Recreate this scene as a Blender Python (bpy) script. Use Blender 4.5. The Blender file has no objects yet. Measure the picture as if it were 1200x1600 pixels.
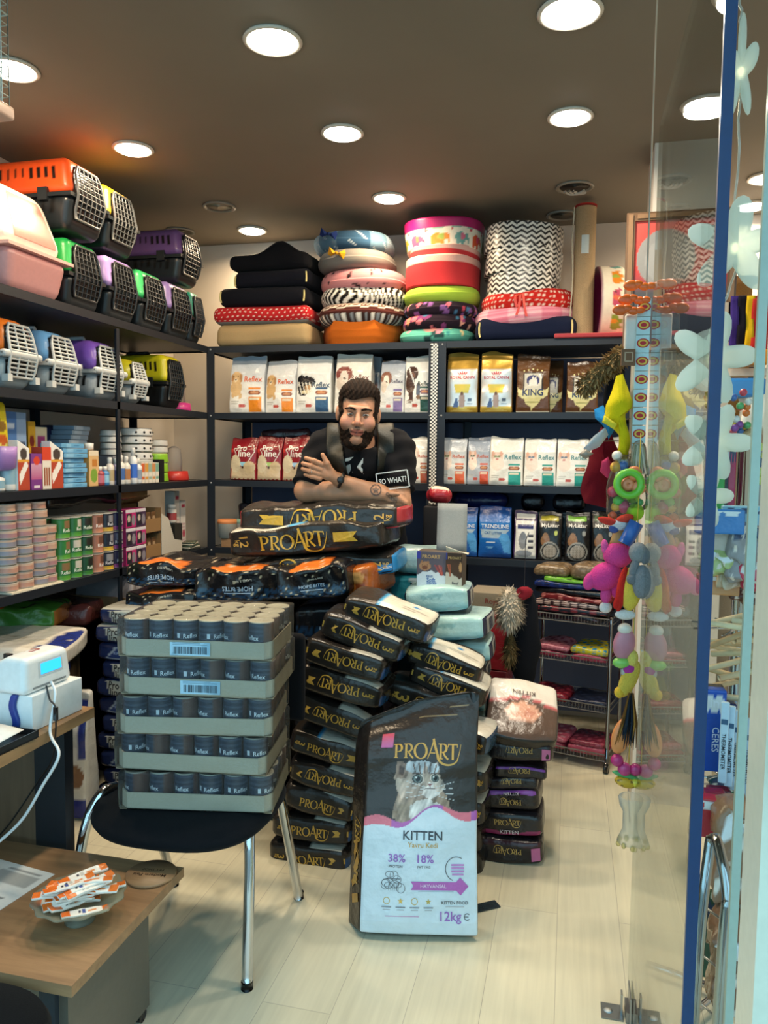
import bpy, math, random
import numpy as np
from mathutils import Vector, Matrix, Euler

random.seed(5)
RNG = np.random.default_rng(5)
scene = bpy.context.scene
COL = scene.collection
PI = math.pi
R_ = math.radians

# ------------------------------------------------------------------ camera (room axes: x right along the back wall, y into the shop, z up)
F_PX, YAW, PITCH, ROLL, EYE = 1200.0, R_(13.6), R_(4.2), R_(0.7), 1.5
_fh = np.array([-math.sin(YAW), math.cos(YAW), 0.0]); _r = np.array([math.cos(YAW), math.sin(YAW), 0.0]); _u = np.array([0, 0, 1.0])
_f = _fh*math.cos(PITCH) - _u*math.sin(PITCH); _uu = _u*math.cos(PITCH) + _fh*math.sin(PITCH)
_R = _r*math.cos(ROLL) + _uu*math.sin(ROLL); _U = _uu*math.cos(ROLL) - _r*math.sin(ROLL)
_C = np.array([0, 0, EYE])
cam_data = bpy.data.cameras.new('camera')
cam_data.sensor_fit = 'VERTICAL'; cam_data.sensor_height = 36.0; cam_data.lens = 36.0*F_PX/1600.0
cam_data.clip_start = 0.05
cam = bpy.data.objects.new('camera', cam_data); COL.objects.link(cam)
_m = Matrix.Identity(4)
for _i in range(3):
    _m[_i][0] = _R[_i]; _m[_i][1] = _U[_i]; _m[_i][2] = -_f[_i]; _m[_i][3] = _C[_i]
cam.matrix_world = _m
scene.camera = cam

# ------------------------------------------------------------------ exposure, sky light through the open shop front
scene.view_settings.view_transform = 'Standard'
scene.view_settings.look = 'None'
scene.view_settings.gamma = 1.0
scene.view_settings.use_curve_mapping = False
scene.view_settings.exposure = 0.0
scene.cycles.use_denoising = True
scene.cycles.max_bounces = 7
scene.cycles.diffuse_bounces = 4
scene.cycles.glossy_bounces = 4
scene.cycles.transparent_max_bounces = 12
scene.cycles.sample_clamp_indirect = 6.0
scene.cycles.caustics_reflective = False
scene.cycles.caustics_refractive = False
SKY = (0.46, 0.82, 1.0); SKY_STRENGTH = 2.1
LAMP = 12.0                                   # watts of each downlight
world = bpy.data.worlds.new('sky'); scene.world = world
world.use_nodes = True
_bg = world.node_tree.nodes['Background']
_bg.inputs[0].default_value = (*SKY, 1); _bg.inputs[1].default_value = SKY_STRENGTH

# ------------------------------------------------------------------ helpers
def ray(px, py): return _f + _R*(px-600)/F_PX - _U*(py-800)/F_PX
def W(px, py, x=None, y=None, z=None):          # where the sight line of a photo point meets a plane of the room
    v = ray(px, py)
    t = x/v[0] if x is not None else y/v[1] if y is not None else (z-EYE)/v[2]
    return _C + v*t
def lin(c):
    if isinstance(c, str):
        c = [int(c[i:i+2], 16)/255 for i in (0, 2, 4)]
        return np.array([x/12.92 if x <= .04045 else ((x+.055)/1.055)**2.4 for x in c])
    return np.asarray(c, float)
def rot2(V, a):
    c, s = math.cos(a), math.sin(a); V = np.asarray(V, float)
    return np.stack([V[:, 0]*c - V[:, 1]*s, V[:, 0]*s + V[:, 1]*c], 1)
def wav(P, amp, freq, seed=0):                  # smooth wrinkle offset per point
    r = np.random.default_rng(seed); o = np.zeros(len(P))
    for k in range(5):
        d = r.normal(size=3); d /= np.linalg.norm(d)
        o += np.sin(P @ d*freq*(1+.6*k) + r.uniform(0, 6.28))/(1+.5*k)
    return o*amp*.5

class MB:                                       # collects coloured geometry and links it as one mesh
    def __init__(s): s.V = []; s.F = []; s.C = []; s.M = []; s.S = []; s.n = 0
    def add(s, V, F, col='808080', mi=0, sm=True):
        V = np.asarray(V, float).reshape(-1, 3); n = len(V)
        c = lin(col)
        if c.ndim == 1: c = np.broadcast_to(c, (n, 3))
        s.V.append(V); s.C.append(c)
        b = s.n
        for f in F: s.F.append(tuple(int(i)+b for i in f))
        s.M += [mi]*len(F); s.S += [sm]*len(F); s.n += n
        return s
    def xf(s, M):                               # transform everything so far
        M = np.array(M)
        s.V = [v @ M[:3, :3].T + M[:3, 3] for v in s.V]; return s
    def join(s, o, M=None):
        M = np.array(M) if M is not None else np.eye(4)
        for v, c in zip(o.V, o.C): s.V.append(v @ M[:3, :3].T + M[:3, 3]); s.C.append(c)
        s.F += [tuple(i+s.n for i in f) for f in o.F]; s.M += o.M; s.S += o.S; s.n += o.n; return s
    def mesh(s, name, mats, merge=False):
        V = np.concatenate(s.V); C = np.concatenate(s.C); F = s.F; M, S = s.M, s.S
        lc = C[np.concatenate([np.array(f) for f in F])]
        if merge:
            _, idx, inv = np.unique(np.round(V*2e5).astype(np.int64), axis=0, return_index=True, return_inverse=True)
            inv = inv.reshape(-1); V = V[idx]
            F2 = []; lc2 = []; M2 = []; S2 = []; k = 0
            for f, mi, sm in zip(F, M, S):
                g = [int(inv[i]) for i in f]; keep = [j for j in range(len(g)) if g[j] not in g[:j]]
                if len(keep) > 2:
                    F2.append(tuple(g[j] for j in keep)); lc2.append(lc[[k+j for j in keep]]); M2.append(mi); S2.append(sm)
                k += len(f)
            F, M, S = F2, M2, S2; lc = np.concatenate(lc2)
        me = bpy.data.meshes.new(name)
        me.from_pydata(V.tolist(), [], F)
        me.polygons.foreach_set('use_smooth', np.array(S, bool)); me.polygons.foreach_set('material_index', np.array(M, np.int32))
        a = me.color_attributes.new('Col', 'FLOAT_COLOR', 'CORNER')
        a.data.foreach_set('color', np.concatenate([lc, np.ones((len(lc), 1))], 1).astype(np.float32).ravel())
        for m in (mats if isinstance(mats, (list, tuple)) else [mats]): me.materials.append(MAT(m) if isinstance(m, str) else m)
        me.update(); return me

def O(mb, name, mats, parent=None, merge=False, label=None):       # one mesh object
    o = bpy.data.objects.new(name, mb.mesh(name, mats, merge) if isinstance(mb, MB) else mb)
    COL.objects.link(o); o.parent = parent
    if label: o['label'] = label
    return o
def tag(o, label, cat, group=None, kind=None):
    o['label'] = label; o['category'] = cat
    if group: o['group'] = group
    if kind: o['kind'] = kind
    return o
def place(o, loc=(0, 0, 0), rz=0.0, tilt=(0, 0)):
    o.rotation_mode = 'XYZ'
    o.location = [float(x) for x in loc]; o.rotation_euler = (tilt[0], tilt[1], rz); return o
def T(name, label, cat, loc=(0, 0, 0), rz=0.0, group=None, tilt=(0, 0)):   # an Empty at the thing's base
    o = bpy.data.objects.new(name, None); o.empty_display_size = .05; COL.objects.link(o)
    tag(o, label, cat, group); return place(o, loc, rz, tilt)
def X(mb, name, mats, label, cat, loc=(0, 0, 0), rz=0.0, group=None, tilt=(0, 0), merge=False):   # a thing that is one mesh
    return place(tag(O(mb, name, mats, None, merge), label, cat, group), loc, rz, tilt)
def S(mb, name, mats, merge=False):
    o = O(mb, name, mats, None, merge); o['kind'] = 'structure'; return o
def dup(r, loc, rz=0.0, label=None, group=None, tilt=(0, 0)):
    def cp(o, par):
        c = o.copy(); COL.objects.link(c); c.parent = par
        for ch in [k for k in bpy.data.objects if k.parent == o]: cp(ch, c)
        return c
    n = r.copy(); COL.objects.link(n)
    for ch in list(r.children):
        c = ch.copy(); COL.objects.link(c); c.parent = n
        for g in list(ch.children):
            d = g.copy(); COL.objects.link(d); d.parent = c
    place(n, loc, rz, tilt)
    if label: n['label'] = label
    if group: n['group'] = group
    return n

# ---- shapes
BOXF = [(0, 3, 2, 1), (4, 5, 6, 7), (0, 1, 5, 4), (1, 2, 6, 5), (2, 3, 7, 6), (3, 0, 4, 7)]
def box(mb, c, s, col='808080', rz=0.0, mi=0, M=None):
    x, y, z = [k/2 for k in s]
    V = np.array([(-x, -y, -z), (x, -y, -z), (x, y, -z), (-x, y, -z), (-x, -y, z), (x, -y, z), (x, y, z), (-x, y, z)])
    if rz: V[:, :2] = rot2(V[:, :2], rz)
    if M is not None: V = V @ np.array(M.to_3x3()).T
    mb.add(V + np.array(c), BOXF, col, mi, False); return mb
def bb(mb, x0, x1, y0, y1, z0, z1, col='808080', mi=0): return box(mb, ((x0+x1)/2, (y0+y1)/2, (z0+z1)/2), (x1-x0, y1-y0, z1-z0), col, 0, mi)
def ringF(n, m, close=True, off=0):             # quads between m+1 rings of n
    return [(off+i*n+j, off+i*n+(j+1) % n, off+(i+1)*n+(j+1) % n, off+(i+1)*n+j) for i in range(m) for j in range(n if close else n-1)]
def tube(mb, pts, r, n=8, col='808080', mi=0, caps=True):
    P = np.array(pts, float); m = len(P); r = np.broadcast_to(np.array(r, float), (m,))
    t = np.gradient(P, axis=0); t /= np.linalg.norm(t, axis=1)[:, None]+1e-9
    a = np.array([0, 0, 1.0]) if abs(t[0][2]) < .9 else np.array([1.0, 0, 0])
    V = []
    for i in range(m):
        u = np.cross(t[i], a); u /= np.linalg.norm(u)+1e-9; w = np.cross(u, t[i]); a = w
        for j in range(n):
            th = 2*PI*j/n; V.append(P[i] + r[i]*(u*math.cos(th) + w*math.sin(th)))
    Fs = ringF(n, m-1)
    if caps: Fs += [tuple(range(n)), tuple(range((m-1)*n, m*n))[::-1]]
    mb.add(V, Fs, col, mi); return mb
def curve(pts, k=6):                            # Catmull-Rom through the points
    P = np.array(pts, float); P = np.concatenate([[2*P[0]-P[1]], P, [2*P[-1]-P[-2]]]); out = []
    for i in range(1, len(P)-2):
        for t in np.linspace(0, 1, k, endpoint=False):
            a, b, c, d = P[i-1:i+3]; out.append(.5*(2*b+(c-a)*t+(2*a-5*b+4*c-d)*t*t+(3*b-a-3*c+d)*t**3))
    out.append(P[-2]); return np.array(out)
def lathe(mb, prof, n=24, col='808080', c=(0, 0, 0), fn=None, mi=0, sq=1.0, sy=1.0, caps=True, sm=True):
    pr = np.array(prof, float); th = np.linspace(0, 2*PI, n, endpoint=False); m = len(pr)
    cx = np.sign(np.cos(th))*np.abs(np.cos(th))**sq; cy = np.sign(np.sin(th))*np.abs(np.sin(th))**sq*sy
    V = np.stack([pr[:, :1]*cx, pr[:, :1]*cy, np.repeat(pr[:, 1:2], n, 1)], 2).reshape(-1, 3)
    if callable(col): cc = col(np.tile(th, m), np.repeat(pr[:, 1], n), np.repeat(np.arange(m), n))
    elif isinstance(col, list): cc = np.repeat(np.array([lin(k) for k in col]), n, 0)
    else: cc = col
    if fn is not None: V = fn(V)
    Fs = ringF(n, m-1)
    if caps: Fs += [tuple(range(n))[::-1], tuple(range((m-1)*n, m*n))]
    mb.add(V+np.array(c), Fs, cc, mi, sm); return mb
def ell(mb, c, r, col='808080', nu=14, nv=9, mi=0, M=None, fn=None):
    ph = np.linspace(-PI/2, PI/2, nv); th = np.linspace(0, 2*PI, nu, endpoint=False)
    V = np.stack([np.cos(ph)[:, None]*np.cos(th), np.cos(ph)[:, None]*np.sin(th), np.repeat(np.sin(ph)[:, None], nu, 1)], 2).reshape(-1, 3)
    cc = col(V) if callable(col) else col
    V = V*np.array(r)
    if fn is not None: V = fn(V)
    if M is not None: V = V @ np.array(M.to_3x3()).T
    mb.add(V+np.array(c), ringF(nu, nv-1), cc, mi); return mb
def grid(mb, fn, nu, nv, col='808080', mi=0, sm=True):            # fn(U,V)->(N,3), U,V in 0..1
    u, v = np.meshgrid(np.linspace(0, 1, nu+1), np.linspace(0, 1, nv+1)); u = u.ravel(); v = v.ravel()
    cc = col(u, v) if callable(col) else col
    mb.add(fn(u, v), [(j*(nu+1)+i, j*(nu+1)+i+1, (j+1)*(nu+1)+i+1, (j+1)*(nu+1)+i) for j in range(nv) for i in range(nu)], cc, mi, sm); return mb
def slab(mb, fn, nu, nv, th, col='808080', mi=0):                 # a sheet with thickness along its normals
    u, v = np.meshgrid(np.linspace(0, 1, nu+1), np.linspace(0, 1, nv+1)); P = fn(u.ravel(), v.ravel()).reshape(nv+1, nu+1, 3)
    N = np.cross(np.gradient(P, axis=1), np.gradient(P, axis=0)); N /= np.linalg.norm(N, axis=2)[:, :, None]+1e-9
    cc = col(u.ravel(), v.ravel()) if callable(col) else np.broadcast_to(lin(col), ((nu+1)*(nv+1), 3))
    A = P.reshape(-1, 3); B = (P-N*th).reshape(-1, 3); k = len(A); w = nu+1
    Fs = [(j*w+i, j*w+i+1, (j+1)*w+i+1, (j+1)*w+i) for j in range(nv) for i in range(nu)]
    Fs += [tuple(k+q for q in f[::-1]) for f in Fs]
    rim = [i for i in range(nu)] + [j*w+nu for j in range(nv)] + [nv*w+nu-i for i in range(nu)] + [(nv-j)*w for j in range(nv)]
    Fs += [(rim[(i+1) % len(rim)], rim[i], k+rim[i], k+rim[(i+1) % len(rim)]) for i in range(len(rim))]
    mb.add(np.concatenate([A, B]), Fs, np.concatenate([cc, cc]), mi); return mb

def inpoly(U, V, pts):
    m = np.zeros(len(U), bool); n = len(pts)
    for i in range(n):
        x0, y0 = pts[i]; x1, y1 = pts[(i+1) % n]
        if y0 == y1: continue
        c = ((V < y0) != (V < y1)) & (U < (x1-x0)*(V-y0)/(y1-y0)+x0); m ^= c
    return m
def art(bg, *items):                            # printed artwork as a function of (u,v)
    def g(U, V):
        c = np.tile(lin(bg), (len(U), 1))
        for it in items:
            k = it[0]
            if k == 'r': m = (U >= it[1]) & (U <= it[3]) & (V >= it[2]) & (V <= it[4])
            elif k == 'e': m = ((U-it[1])/it[3])**2 + ((V-it[2])/it[4])**2 < 1
            elif k == 'p': m = inpoly(U, V, it[1])
            elif k == 'f': m = it[1](U, V)
            elif k == 'g':
                t = np.clip((V-it[1])/(it[2]-it[1]), 0, 1)[:, None]; m = (V >= it[1]) & (V <= it[2])
                c[m] = (lin(it[3])*(1-t)+lin(it[4])*t)[m]; continue
            c[m] = lin(it[-1])
        return c
    return g

class Bx:                                       # a soft box: flat faces -> rounded -> deformed, with print that follows the faces
    def __init__(s, mb, w, d, h, r=.01, fn=None): s.mb, s.w, s.d, s.h, s.r, s.fn = mb, w, d, h, min(r, .49*min(w, d, h)), fn
    def pts(s, face, a, b, eps=0.0):
        w, d, h = s.w/2, s.d/2, s.h; o = np.ones_like(a)
        P = {'-y': (a, -(d+eps)*o, b), '+y': (-a, (d+eps)*o, b), '+x': ((w+eps)*o, a, b), '-x': (-(w+eps)*o, -a, b), '+z': (a, b, (h+eps)*o), '-z': (a, -b, -eps*o)}[face]
        P = np.stack(P, 1); c = np.array([0, 0, h/2]); q = P-c
        lim = np.array([w, d, h/2])-s.r; k = np.clip(q, -lim, lim); e = q-k
        m = np.abs(e).max(1); L = np.linalg.norm(e, axis=1)+1e-12
        P = c+k+e*(m/L)[:, None]
        return s.fn(P) if s.fn is not None else P
    def size(s, face): return {'y': (s.w, s.h), 'x': (s.d, s.h), 'z': (s.w, s.d)}[face[1]]
    def face(s, face, nu, nv, col, mi=0):
        sw, sh = s.size(face); r = s.r
        def samp(n, L):
            t = np.linspace(0, 1, n+1)
            if r > .002: t = np.unique(np.round(np.concatenate([t, [r/L*.3, r/L*.65, r/L, 1-r/L, 1-r/L*.65, 1-r/L*.3]]), 6))
            return t
        tu, tv = samp(nu, sw), samp(nv, sh); u, v = np.meshgrid(tu, tv); u = u.ravel(); v = v.ravel(); n = len(tu); m = len(tv)
        a = (u-.5)*sw; b = (v-.5)*sh if face[1] == 'z' else v*sh
        Fs = [(j*n+i, j*n+i+1, (j+1)*n+i+1, (j+1)*n+i) for j in range(m-1) for i in range(n-1)]
        s.mb.add(s.pts(face, a, b), Fs, col(u, v) if callable(col) else col, mi, True); return s
    def all(s, col, n=(6, 4, 6), mi=0, **fc):
        nx, ny, nz = n
        for f, k in (('-y', 'F'), ('+y', 'B'), ('-x', 'L'), ('+x', 'R'), ('-z', 'D'), ('+z', 'U')):
            a, b = {'y': (nx, nz), 'x': (ny, nz), 'z': (nx, ny)}[f[1]]
            cc = fc.get(k, col); dn = fc.get(k+'n')
            if dn: a, b = dn
            s.face(f, a, b, cc, mi)
        return s
    def decal(s, shape, face, at, size, col, rot=0.0, eps=.0012, mi=0):   # shape=(V2,F), at in metres from the face centre
        V, Fs = shape; V = np.asarray(V)*size
        if rot: V = rot2(V, rot)
        sw, sh = s.size(face); a = V[:, 0]+at[0]; b = V[:, 1]+at[1]+(0 if face[1] == 'z' else sh/2)
        s.mb.add(s.pts(face, a, b, eps), Fs, col, mi, False); return s

# ---- lettering
_TX = {}
def text(t, align='C'):                         # unit cap height, centred
    if t in _TX: return _TX[t]
    cu = bpy.data.curves.new('lettering', 'FONT'); cu.body = t; cu.size = 1.0; cu.resolution_u = 2; cu.offset = .012
    ob = bpy.data.objects.new('lettering', cu); me = ob.to_mesh()
    V = np.array([v.co[:2] for v in me.vertices]); Fs = [tuple(p.vertices) for p in me.polygons]
    ob.to_mesh_clear(); bpy.data.objects.remove(ob); bpy.data.curves.remove(cu)
    V = V-np.array([(V[:, 0].min()+V[:, 0].max())/2, .35]); V /= .7
    _TX[t] = (V, Fs); return _TX[t]
def fit(t, w):                                  # text scaled to a width
    V, Fs = text(t); return (V*(w/(V[:, 0].max()-V[:, 0].min())), Fs)
def ribbon(pts, wd, close=False):               # flat stroke with a width at each point
    P = np.array(pts, float); wd = np.broadcast_to(np.array(wd, float), (len(P),))
    t = np.gradient(P, axis=0); t /= np.linalg.norm(t, axis=1)[:, None]+1e-9; n = np.stack([-t[:, 1], t[:, 0]], 1)
    V = np.concatenate([P+n*wd[:, None]/2, P-n*wd[:, None]/2]); k = len(P)
    return V, [(i, k+i, k+i+1, i+1) for i in range(k-1)]
def merge2(*sh):
    V = []; Fs = []; n = 0
    for v, f in sh: V.append(np.asarray(v, float)); Fs += [tuple(i+n for i in q) for q in f]; n += len(v)
    return np.concatenate(V), Fs
def poly2(pts): return np.array(pts, float), [tuple(range(len(pts)))]
def arc(cx, cy, rx, ry, a0, a1, n=14):
    a = np.radians(np.linspace(a0, a1, n)); return np.stack([cx+rx*np.cos(a), cy+ry*np.sin(a)], 1)
def _logo():                                    # the serif word on the black bags, with its swash under the last letters
    L = []
    def P_(x): L.extend([ribbon([(x+.13, 0), (x+.13, 1)], .15), ribbon([(x-.02, .03), (x+.28, .03)], .06), ribbon([(x-.04, .97), (x+.2, .97)], .06),
        ribbon(np.concatenate([[(x+.16, .97)], arc(x+.3, .71, .25, .26, 90, -90), [(x+.16, .45)]]), [.06]+[.06+.1*math.sin(PI*i/13) for i in range(14)]+[.06])])
    def R__(x): P_(x); L.append(ribbon([(x+.3, .46), (x+.45, .2), (x+.66, 0)], [.1, .13, .12]))
    P_(0); R__(.72)
    a = arc(1.92, .5, .43, .5, 0, 360, 28); L.append(ribbon(a, [.05+.12*abs(math.cos(math.radians(k))) for k in np.linspace(0, 360, 28)]))
    L.append(ribbon([(2.42, 0), (2.62, .45), (2.86, 1.27)], [.06, .07, .12])); L.append(ribbon([(2.56, .38), (2.98, .38)], .07))
    sw = np.concatenate([[(2.8, 1.3), (2.98, .75), (3.14, .25)], arc(3.86, .16, .7, .52, 190, 350, 16), [(4.64, .35), (4.72, .62), (4.76, .98)]])
    L.append(ribbon(sw, list(np.linspace(.16, .18, 4))+list(np.linspace(.17, .1, 12))+list(np.linspace(.1, .03, 6))))
    R__(3.22)
    L.extend([ribbon([(4.2, 0), (4.2, 1)], .15), ribbon([(3.86, .96), (4.54, .96)], .08), ribbon([(3.89, .98), (3.87, .78)], .06), ribbon([(4.51, .98), (4.53, .78)], .06)])
    V, Fs = merge2(*L); V = V-np.array([2.36, .5]); return V/4.8, Fs
PROART = _logo()                                # unit width
FLAG = poly2([(-.5, -.2), (.5, -.2), (.5, .2), (-.5, .2), (-.33, 0)])
FLAG = (FLAG[0], [(0, 1, 2, 4), (2, 3, 4)])
DISC = (np.concatenate([[(0, 0)], arc(0, 0, .5, .5, 0, 345, 24)]), [(0, i+1, (i+1) % 24+1) for i in range(24)])
def ringsh(t=.1, n=28, rx=.5, ry=.5, a0=0, a1=360): return ribbon(arc(0, 0, rx, ry, a0, a1, n), t)
def star(k=5, r=.42):
    pts = [(.5*(1 if i % 2 == 0 else r)*math.sin(PI*i/k), .5*(1 if i % 2 == 0 else r)*math.cos(PI*i/k)) for i in range(2*k)]
    return np.array([(0, 0)]+pts), [(0, i+1, (i+1) % (2*k)+1) for i in range(2*k)]
STAR = star()
def rect2(w, h): return np.array([(-w/2, -h/2), (w/2, -h/2), (w/2, h/2), (-w/2, h/2)]), [(0, 1, 2, 3)]

# ---- materials: every surface takes its printed or dyed colour from the mesh and its finish from here
_MATS = {}
FIN = {  # rough, metallic, coat, bump scale, bump strength, specular, colour variation
    'plastic': (.38, 0, .15, 60, .03, .5, .04), 'gloss': (.27, 0, .12, 24, .55, .4, .05), 'matte': (.7, 0, 0, 80, .08, .3, .06), 'paper': (.6, 0, 0, 120, .04, .35, .03),
    'card': (.75, 0, 0, 200, .1, .25, .08), 'fabric': (.95, 0, 0, 420, .35, .1, .1), 'plush': (.95, 0, 0, 260, .7, .15, .12), 'metal': (.35, 1, 0, 90, .02, .5, .03),
    'chrome': (.08, 1, 0, 10, .005, .5, .0), 'steel': (.45, .3, 0, 90, .05, .5, .06), 'skin': (.5, 0, 0, 300, .06, .4, .06), 'foil': (.3, .55, .2, 35, .25, .5, .05),
    'leather': (.5, 0, 0, 150, .25, .35, .1), 'satin': (.35, 0, .1, 60, .08, .5, .05), 'hair': (.75, 0, 0, 500, .6, .12, .2), 'rope': (.9, 0, 0, 300, .8, .2, .15), 'bulb': (.3, 0, .3, 20, .01, .5, 0)}
def MAT(k):
    if k in _MATS: return _MATS[k]
    m = bpy.data.materials.new(k); m.use_nodes = True; nt = m.node_tree; N = nt.nodes; L = nt.links
    b = N['Principled BSDF']; _MATS[k] = m
    at = N.new('ShaderNodeAttribute'); at.attribute_name = 'Col'
    if k in FIN:
        ro, me, co, bs, bst, sp, va = FIN[k]
        tc = N.new('ShaderNodeTexCoord')
        nz = N.new('ShaderNodeTexNoise'); nz.inputs['Scale'].default_value = bs; nz.inputs['Detail'].default_value = 3; L.new(tc.outputs['Object'], nz.inputs['Vector'])
        mr = N.new('ShaderNodeMapRange'); mr.inputs['To Min'].default_value = 1-va*2; mr.inputs['To Max'].default_value = 1+va*2; L.new(nz.outputs['Fac'], mr.inputs['Value'])
        mx = N.new('ShaderNodeVectorMath'); mx.operation = 'SCALE'; L.new(at.outputs['Color'], mx.inputs[0]); L.new(mr.outputs['Result'], mx.inputs['Scale'])
        L.new(mx.outputs['Vector'], b.inputs['Base Color'])
        bp = N.new('ShaderNodeBump'); bp.inputs['Strength'].default_value = bst; bp.inputs['Distance'].default_value = .004 if k != 'gloss' else .011; L.new(nz.outputs['Fac'], bp.inputs['Height']); L.new(bp.outputs['Normal'], b.inputs['Normal'])
        b.inputs['Roughness'].default_value = ro; b.inputs['Metallic'].default_value = me; b.inputs['Coat Weight'].default_value = co; b.inputs['Coat Roughness'].default_value = .15
        b.inputs['Specular IOR Level'].default_value = sp
        if k in ('plush', 'fabric'): b.inputs['Sheen Weight'].default_value = .03
        if k == 'skin':
            b.inputs['Subsurface Weight'].default_value = .1; b.inputs['Subsurface Radius'].default_value = (.01, .004, .002)
    elif k in ('film', 'clear', 'pane', 'silicone'):    # clear packing film / clear plastic / door glass / frosted silicone
        tr, ro = {'film': (.965, .10), 'clear': (.72, .15), 'pane': (.93, .01), 'silicone': (.30, .45)}[k]
        gl = N.new('ShaderNodeBsdfTransparent'); gs = N.new('ShaderNodeBsdfGlossy'); mx = N.new('ShaderNodeMixShader')
        L.new(at.outputs['Color'], gl.inputs['Color']); gs.inputs['Roughness'].default_value = ro
        fr = N.new('ShaderNodeFresnel'); fr.inputs['IOR'].default_value = 1.5 if k == 'pane' else 1.28
        L.new(fr.outputs['Fac'], mx.inputs['Fac']); L.new(gl.outputs[0], mx.inputs[1]); L.new(gs.outputs[0], mx.inputs[2])
        last = mx
        if k != 'pane':
            df = N.new('ShaderNodeBsdfDiffuse'); L.new(at.outputs['Color'], df.inputs['Color'])
            tl = N.new('ShaderNodeBsdfTranslucent'); L.new(at.outputs['Color'], tl.inputs['Color'])
            ad = N.new('ShaderNodeMixShader'); ad.inputs['Fac'].default_value = .5; L.new(df.outputs[0], ad.inputs[1]); L.new(tl.outputs[0], ad.inputs[2])
            m2 = N.new('ShaderNodeMixShader'); m2.inputs['Fac'].default_value = tr; L.new(ad.outputs[0], m2.inputs[1]); L.new(mx.outputs[0], m2.inputs[2]); last = m2
            nz = N.new('ShaderNodeTexNoise'); nz.inputs['Scale'].default_value = 40; bp = N.new('ShaderNodeBump'); bp.inputs['Strength'].default_value = .4; bp.inputs['Distance'].default_value = .005
            L.new(nz.outputs['Fac'], bp.inputs['Height']); L.new(bp.outputs['Normal'], gs.inputs['Normal'])
        L.new(last.outputs[0], N['Material Output'].inputs['Surface'])
    elif k.startswith('glow'):
        b.inputs['Base Color'].default_value = (.02, .02, .02, 1); L.new(at.outputs['Color'], b.inputs['Emission Color']); b.inputs['Emission Strength'].default_value = float(k[4:])
    return m
# ------------------------------------------------------------------ the room
SH = [0.972, 1.352, 1.727, 2.092]               # shelf tops, both units
XL, YB = -1.982, 3.974                          # front lines of the left and the back shelving
CEIL = 2.80
def node_mat(name, build):
    m = bpy.data.materials.new(name); m.use_nodes = True; build(m.node_tree, m.node_tree.nodes, m.node_tree.links, m.node_tree.nodes['Principled BSDF']); return m
def _floor(nt, N, L, b):
    tc = N.new('ShaderNodeTexCoord'); mp = N.new('ShaderNodeMapping'); mp.inputs['Rotation'].default_value = (0, 0, PI/2)
    L.new(tc.outputs['Object'], mp.inputs['Vector'])
    br = N.new('ShaderNodeTexBrick'); br.inputs['Scale'].default_value = 1.0; br.inputs['Brick Width'].default_value = 1.25; br.inputs['Row Height'].default_value = .195
    br.inputs['Mortar Size'].default_value = .0009; br.inputs['Mortar Smooth'].default_value = .2; br.inputs['Bias'].default_value = -.2
    br.inputs['Color1'].default_value = (.72, .68, .51, 1); br.inputs['Color2'].default_value = (.69, .65, .48, 1); br.inputs['Mortar'].default_value = (.42, .38, .30, 1)
    L.new(mp.outputs['Vector'], br.inputs['Vector'])
    m2 = N.new('ShaderNodeMapping'); m2.inputs['Scale'].default_value = (60, 3, 1); L.new(tc.outputs['Object'], m2.inputs['Vector'])
    nz = N.new('ShaderNodeTexNoise'); nz.inputs['Scale'].default_value = 1; nz.inputs['Detail'].default_value = 5; L.new(m2.outputs['Vector'], nz.inputs['Vector'])
    n2 = N.new('ShaderNodeTexNoise'); n2.inputs['Scale'].default_value = 2.2; n2.inputs['Detail'].default_value = 4; L.new(tc.outputs['Object'], n2.inputs['Vector'])
    ad = N.new('ShaderNodeMath'); ad.operation = 'ADD'; L.new(nz.outputs['Fac'], ad.inputs[0]); L.new(n2.outputs['Fac'], ad.inputs[1])
    mr = N.new('ShaderNodeMapRange'); mr.inputs['From Min'].default_value = .6; mr.inputs['From Max'].default_value = 1.4; mr.inputs['To Min'].default_value = .86; mr.inputs['To Max'].default_value = 1.1; L.new(ad.outputs[0], mr.inputs['Value'])
    sc = N.new('ShaderNodeVectorMath'); sc.operation = 'SCALE'; L.new(br.outputs['Color'], sc.inputs[0]); L.new(mr.outputs['Result'], sc.inputs['Scale']); L.new(sc.outputs['Vector'], b.inputs['Base Color'])
    b.inputs['Roughness'].default_value = .34; b.inputs['Specular IOR Level'].default_value = .45
def _plain(c, ro, sc, va):
    def f(nt, N, L, b):
        tc = N.new('ShaderNodeTexCoord'); nz = N.new('ShaderNodeTexNoise'); nz.inputs['Scale'].default_value = sc; nz.inputs['Detail'].default_value = 6; L.new(tc.outputs['Object'], nz.inputs['Vector'])
        cr = N.new('ShaderNodeMix'); cr.data_type = 'RGBA'; c0 = lin(c); cr.inputs[6].default_value = (*(c0*(1-va)), 1); cr.inputs[7].default_value = (*(c0*(1+va)), 1)
        L.new(nz.outputs['Fac'], cr.inputs[0]); L.new(cr.outputs[2], b.inputs['Base Color']); b.inputs['Roughness'].default_value = ro
        bp = N.new('ShaderNodeBump'); bp.inputs['Strength'].default_value = .08; bp.inputs['Distance'].default_value = .003; n2 = N.new('ShaderNodeTexNoise'); n2.inputs['Scale'].default_value = 160; L.new(tc.outputs['Object'], n2.inputs['Vector'])
        L.new(n2.outputs['Fac'], bp.inputs['Height']); L.new(bp.outputs['Normal'], b.inputs['Normal'])
    return f
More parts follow.
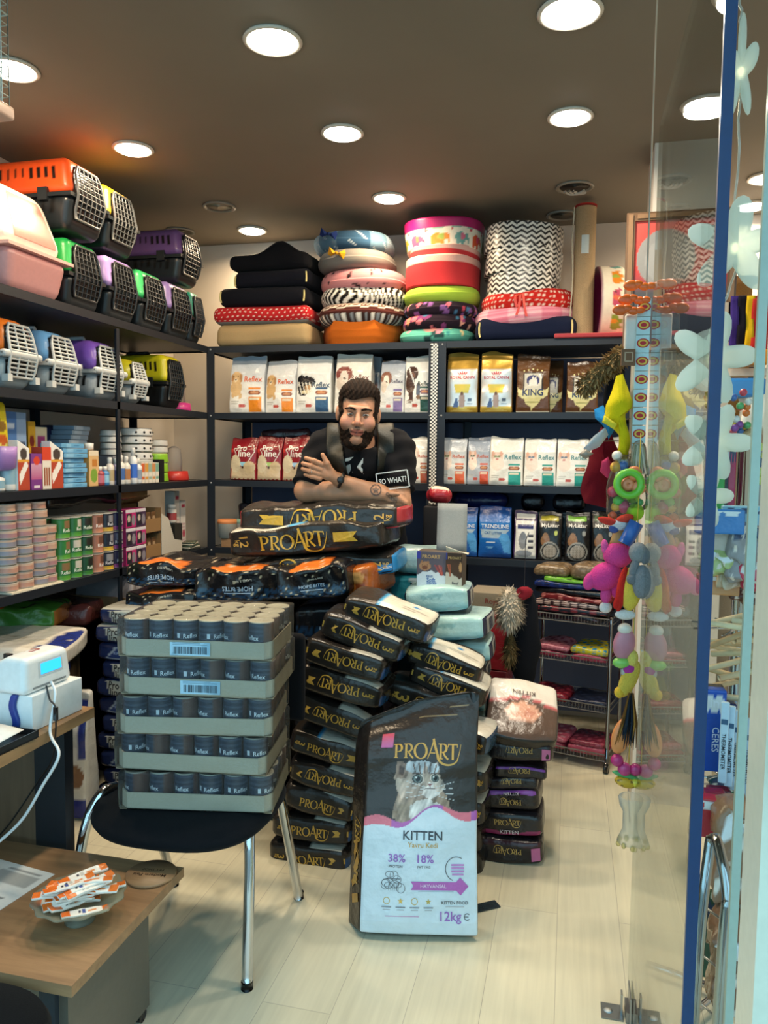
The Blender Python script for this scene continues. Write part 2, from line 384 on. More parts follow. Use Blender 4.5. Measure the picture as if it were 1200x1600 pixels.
def _wood(c0, c1, axis=0, ro=.42):
    def f(nt, N, L, b):
        tc = N.new('ShaderNodeTexCoord'); mp = N.new('ShaderNodeMapping'); s = [26, 26, 26]; s[axis] = 2.0; mp.inputs['Scale'].default_value = s; L.new(tc.outputs['Object'], mp.inputs['Vector'])
        nz = N.new('ShaderNodeTexNoise'); nz.inputs['Scale'].default_value = 1.3; nz.inputs['Detail'].default_value = 8; nz.inputs['Roughness'].default_value = .65; L.new(mp.outputs['Vector'], nz.inputs['Vector'])
        cr = N.new('ShaderNodeValToRGB'); cr.color_ramp.elements[0].color = (*lin(c0), 1); cr.color_ramp.elements[0].position = .3; cr.color_ramp.elements[1].color = (*lin(c1), 1); cr.color_ramp.elements[1].position = .7
        L.new(nz.outputs['Fac'], cr.inputs['Fac']); L.new(cr.outputs['Color'], b.inputs['Base Color']); b.inputs['Roughness'].default_value = ro
    return f
M_FLOOR = node_mat('cream_plank_floor', _floor)
M_CEIL = node_mat('dark_ceiling_paint', _plain('7d766a', .75, 3, .08))
M_WALL = node_mat('warm_white_paint', _plain('d8cdbf', .8, 2, .05))
M_NAVY = node_mat('navy_panel', _plain('4a5675', .6, 3, .1))
M_WOOD = node_mat('walnut_laminate', _wood('86674a', 'aa8560', 0))
M_WOODY = node_mat('walnut_laminate_long', _wood('86684a', 'ab8860', 1))
M_WOODZ = node_mat('walnut_laminate_upright', _wood('5f4c3a', '77604a', 2))
M_PAVE = node_mat('grey_paving', _plain('8d8b86', .8, 5, .1))
XW0, XW1, YW0, YW1 = -2.50, 1.62, 0.35, 4.53
S(bb(MB(), XW0, XW1, YW0, YW1, -.1, 0), 'floor', M_FLOOR)
S(bb(MB(), XW0-6, XW1+6, -7, YW0, -.12, -.01), 'ground', M_PAVE)
S(bb(MB(), XW0-.12, XW1+.12, YW0, YW1+.12, CEIL, CEIL+.15), 'ceiling', M_CEIL)
S(bb(MB(), XW0-.12, XW0, YW0, YW1+.12, -.1, CEIL), 'wall_left', M_WALL)
S(bb(MB(), XW1, XW1+.12, YW0, YW1+.12, -.1, CEIL), 'wall_right', M_WALL)
S(bb(MB(), XW0, XW1, YW1, YW1+.12, -.1, CEIL), 'wall_back', M_WALL)
S(bb(MB(), .30, .56, 3.44, 3.70, 0, CEIL), 'trim_1', M_WALL)          # square white pillar behind the poster

# ---- recessed ceiling lamps: each carries its own light
def lamp(x, y, on, warm, label, r=.072, bulb=False):
    t = T('ceiling_lamp', label, 'ceiling lamp', (x, y, CEIL), 0, 'recessed ceiling lamps')
    m = MB(); lathe(m, [(r+.012, 0), (r+.016, -.006), (r+.006, -.011), (r, -.007), (r-.003, .0), (r-.004, -.001)], 36, 'd9d2c4' if on else '8a8478', caps=False); O(m, 'rim', 'satin', t)
    m = MB()
    if on:
        lathe(m, [(r-.004, -.004), (r-.012, -.016), (r-.03, -.021), (.002, -.023)], 32, (1, .93, .78) if warm else (1, .97, .92)); O(m, 'diffuser', 'glow16', t)
        ld = bpy.data.lights.new('lamp_light', 'AREA'); ld.shape = 'DISK'; ld.size = 2*r; ld.energy = LAMP*on; ld.color = (1, .76, .48) if warm else (1, .87, .68); ld.spread = R_(165)
        lo = bpy.data.objects.new('lamp_light', ld); COL.objects.link(lo); lo.parent = t; lo.location = (0, 0, -.026)
    else:
        lathe(m, [(r-.004, -.002), (r*.6, -.001 if not bulb else -.0015), (.002, -.001)], 32, ('c9c0b0' if 'pale' in label else '6f675b') if not bulb else '3b3732'); O(m, 'diffuser', 'satin', t)
    if bulb:
        m = MB()
        for k in range(3): tube(m, curve([(-.045+.02*k, -.012, -.024), (-.02+.02*k, .016, -.030), (.02+.014*k, .008, -.030), (.045, -.012+.008*k, -.024)]), .006, 8, (1, .9, .7) if on else 'b5b0a6')
        O(m, 'bulb', 'glow12' if on else 'bulb', t)
lamp(-.95, 2.36, 1.0, True, 'lit recessed lamp with a curled bulb showing, nearest above the shop middle', .078, True)
lamp(-.04, 2.40, 1.0, False, 'brightest lit recessed lamp cut by the top edge of the photo', .08)
lamp(-1.89, 2.34, .9, True, 'lit orange-rimmed recessed lamp beside the hanging cage', .075)
lamp(-1.86, 3.04, .9, True, 'lit recessed lamp above the stacked pet carriers')
lamp(-.935, 3.07, 1.0, False, 'lit white recessed lamp in the middle of the ceiling')
lamp(-.04, 3.11, 1.0, False, 'lit recessed lamp left of the glass door')
lamp(-.93, 3.87, .8, True, 'small lit recessed lamp above the elephant print bed')
lamp(-1.84, 3.83, 0, True, 'unlit pale recessed lamp between two lit ones at the back left')
lamp(-1.84, 4.26, .8, True, 'lit recessed lamp above the black cushions throwing an orange glow')
lamp(-.02, 3.90, 0, True, 'unlit recessed lamp with a bare curled bulb above the zigzag beds', .075, True)
lamp(-.08, 4.33, 0, True, 'unlit recessed lamp behind the top of the scratching post')
lamp(.84, 3.95, .9, True, 'lit recessed lamp at the right edge beside the hanging starfish')
lamp(.86, 4.36, .8, False, 'lit oval-looking recessed lamp above the upper starfish light')
lamp(-2.27, 4.2, 0, True, 'dark unlit recessed lamp in the back left ceiling corner')

# ---- shelving
EDGE = '20262f'
def shelf_unit(label, along, x0, x1, y0, y1, levels, posts, back=None):
    t = T('shelving_unit', label, 'shelf', ((x0+x1)/2, (y0+y1)/2, 0)); cx, cy = (x0+x1)/2, (y0+y1)/2
    for z in levels:
        m = MB(); bb(m, x0-cx, x1-cx, y0-cy, y1-cy, z-.028, z-.002, '4b4d51'); th = .034
        if along == 'x':
            bb(m, x0-cx, x1-cx, y0-cy-.003, y0-cy+.012, z-th, z, EDGE); bb(m, x0-cx, x1-cx, y1-cy-.012, y1-cy, z-th, z, EDGE)
            bb(m, x0-cx, x0-cx+.012, y0-cy, y1-cy, z-th, z, EDGE); bb(m, x1-cx-.012, x1-cx, y0-cy, y1-cy, z-th, z, EDGE)
        else:
            bb(m, x1-cx-.012, x1-cx+.003, y0-cy, y1-cy, z-th, z, EDGE); bb(m, x0-cx, x0-cx+.012, y0-cy, y1-cy, z-th, z, EDGE)
            bb(m, x0-cx, x1-cx, y1-cy-.012, y1-cy, z-th, z, EDGE)
        O(m, 'shelf', 'steel', t)
    for (px, py, wd, top) in posts:
        m = MB(); sx = 1 if px < cx else -1; sy = 1 if py < cy else -1
        bb(m, min(px, px+sx*wd)-cx, max(px, px+sx*wd)-cx, py-.002-cy, py+.002-cy, 0, top, EDGE); bb(m, px-.002-cx, px+.002-cx, min(py, py+sy*wd)-cy, max(py, py+sy*wd)-cy, 0, top, EDGE)
        for z in levels: ell(m, (px+sx*wd/2-cx, py-sy*.003-cy, z-.017), (.006, .003, .006), '8d8f92', 8, 5)
        O(m, 'post', 'steel', t)
    if back: O(bb(MB(), back[0]-cx, back[1]-cx, y1-cy-.012, y1-cy, .05, levels[-1]-.04), 'back_panel', M_NAVY, t)
    return t
YBB = YB+.49
shelf_unit('dark metal shelving along the left wall under the pet carriers', 'y', -2.47, XL, 2.06, YB-.006, SH,
    [(XL, 2.08, .03, 2.09), (XL+.001, W(187, 640, x=XL)[1], .022, 2.05), (-2.45, 2.08, .03, 2.09), (-2.45, W(187, 640, x=XL)[1]+.03, .03, 2.09), (-2.45, YB-.01, .03, 2.09)])
PX = -.684
shelf_unit('dark metal shelving on the back wall behind the man', 'x', XL, PX, YB, YBB, SH, [(XL-.004, YB-.003, .046, 2.09), (PX-.024, YB-.003, .024, 2.09), (XL+.02, YBB-.03, .04, 2.09), (PX-.03, YBB-.03, .03, 2.09)], (XL+.06, PX))
shelf_unit('navy metal shelving on the back wall right of the checked strip', 'x', PX+.003, .98, YB, YBB, SH, [(PX+.003, YB-.003, .04, 2.09), (.975, YB-.003, .04, 2.09), (PX+.08, YBB-.03, .04, 2.09), (.96, YBB-.03, .04, 2.09)], (PX, .97))
m = MB(); chk = lambda u, v: np.where((((np.floor(u*3.999)+np.floor(v*107.999)) % 2) > .5)[:, None], lin('e9e6df'), lin('1b1b1d'))
slab(m, lambda u, v: np.stack([(u-.5)*.036, 0*u, v*.98], 1), 12, 324, .003, chk)
X(m, 'checked_strip', 'satin', 'black and white checked strip hanging down the shelf upright', 'ribbon', (PX-.016, YB-.012, 1.10))
# ------------------------------------------------------------------ left shelving: pet carriers on the two upper shelves
RZL = PI/2                                      # things on the left shelves face the shop (+x)
ORD = ['lowest', 'second from the bottom', 'third from the bottom', 'fourth from the bottom', 'fifth from the bottom', 'sixth from the bottom', 'seventh from the bottom', 'eighth from the bottom', 'ninth from the bottom', 'topmost', 'eleventh', 'twelfth']
def frustum(w0, w1):                            # taper in x and y with height
    def f(P, h, k0, k1):
        t = np.clip(P[:, 2]/h, 0, 1); s = k0+(k1-k0)*t; Q = P.copy(); Q[:, 0] *= s; Q[:, 1] *= s; return Q
    return f
def carrier(label, loc, w, L, h, top, base='1d2328', door='22262a', rz=RZL, style=0, group=None, trim=None):
    t = T('pet_carrier', label, 'pet carrier', loc, rz, group)
    hb = h*.48; rd = .035 if style == 0 else .055
    slots = lambda n, v0, v1, c, u0=.12, u1=.88: [('r', u0+(u1-u0)*(i+.28)/n, v0+.12*math.sin(PI*i/n)*(1 if style == 0 else 0), u0+(u1-u0)*(i+.72)/n, v1, c) for i in range(n)]
    f0 = lambda P: P*np.stack([.86+.14*np.clip(P[:, 2]/hb, 0, 1)]*2+[np.ones(len(P))], 1)
    m = MB(); b = Bx(m, w, L, hb, rd, f0)
    door_shade = ('p', [(.13, .3), (.87, .3), (.9, 1), (.1, 1)], '0d0e10')  # shade of the hollow inside, painted on the solid front
    b.all(base, (6, 10, 5), R=art(base, *slots(9, .45, .9, '0a0b0c')), Rn=(40, 16), L=art(base, *slots(9, .45, .9, '0a0b0c')), Ln=(40, 16), F=art(base, door_shade), Fn=(24, 14))
    bb(m, -w*.51, w*.51, -L*.505, L*.505, hb-.012, hb+.003, base if style == 0 else 'aeb4b6'); O(m, 'base', 'plastic', t)
    hu = h-hb
    def f1(P):
        k = np.clip(P[:, 2]/hu, 0, 1); s = 1-(.13 if style == 0 else .2)*k**(1.6 if style == 0 else 2.2); Q = P.copy(); Q[:, 0] *= s; Q[:, 1] = Q[:, 1]*(1-.05*k)+(.06*L*k if style else .03*L*k); Q[:, 2] += hb; return Q
    m = MB(); b = Bx(m, w, L, hu, rd, f1)
    tt = trim or top
    b.all(top, (8, 12, 7), R=art(top, *slots(11 if style == 0 else 4, .34, .72, '15130f', .1, .9 if style == 0 else .6)), Rn=(56, 20), L=art(top, *slots(11 if style == 0 else 4, .34, .72, '15130f', .1, .9 if style == 0 else .6)), Ln=(56, 20),
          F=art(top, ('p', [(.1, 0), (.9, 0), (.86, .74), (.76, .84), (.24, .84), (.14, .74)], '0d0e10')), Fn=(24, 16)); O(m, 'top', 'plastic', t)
    # door: rim and wire grid standing just in front of the opening painted dark on the solid shell
    m = MB(); y0 = -L/2-.006; z0, z1 = h*.17, hb+hu*.8; wd = w*.345
    def dp(x, z):
        k = max(0, (z-hb)/hu); kb = min(1, z/hb); return (x, -L/2*(.86+.14*kb)*(1-.05*k)+(.03+.03*style)*L*k-.008, z)
    lean = lambda z: wd*(1-.1*max(0, (z-hb)/hu))
    rim = [dp(-lean(z0)*.86, z0), dp(lean(z0)*.86, z0), dp(lean(z0), z0+.03), dp(lean(hb), hb), dp(lean(z1), z1-.03), dp(lean(z1)*.8, z1), dp(-lean(z1)*.8, z1), dp(-lean(z1), z1-.03), dp(-lean(hb), hb), dp(-lean(z0), z0+.03), dp(-lean(z0)*.86, z0)]
    tube(m, rim, .006, 6, door)
    nv, nh = (6, 9) if style == 0 else (3, 12)
    for i in range(1, nv):
        x = (2*i/nv-1); tube(m, [dp(x*lean(z), z) for z in (z0, (z0+hb)/2, hb, z1)], .0032 if style == 0 else .004, 5, door, caps=False)
    for j in range(1, nh):
        z = z0+(z1-z0)*j/nh; tube(m, [dp(-lean(z), z), dp(lean(z), z)], .0032 if style == 0 else .0042, 5, door, caps=False)
    O(m, 'door', 'plastic', t)
    if style:
        m = MB(); Bx(m, w*1.02, .03, .028, .012, lambda P: P+np.array([0, -L*.49, hb-.014])).all('b9bec0' if not trim else trim, (8, 2, 3)); O(m, 'door_bar', 'plastic', t)
        for s in (-1, 1): O(bb(MB(), s*w*.36-.012, s*w*.36+.012, -L*.5-.006, -L*.44, h*.1, h*.2, 'c4c8c8'), 'hinge', 'plastic', t)
    for s in (-1, 1):
        for q in (-.25, .22): m = MB(); bb(m, s*w*.5-.008, s*w*.5+.008, q*L-.022, q*L+.022, hb-.026, hb+.024, '24292d' if style == 0 else base); O(m, 'clip', 'plastic', t)
    m = MB(); yh = .05*L; tube(m, [(0, yh-.07, h-.008), (0, yh-.06, h+.016), (0, yh+.06, h+.016), (0, yh+.07, h-.008)], .009, 8, '23282c' if style == 0 else 'b9bec0'); O(m, 'handle', 'plastic', t)
    return t
GC = 'pet carriers on the left shelves'
xc = XL-.235
for y, c, lab in ((2.905, '1f9d4b', 'green topped black pet carrier on the top shelf under the orange one'), (3.185, '9a7fc0', 'lilac topped pet carrier on the top shelf under the yellow one'), (3.45, '33ad62', 'second green topped pet carrier on the top shelf, under no other'),
                  (3.715, '8f78b8', 'lilac topped pet carrier on the top shelf under the violet one'), (3.905, '2a8e76', 'teal topped pet carrier in the corner of the top shelf')):
    carrier(lab, (xc, y, SH[3]), .25 if y < 3.8 else .13, .44, .285, c, group=GC)
carrier('large orange topped pet carrier with wire door, highest on the left shelves', (xc-.005, 2.895, SH[3]+.305), .265, .50, .29, 'f0561f', door='5d6062', group=GC)
carrier('yellow topped pet carrier stacked over a lilac one', (xc, 3.185, SH[3]+.305), .25, .44, .285, 'f2c61c', door='4d5052', group=GC)
carrier('violet topped pet carrier stacked at the far end of the top shelf', (xc-.01, 3.83, SH[3]+.305), .25, .46, .275, '6b4d86', group=GC)
xc = XL-.19
for y, w, h, c, b, lab in ((2.49, .205, .265, 'ee7d24', 'aab4b8', 'orange and grey pet carrier with white slatted doors at the left edge'), (2.735, .205, .255, '6ba6dc', 'a3abb0', 'sky blue and grey pet carrier with white slatted doors'),
                        (3.06, .235, .262, '7a52b8', 'a9aeb3', 'purple and grey pet carrier with white slatted doors'), (3.295, .15, .215, 'c9c021', 'a3a8aa', 'small lime and grey pet carrier with white slatted doors')):
    carrier(lab, (xc, y, SH[2]), w, .36, h, c, b, 'b4b9ba', style=1, group=GC)
carrier('acid yellow and black pet carrier beside the pink water bowl', (XL-.22, 3.655, SH[2]), .2, .40, .275, 'd6c91f', '15181b', '191d20', group=GC)

# hooded pink litter box
t = T('litter_box', 'pale pink hooded litter box with a clear flap on the top shelf', 'litter box', (XL-.225, 2.585, SH[3]), RZL)
m = MB(); Bx(m, .35, .46, .155, .04, lambda P: P*np.stack([.86+.14*P[:, 2]/.155]*2+[np.ones(len(P))], 1)).all('d99a98', (8, 10, 5))
bb(m, -.185, .185, -.24, .24, .148, .16, 'e2b0a8'); O(m, 'tray', 'plastic', t)
def hood(P):
    k = np.clip(P[:, 2]/.25, 0, 1); Q = P.copy(); Q[:, 0] *= 1-.2*k**2; Q[:, 1] = Q[:, 1]*(1-.18*k)+.05*k; Q[:, 2] += .16; return Q
m = MB(); b = Bx(m, .345, .45, .25, .06, hood); b.all('efe0d6', (10, 10, 8)); O(m, 'hood', 'plastic', t)
m = MB(); V, Fs = ribbon([(0, -.07), (0, .075)], [.17, .17]); 
grid(m, lambda u, v: b.pts('-y', (u-.5)*(.24-.04*v), .035+v*.175, .004), 8, 8, 'c47f76'); O(m, 'flap', 'plastic', t)
m = MB(); bb(m, -.196, -.178, -.05, .03, .12, .21, 'e5a09a'); O(m, 'latch', 'plastic', t)

def feeder(label, loc, c, r, hb, bottle=True):
    t = T('water_dispenser', label, 'pet feeder', loc, RZL)
    m = MB(); lathe(m, [(r*.95, 0), (r, .004), (r*.9, hb), (r*.8, hb), (r*.72, hb*.4), (.001, hb*.35)], 28, c, sy=.8); O(m, 'bowl', 'plastic', t)
    if bottle:
        m = MB(); lathe(m, [(r*.5, hb*.4), (r*.52, hb+.06), (r*.42, hb+.12), (r*.14, hb+.135), (.001, hb+.137)], 20, (.9, .88, .86), c=(0, .01, 0)); O(m, 'tank', 'clear', t)
feeder('bright pink pet water dispenser with clear tank', (XL-.10, 3.845, SH[2]), 'd63a8e', .07, .045)
feeder('red pet feeder with a pale clear tank', (XL-.115, 3.815, SH[1]), 'd23a32', .085, .05)

# ------------------------------------------------------------------ left shelving: third shelf goods
z = SH[1]
def carton(label, cat, y0, y1, zb, h, d, faceart, side, x=XL-.02, name='carton', n=(24, 6, 30), mat='paper', rz=RZL, txt=(), group=None, tilt=(0, 0)):
    m = MB(); w = y1-y0; b = Bx(m, w, d, h, .0015); b.all(side, (2, 2, 2), F=faceart, Fn=(n[0], n[2]))
    for s, at, size, c, *ro in txt: b.decal(fit(s, size) if size > 0 else text(s), '-y', at, 1 if size > 0 else -size, c, ro[0] if ro else 0)
    return X(m, name, mat, label, cat, (x-d/2, (y0+y1)/2, zb), rz, group, tilt)
def bottle(label, y, zb, r, h, c, cap, band=None, x=XL-.06, name='bottle', group=None, neck=.35):
    t = T(name, label, 'bottle', (x, y, zb), RZL, group)
    m = MB(); hn = h*.78
    lathe(m, [(r*.9, 0), (r, .006), (r, hn*.2), (r, hn*.22), (r, hn*.7), (r, hn*.72), (r, hn*.86), (r*neck, hn), (.001, hn)], 20, [c, c, c, band or c, band or c, c, c, c, c]); O(m, 'body', 'plastic', t)
    m = MB(); lathe(m, [(r*neck*1.05, hn), (r*neck*1.1, h*.98), (r*neck*.9, h), (.001, h)], 14, cap); O(m, 'cap', 'plastic', t)
m = MB(); b = Bx(m, .13, .05, .2, .02, lambda P: P*np.stack([np.ones(len(P)), 1-.75*(P[:, 2]/.2)**2, np.ones(len(P))], 1)); b.all('d9c51f', (6, 4, 8), F=art('d9c51f', ('e', .6, .55, .3, .12, '7a5a18'), ('r', .1, .1, .9, .3, 'e8dc70'), ('e', .7, .3, .2, .1, 'c05a1c')), Fn=(20, 24))
b.decal(fit('GO', .06), '-y', (-.02, .05), 1, '3a5d1e'); X(m, 'treat_pouch', 'gloss', 'yellow treat pouch above the purple tub at the left edge', 'pet food', (XL-.09, 2.42, z+.13), RZL)
t = T('plastic_tub', 'lilac scalloped plastic tub of goods at the left edge', 'tub', (XL-.09, 2.43, z+.075), RZL)
m = MB(); lathe(m, [(.05, 0), (.07, .01), (.075, .05), (.08, .09), (.074, .09), (.066, .02), (.001, .015)], 30, '9d79bd', fn=lambda V: V*np.stack([1+.04*np.sin(8*np.arctan2(V[:, 1], V[:, 0]))]*2+[np.ones(len(V))], 1)); O(m, 'body', 'plastic', t)
for y, lab in ((2.40, 'white shampoo bottle under the lilac tub, nearer the edge'), (2.455, 'white shampoo bottle with pale blue label beside the leaning white box')):
    bottle(lab, y, z, .028, .15 if y > 2.42 else .07, 'e9e7e2', 'f2f0ea', '8fb3c4')
wa = art('eceae6', ('r', 0, 0, 1, .55, 'b5472f'), ('p', [(.2, .1), (.9, .5), (.7, .6), (.1, .3)], 'efe9e2'), ('e', .5, .72, .3, .12, '4a3f3c'), ('r', 0, .56, 1, .62, 'e0a23c'))
for y0, y1, h, lab in ((2.470, 2.535, .19, 'white and red grooming brush box beside the purple box'), (2.655, 2.735, .19, 'white and red grooming brush box leaning against the pale blue cards')):
    m = MB(); w = y1-y0; b = Bx(m, w, .04, h, .001, lambda P, h=h, w=w: np.stack([P[:, 0], P[:, 1], np.where(P[:, 2] > h*.8, np.minimum(P[:, 2], h-(P[:, 0]+w/2)*.5), P[:, 2])], 1))
    b.all('eceae6', (4, 2, 8), F=wa, Fn=(20, 40)); X(m, 'brush_box', 'paper', lab, 'box', (XL-.045, (y0+y1)/2, z), RZL)
carton('tall blue product carton with a photo panel, behind the white boxes', 'carton', 2.50, 2.64, z, .30, .10, art('4b78b4', ('r', .6, 0, 1, 1, '8aa6c8'), ('r', .65, .1, .95, .6, '2f3c55'), ('e', .8, .35, .1, .12, 'd8d2c8'), ('r', .1, .3, .5, .6, '3c66a0'), ('r', .1, .78, .5, .86, 'c7d7ea')), '3f6aa5', XL-.12)
carton('second blue product carton behind at the left', 'carton', 2.385, 2.49, z+.10, .20, .10, art('5286c0', ('r', .2, .2, .8, .7, '6b9ed2')), '4070aa', XL-.16)
carton('narrow yellow carton between the blue carton and the pink one', 'carton', 2.70, 2.745, z, .27, .06, art('dba52a', ('e', .5, .7, .3, .1, '8c2d20')), 'c79020', XL-.16)
carton('narrow magenta framed carton behind the pale blue cards', 'carton', 2.755, 2.83, z, .25, .06, art('d9c9a8', ('r', .2, .1, .8, .85, 'a33a7a')), 'b29a6a', XL-.17)
carton('purple and white carton with an orange badge on the third shelf', 'carton', 2.537, 2.600, z, .14, .05, art('7a3a86', ('g', .3, .7, 'b45a8a', 'c99bb6'), ('e', .5, .8, .3, .12, 'd0442c'), ('r', .25, .05, .75, .12, 'e8d8e0')), '6a2f78')
carton('red topped treat box with sausages on the third shelf', 'carton', 2.602, 2.655, z, .165, .05, art('e4ddd2', ('r', 0, .68, 1, 1, 'd2452b'), ('r', .15, .1, .3, .5, '8a4a2c'), ('r', .4, .1, .55, .5, '9a5230'), ('r', .65, .1, .8, .5, '8a4a2c')), 'c84a2e')
for k in range(9):                              # pale blue carded packs lying in a stack
    m = MB(); b = Bx(m, .155, .10, .019, .002); b.all('6ba4cc', (2, 2, 1), F=art('6ba9d2', ('r', .1+.05*(k % 3), .2, .4, .8, '8cc0e0'), ('r', .55, .3, .8, .7, '4a86b4')), Fn=(16, 4))
    X(m, 'comb_pack', 'paper', 'flat pale blue carded pack, %s of the stack of nine' % ORD[k], 'pack', (XL-.075-.006*(k % 3), 2.82+.004*((k*7) % 5-2), z+.0205*k), RZL+R_((k*5) % 7-3)*.8, 'pale blue packs on the third shelf')
for k in range(7):
    m = MB(); Bx(m, .14, .10, .02, .002).all('7d93a8', (2, 2, 1), F=art('8ba0b4', ('r', .1, .2, .5, .8, 'a9bccb')), Fn=(12, 4))
    X(m, 'comb_pack', 'paper', 'flat grey blue carded pack, %s of the stack behind the orange bottle' % ORD[k], 'pack', (XL-.19, 2.965+.01*k, z+.12+.0205*k if k else z+.12), RZL+R_(k), 'grey blue packs on the third shelf')
carton('plain dark carton carrying the grey blue packs', 'carton', 2.90, 3.04, z, .118, .10, 'ffffff' and art('3a3f4a'), '343944', XL-.14)
ORC = carton('orange and cream pet shampoo carton with a green leaf', 'carton', 2.915, 2.985, z, .155, .05, art('d9b27c', ('e', .5, .3, .35, .2, '7da23e'), ('r', 0, .85, 1, 1, 'e6d8bd'), ('r', .3, .55, .8, .75, 'c27e38')), 'cf9a55', XL-.03)
m = MB(); lathe(m, [(.02, 0), (.021, .03), (.001, .032)], 16, 'efeae0'); O(m, 'cap', 'plastic', ORC).location = (0, 0, .156)
for y, c, bd, h, lab in ((2.998, '94353f', 'c06a7a', .085, 'small dark red bottle'), (3.035, '3f7fb4', '8ec3e0', .085, 'small blue bottle'), (3.075, 'd8cfc6', 'b4a07a', .125, 'white supplement bottle with a gold band'), (3.12, 'c9b9d8', '5a3d86', .12, 'white bottle with a violet band'),
                         (3.16, 'dcdcd8', '4a6fae', .135, 'white bottle with a blue band by the upright'), (3.205, 'dcd9d2', 'b37a4c', .13, 'white bottle with a tan band behind the upright'), (3.265, 'e2e4e6', '3f6fd0', .17, 'white spray pack with a bright blue label'), (3.305, 'd9dadb', '8d9bb0', .12, 'silver grey bottle beside the blue labelled one')):
    bottle(lab+' on the third left shelf', y, z, .02, h, c, 'e8e6e0', bd, XL-.035, neck=.5, group='small bottles on the third left shelf')
for k, (y, c) in enumerate(((3.345, 'd8693a'), (3.378, 'dba047'), (3.411, '9bb3a0'), (3.444, 'cf8f5a'), (3.477, '7fae9a'))):
    carton(['first', 'second', 'third', 'fourth', 'last'][k]+' small striped carton in the row of five before the bowls', 'carton', y-.015, y+.015, z, .10, .035, art('e9e2d6', ('r', 0, .55, 1, .95, c), ('r', .1, .15, .9, .3, c)), 'dcd5ca', XL-.03, n=(8, 4, 14), group='five small striped cartons')
carton('small black carton next to the lime bowls', 'carton', 3.50, 3.545, z, .115, .04, art('15151a'), '121216', XL-.03, n=(4, 2, 4))
def bowl(label, y, zb, r, h, c, rim, x=XL-.12, spots=None):
    m = MB(); cf = [c, c, c, rim, rim, c, c]
    lathe(m, [(r*.98, 0), (r, .004), (r*.93, h*.8), (r*.92, h), (r*.85, h), (r*.7, h*.4), (.001, h*.35)], 26, cf)
    if spots: 
        for a in range(5): ell(m, (r*.97*math.cos(a*.5-1.0), r*.97*math.sin(a*.5-1), h*.42), (.006, .006, h*.18), spots, 8, 5)
    X(m, 'pet_bowl', 'plastic', label, 'pet bowl', (x, y, zb), 0, 'pet bowls on the third left shelf')
for k in range(4): bowl('white pet bowl with a black bone, %s of its stack of four' % ORD[k], 3.43, z+.115+.039*k, .082, .036, 'e6e4df', '26262a', spots='1c1c1e')
bowl('pale grey pet bowl above the lime ones', 3.43, z+.078, .086, .036, 'b9bbb6', 'd2d3cf'); 
for k in range(2): bowl('lime green pet bowl, %s of the lime pair' % ('lower' if k == 0 else 'upper'), 3.43, z+.039*k, .088, .036, '8ccb3a', 'a3da58')
for k in range(4): bowl('small black striped white bowl by the upright, %s of four' % ORD[k], 3.245, z+.135+.03*k, .05, .028, 'd8d5ce', '2a2a2c', XL-.14)
carton('grey carton under the small striped bowls', 'carton', 3.2, 3.29, z, .132, .09, art('8e9097'), '80828a', XL-.1, n=(2, 2, 2))
for k in range(2): bowl('white bowl with black band on the lime tubs, %s of two' % ('lower' if k == 0 else 'upper'), 3.62, z+.15+.034*k, .062, .032, 'dad7d0', '29292b')
for k in range(3): bowl('bright lime tub beside the red feeder, %s of three' % ORD[k], 3.615, z+.049*k, .066, .046, '96cf33', 'a9dc55')
bowl('dull green bowl at the back of the lime tubs', 3.60, z, .07, .26, '5f8f5f', '6f9f6f', XL-.27)
m = MB(); Bx(m, .30, .22, .15, .06, lambda P: P+wav(P, .012, 14, 3)[:, None]*np.array([.4, .4, 1])).all('50565f', (10, 8, 6)); X(m, 'folded_mat', 'gloss', 'folded grey mat in film behind the bowls', 'mat', (XL-.34, 3.42, z+.014), RZL)
m = MB(); Bx(m, .34, .2, .10, .045, lambda P: P+wav(P, .01, 12, 4)[:, None]*np.array([.3, .3, 1])).all('26305a', (10, 8, 6)); X(m, 'pet_cushion', 'fabric', 'navy pet cushion behind the pale blue packs', 'cushion', (XL-.33, 2.98, z+.16), RZL)
carton('dark carton under the navy cushion', 'carton', 2.83, 3.12, z, .155, .16, art('2c2f38'), '2a2d36', XL-.26, n=(2, 2, 2))

# ------------------------------------------------------------------ left shelving: tins on the lowest shelf
z = SH[0]
def tin_mesh(c, lid='a9a59c', h=.0325, r=.041):
    m = MB(); lathe(m, [(r*.95, 0), (r, .003), (r*.98, .006), (r*.98, h*.62), (r*.98, h*.64), (r*.98, h-.006), (r, h-.003), (r*.97, h-.001), (r*.9, h-.003), (.001, h-.003)], 22, [lid, lid, c, c, 'd6b39c', 'd6b39c', lid, lid, lid, lid])
    return m.mesh('food_tin', 'satin')
TM = [tin_mesh(c) for c in ('b98a78', '8d8a96', 'a97c80', 'c09a86')]
cols = [(2.43, 10, 0, 'nearest column of flat tins'), (2.513, 10, 0, 'second column of flat tins'), (2.596, 10, 1, 'third column of flat tins'), (2.655, 7, 2, 'lower fourth column of flat tins'), (2.47, 10, 1, 'near back column of flat tins'), (2.555, 10, 1, 'far back column of flat tins')]
for ci, (y, n, ty, nm) in enumerate(cols):
    for k in range(n):
        o = bpy.data.objects.new('food_tin', TM[(ty+(k//3)) % 4]); COL.objects.link(o)
        tag(o, '%s: %s tin' % (nm, ORD[k]), 'tin', 'flat pet food tins stacked on the lowest left shelf'); place(o, (XL-.05-.075*(ci > 3)-(.006 if k % 2 else 0), y+.003*((k*3+ci) % 3-1), z+.008+.0327*k), ci+k)
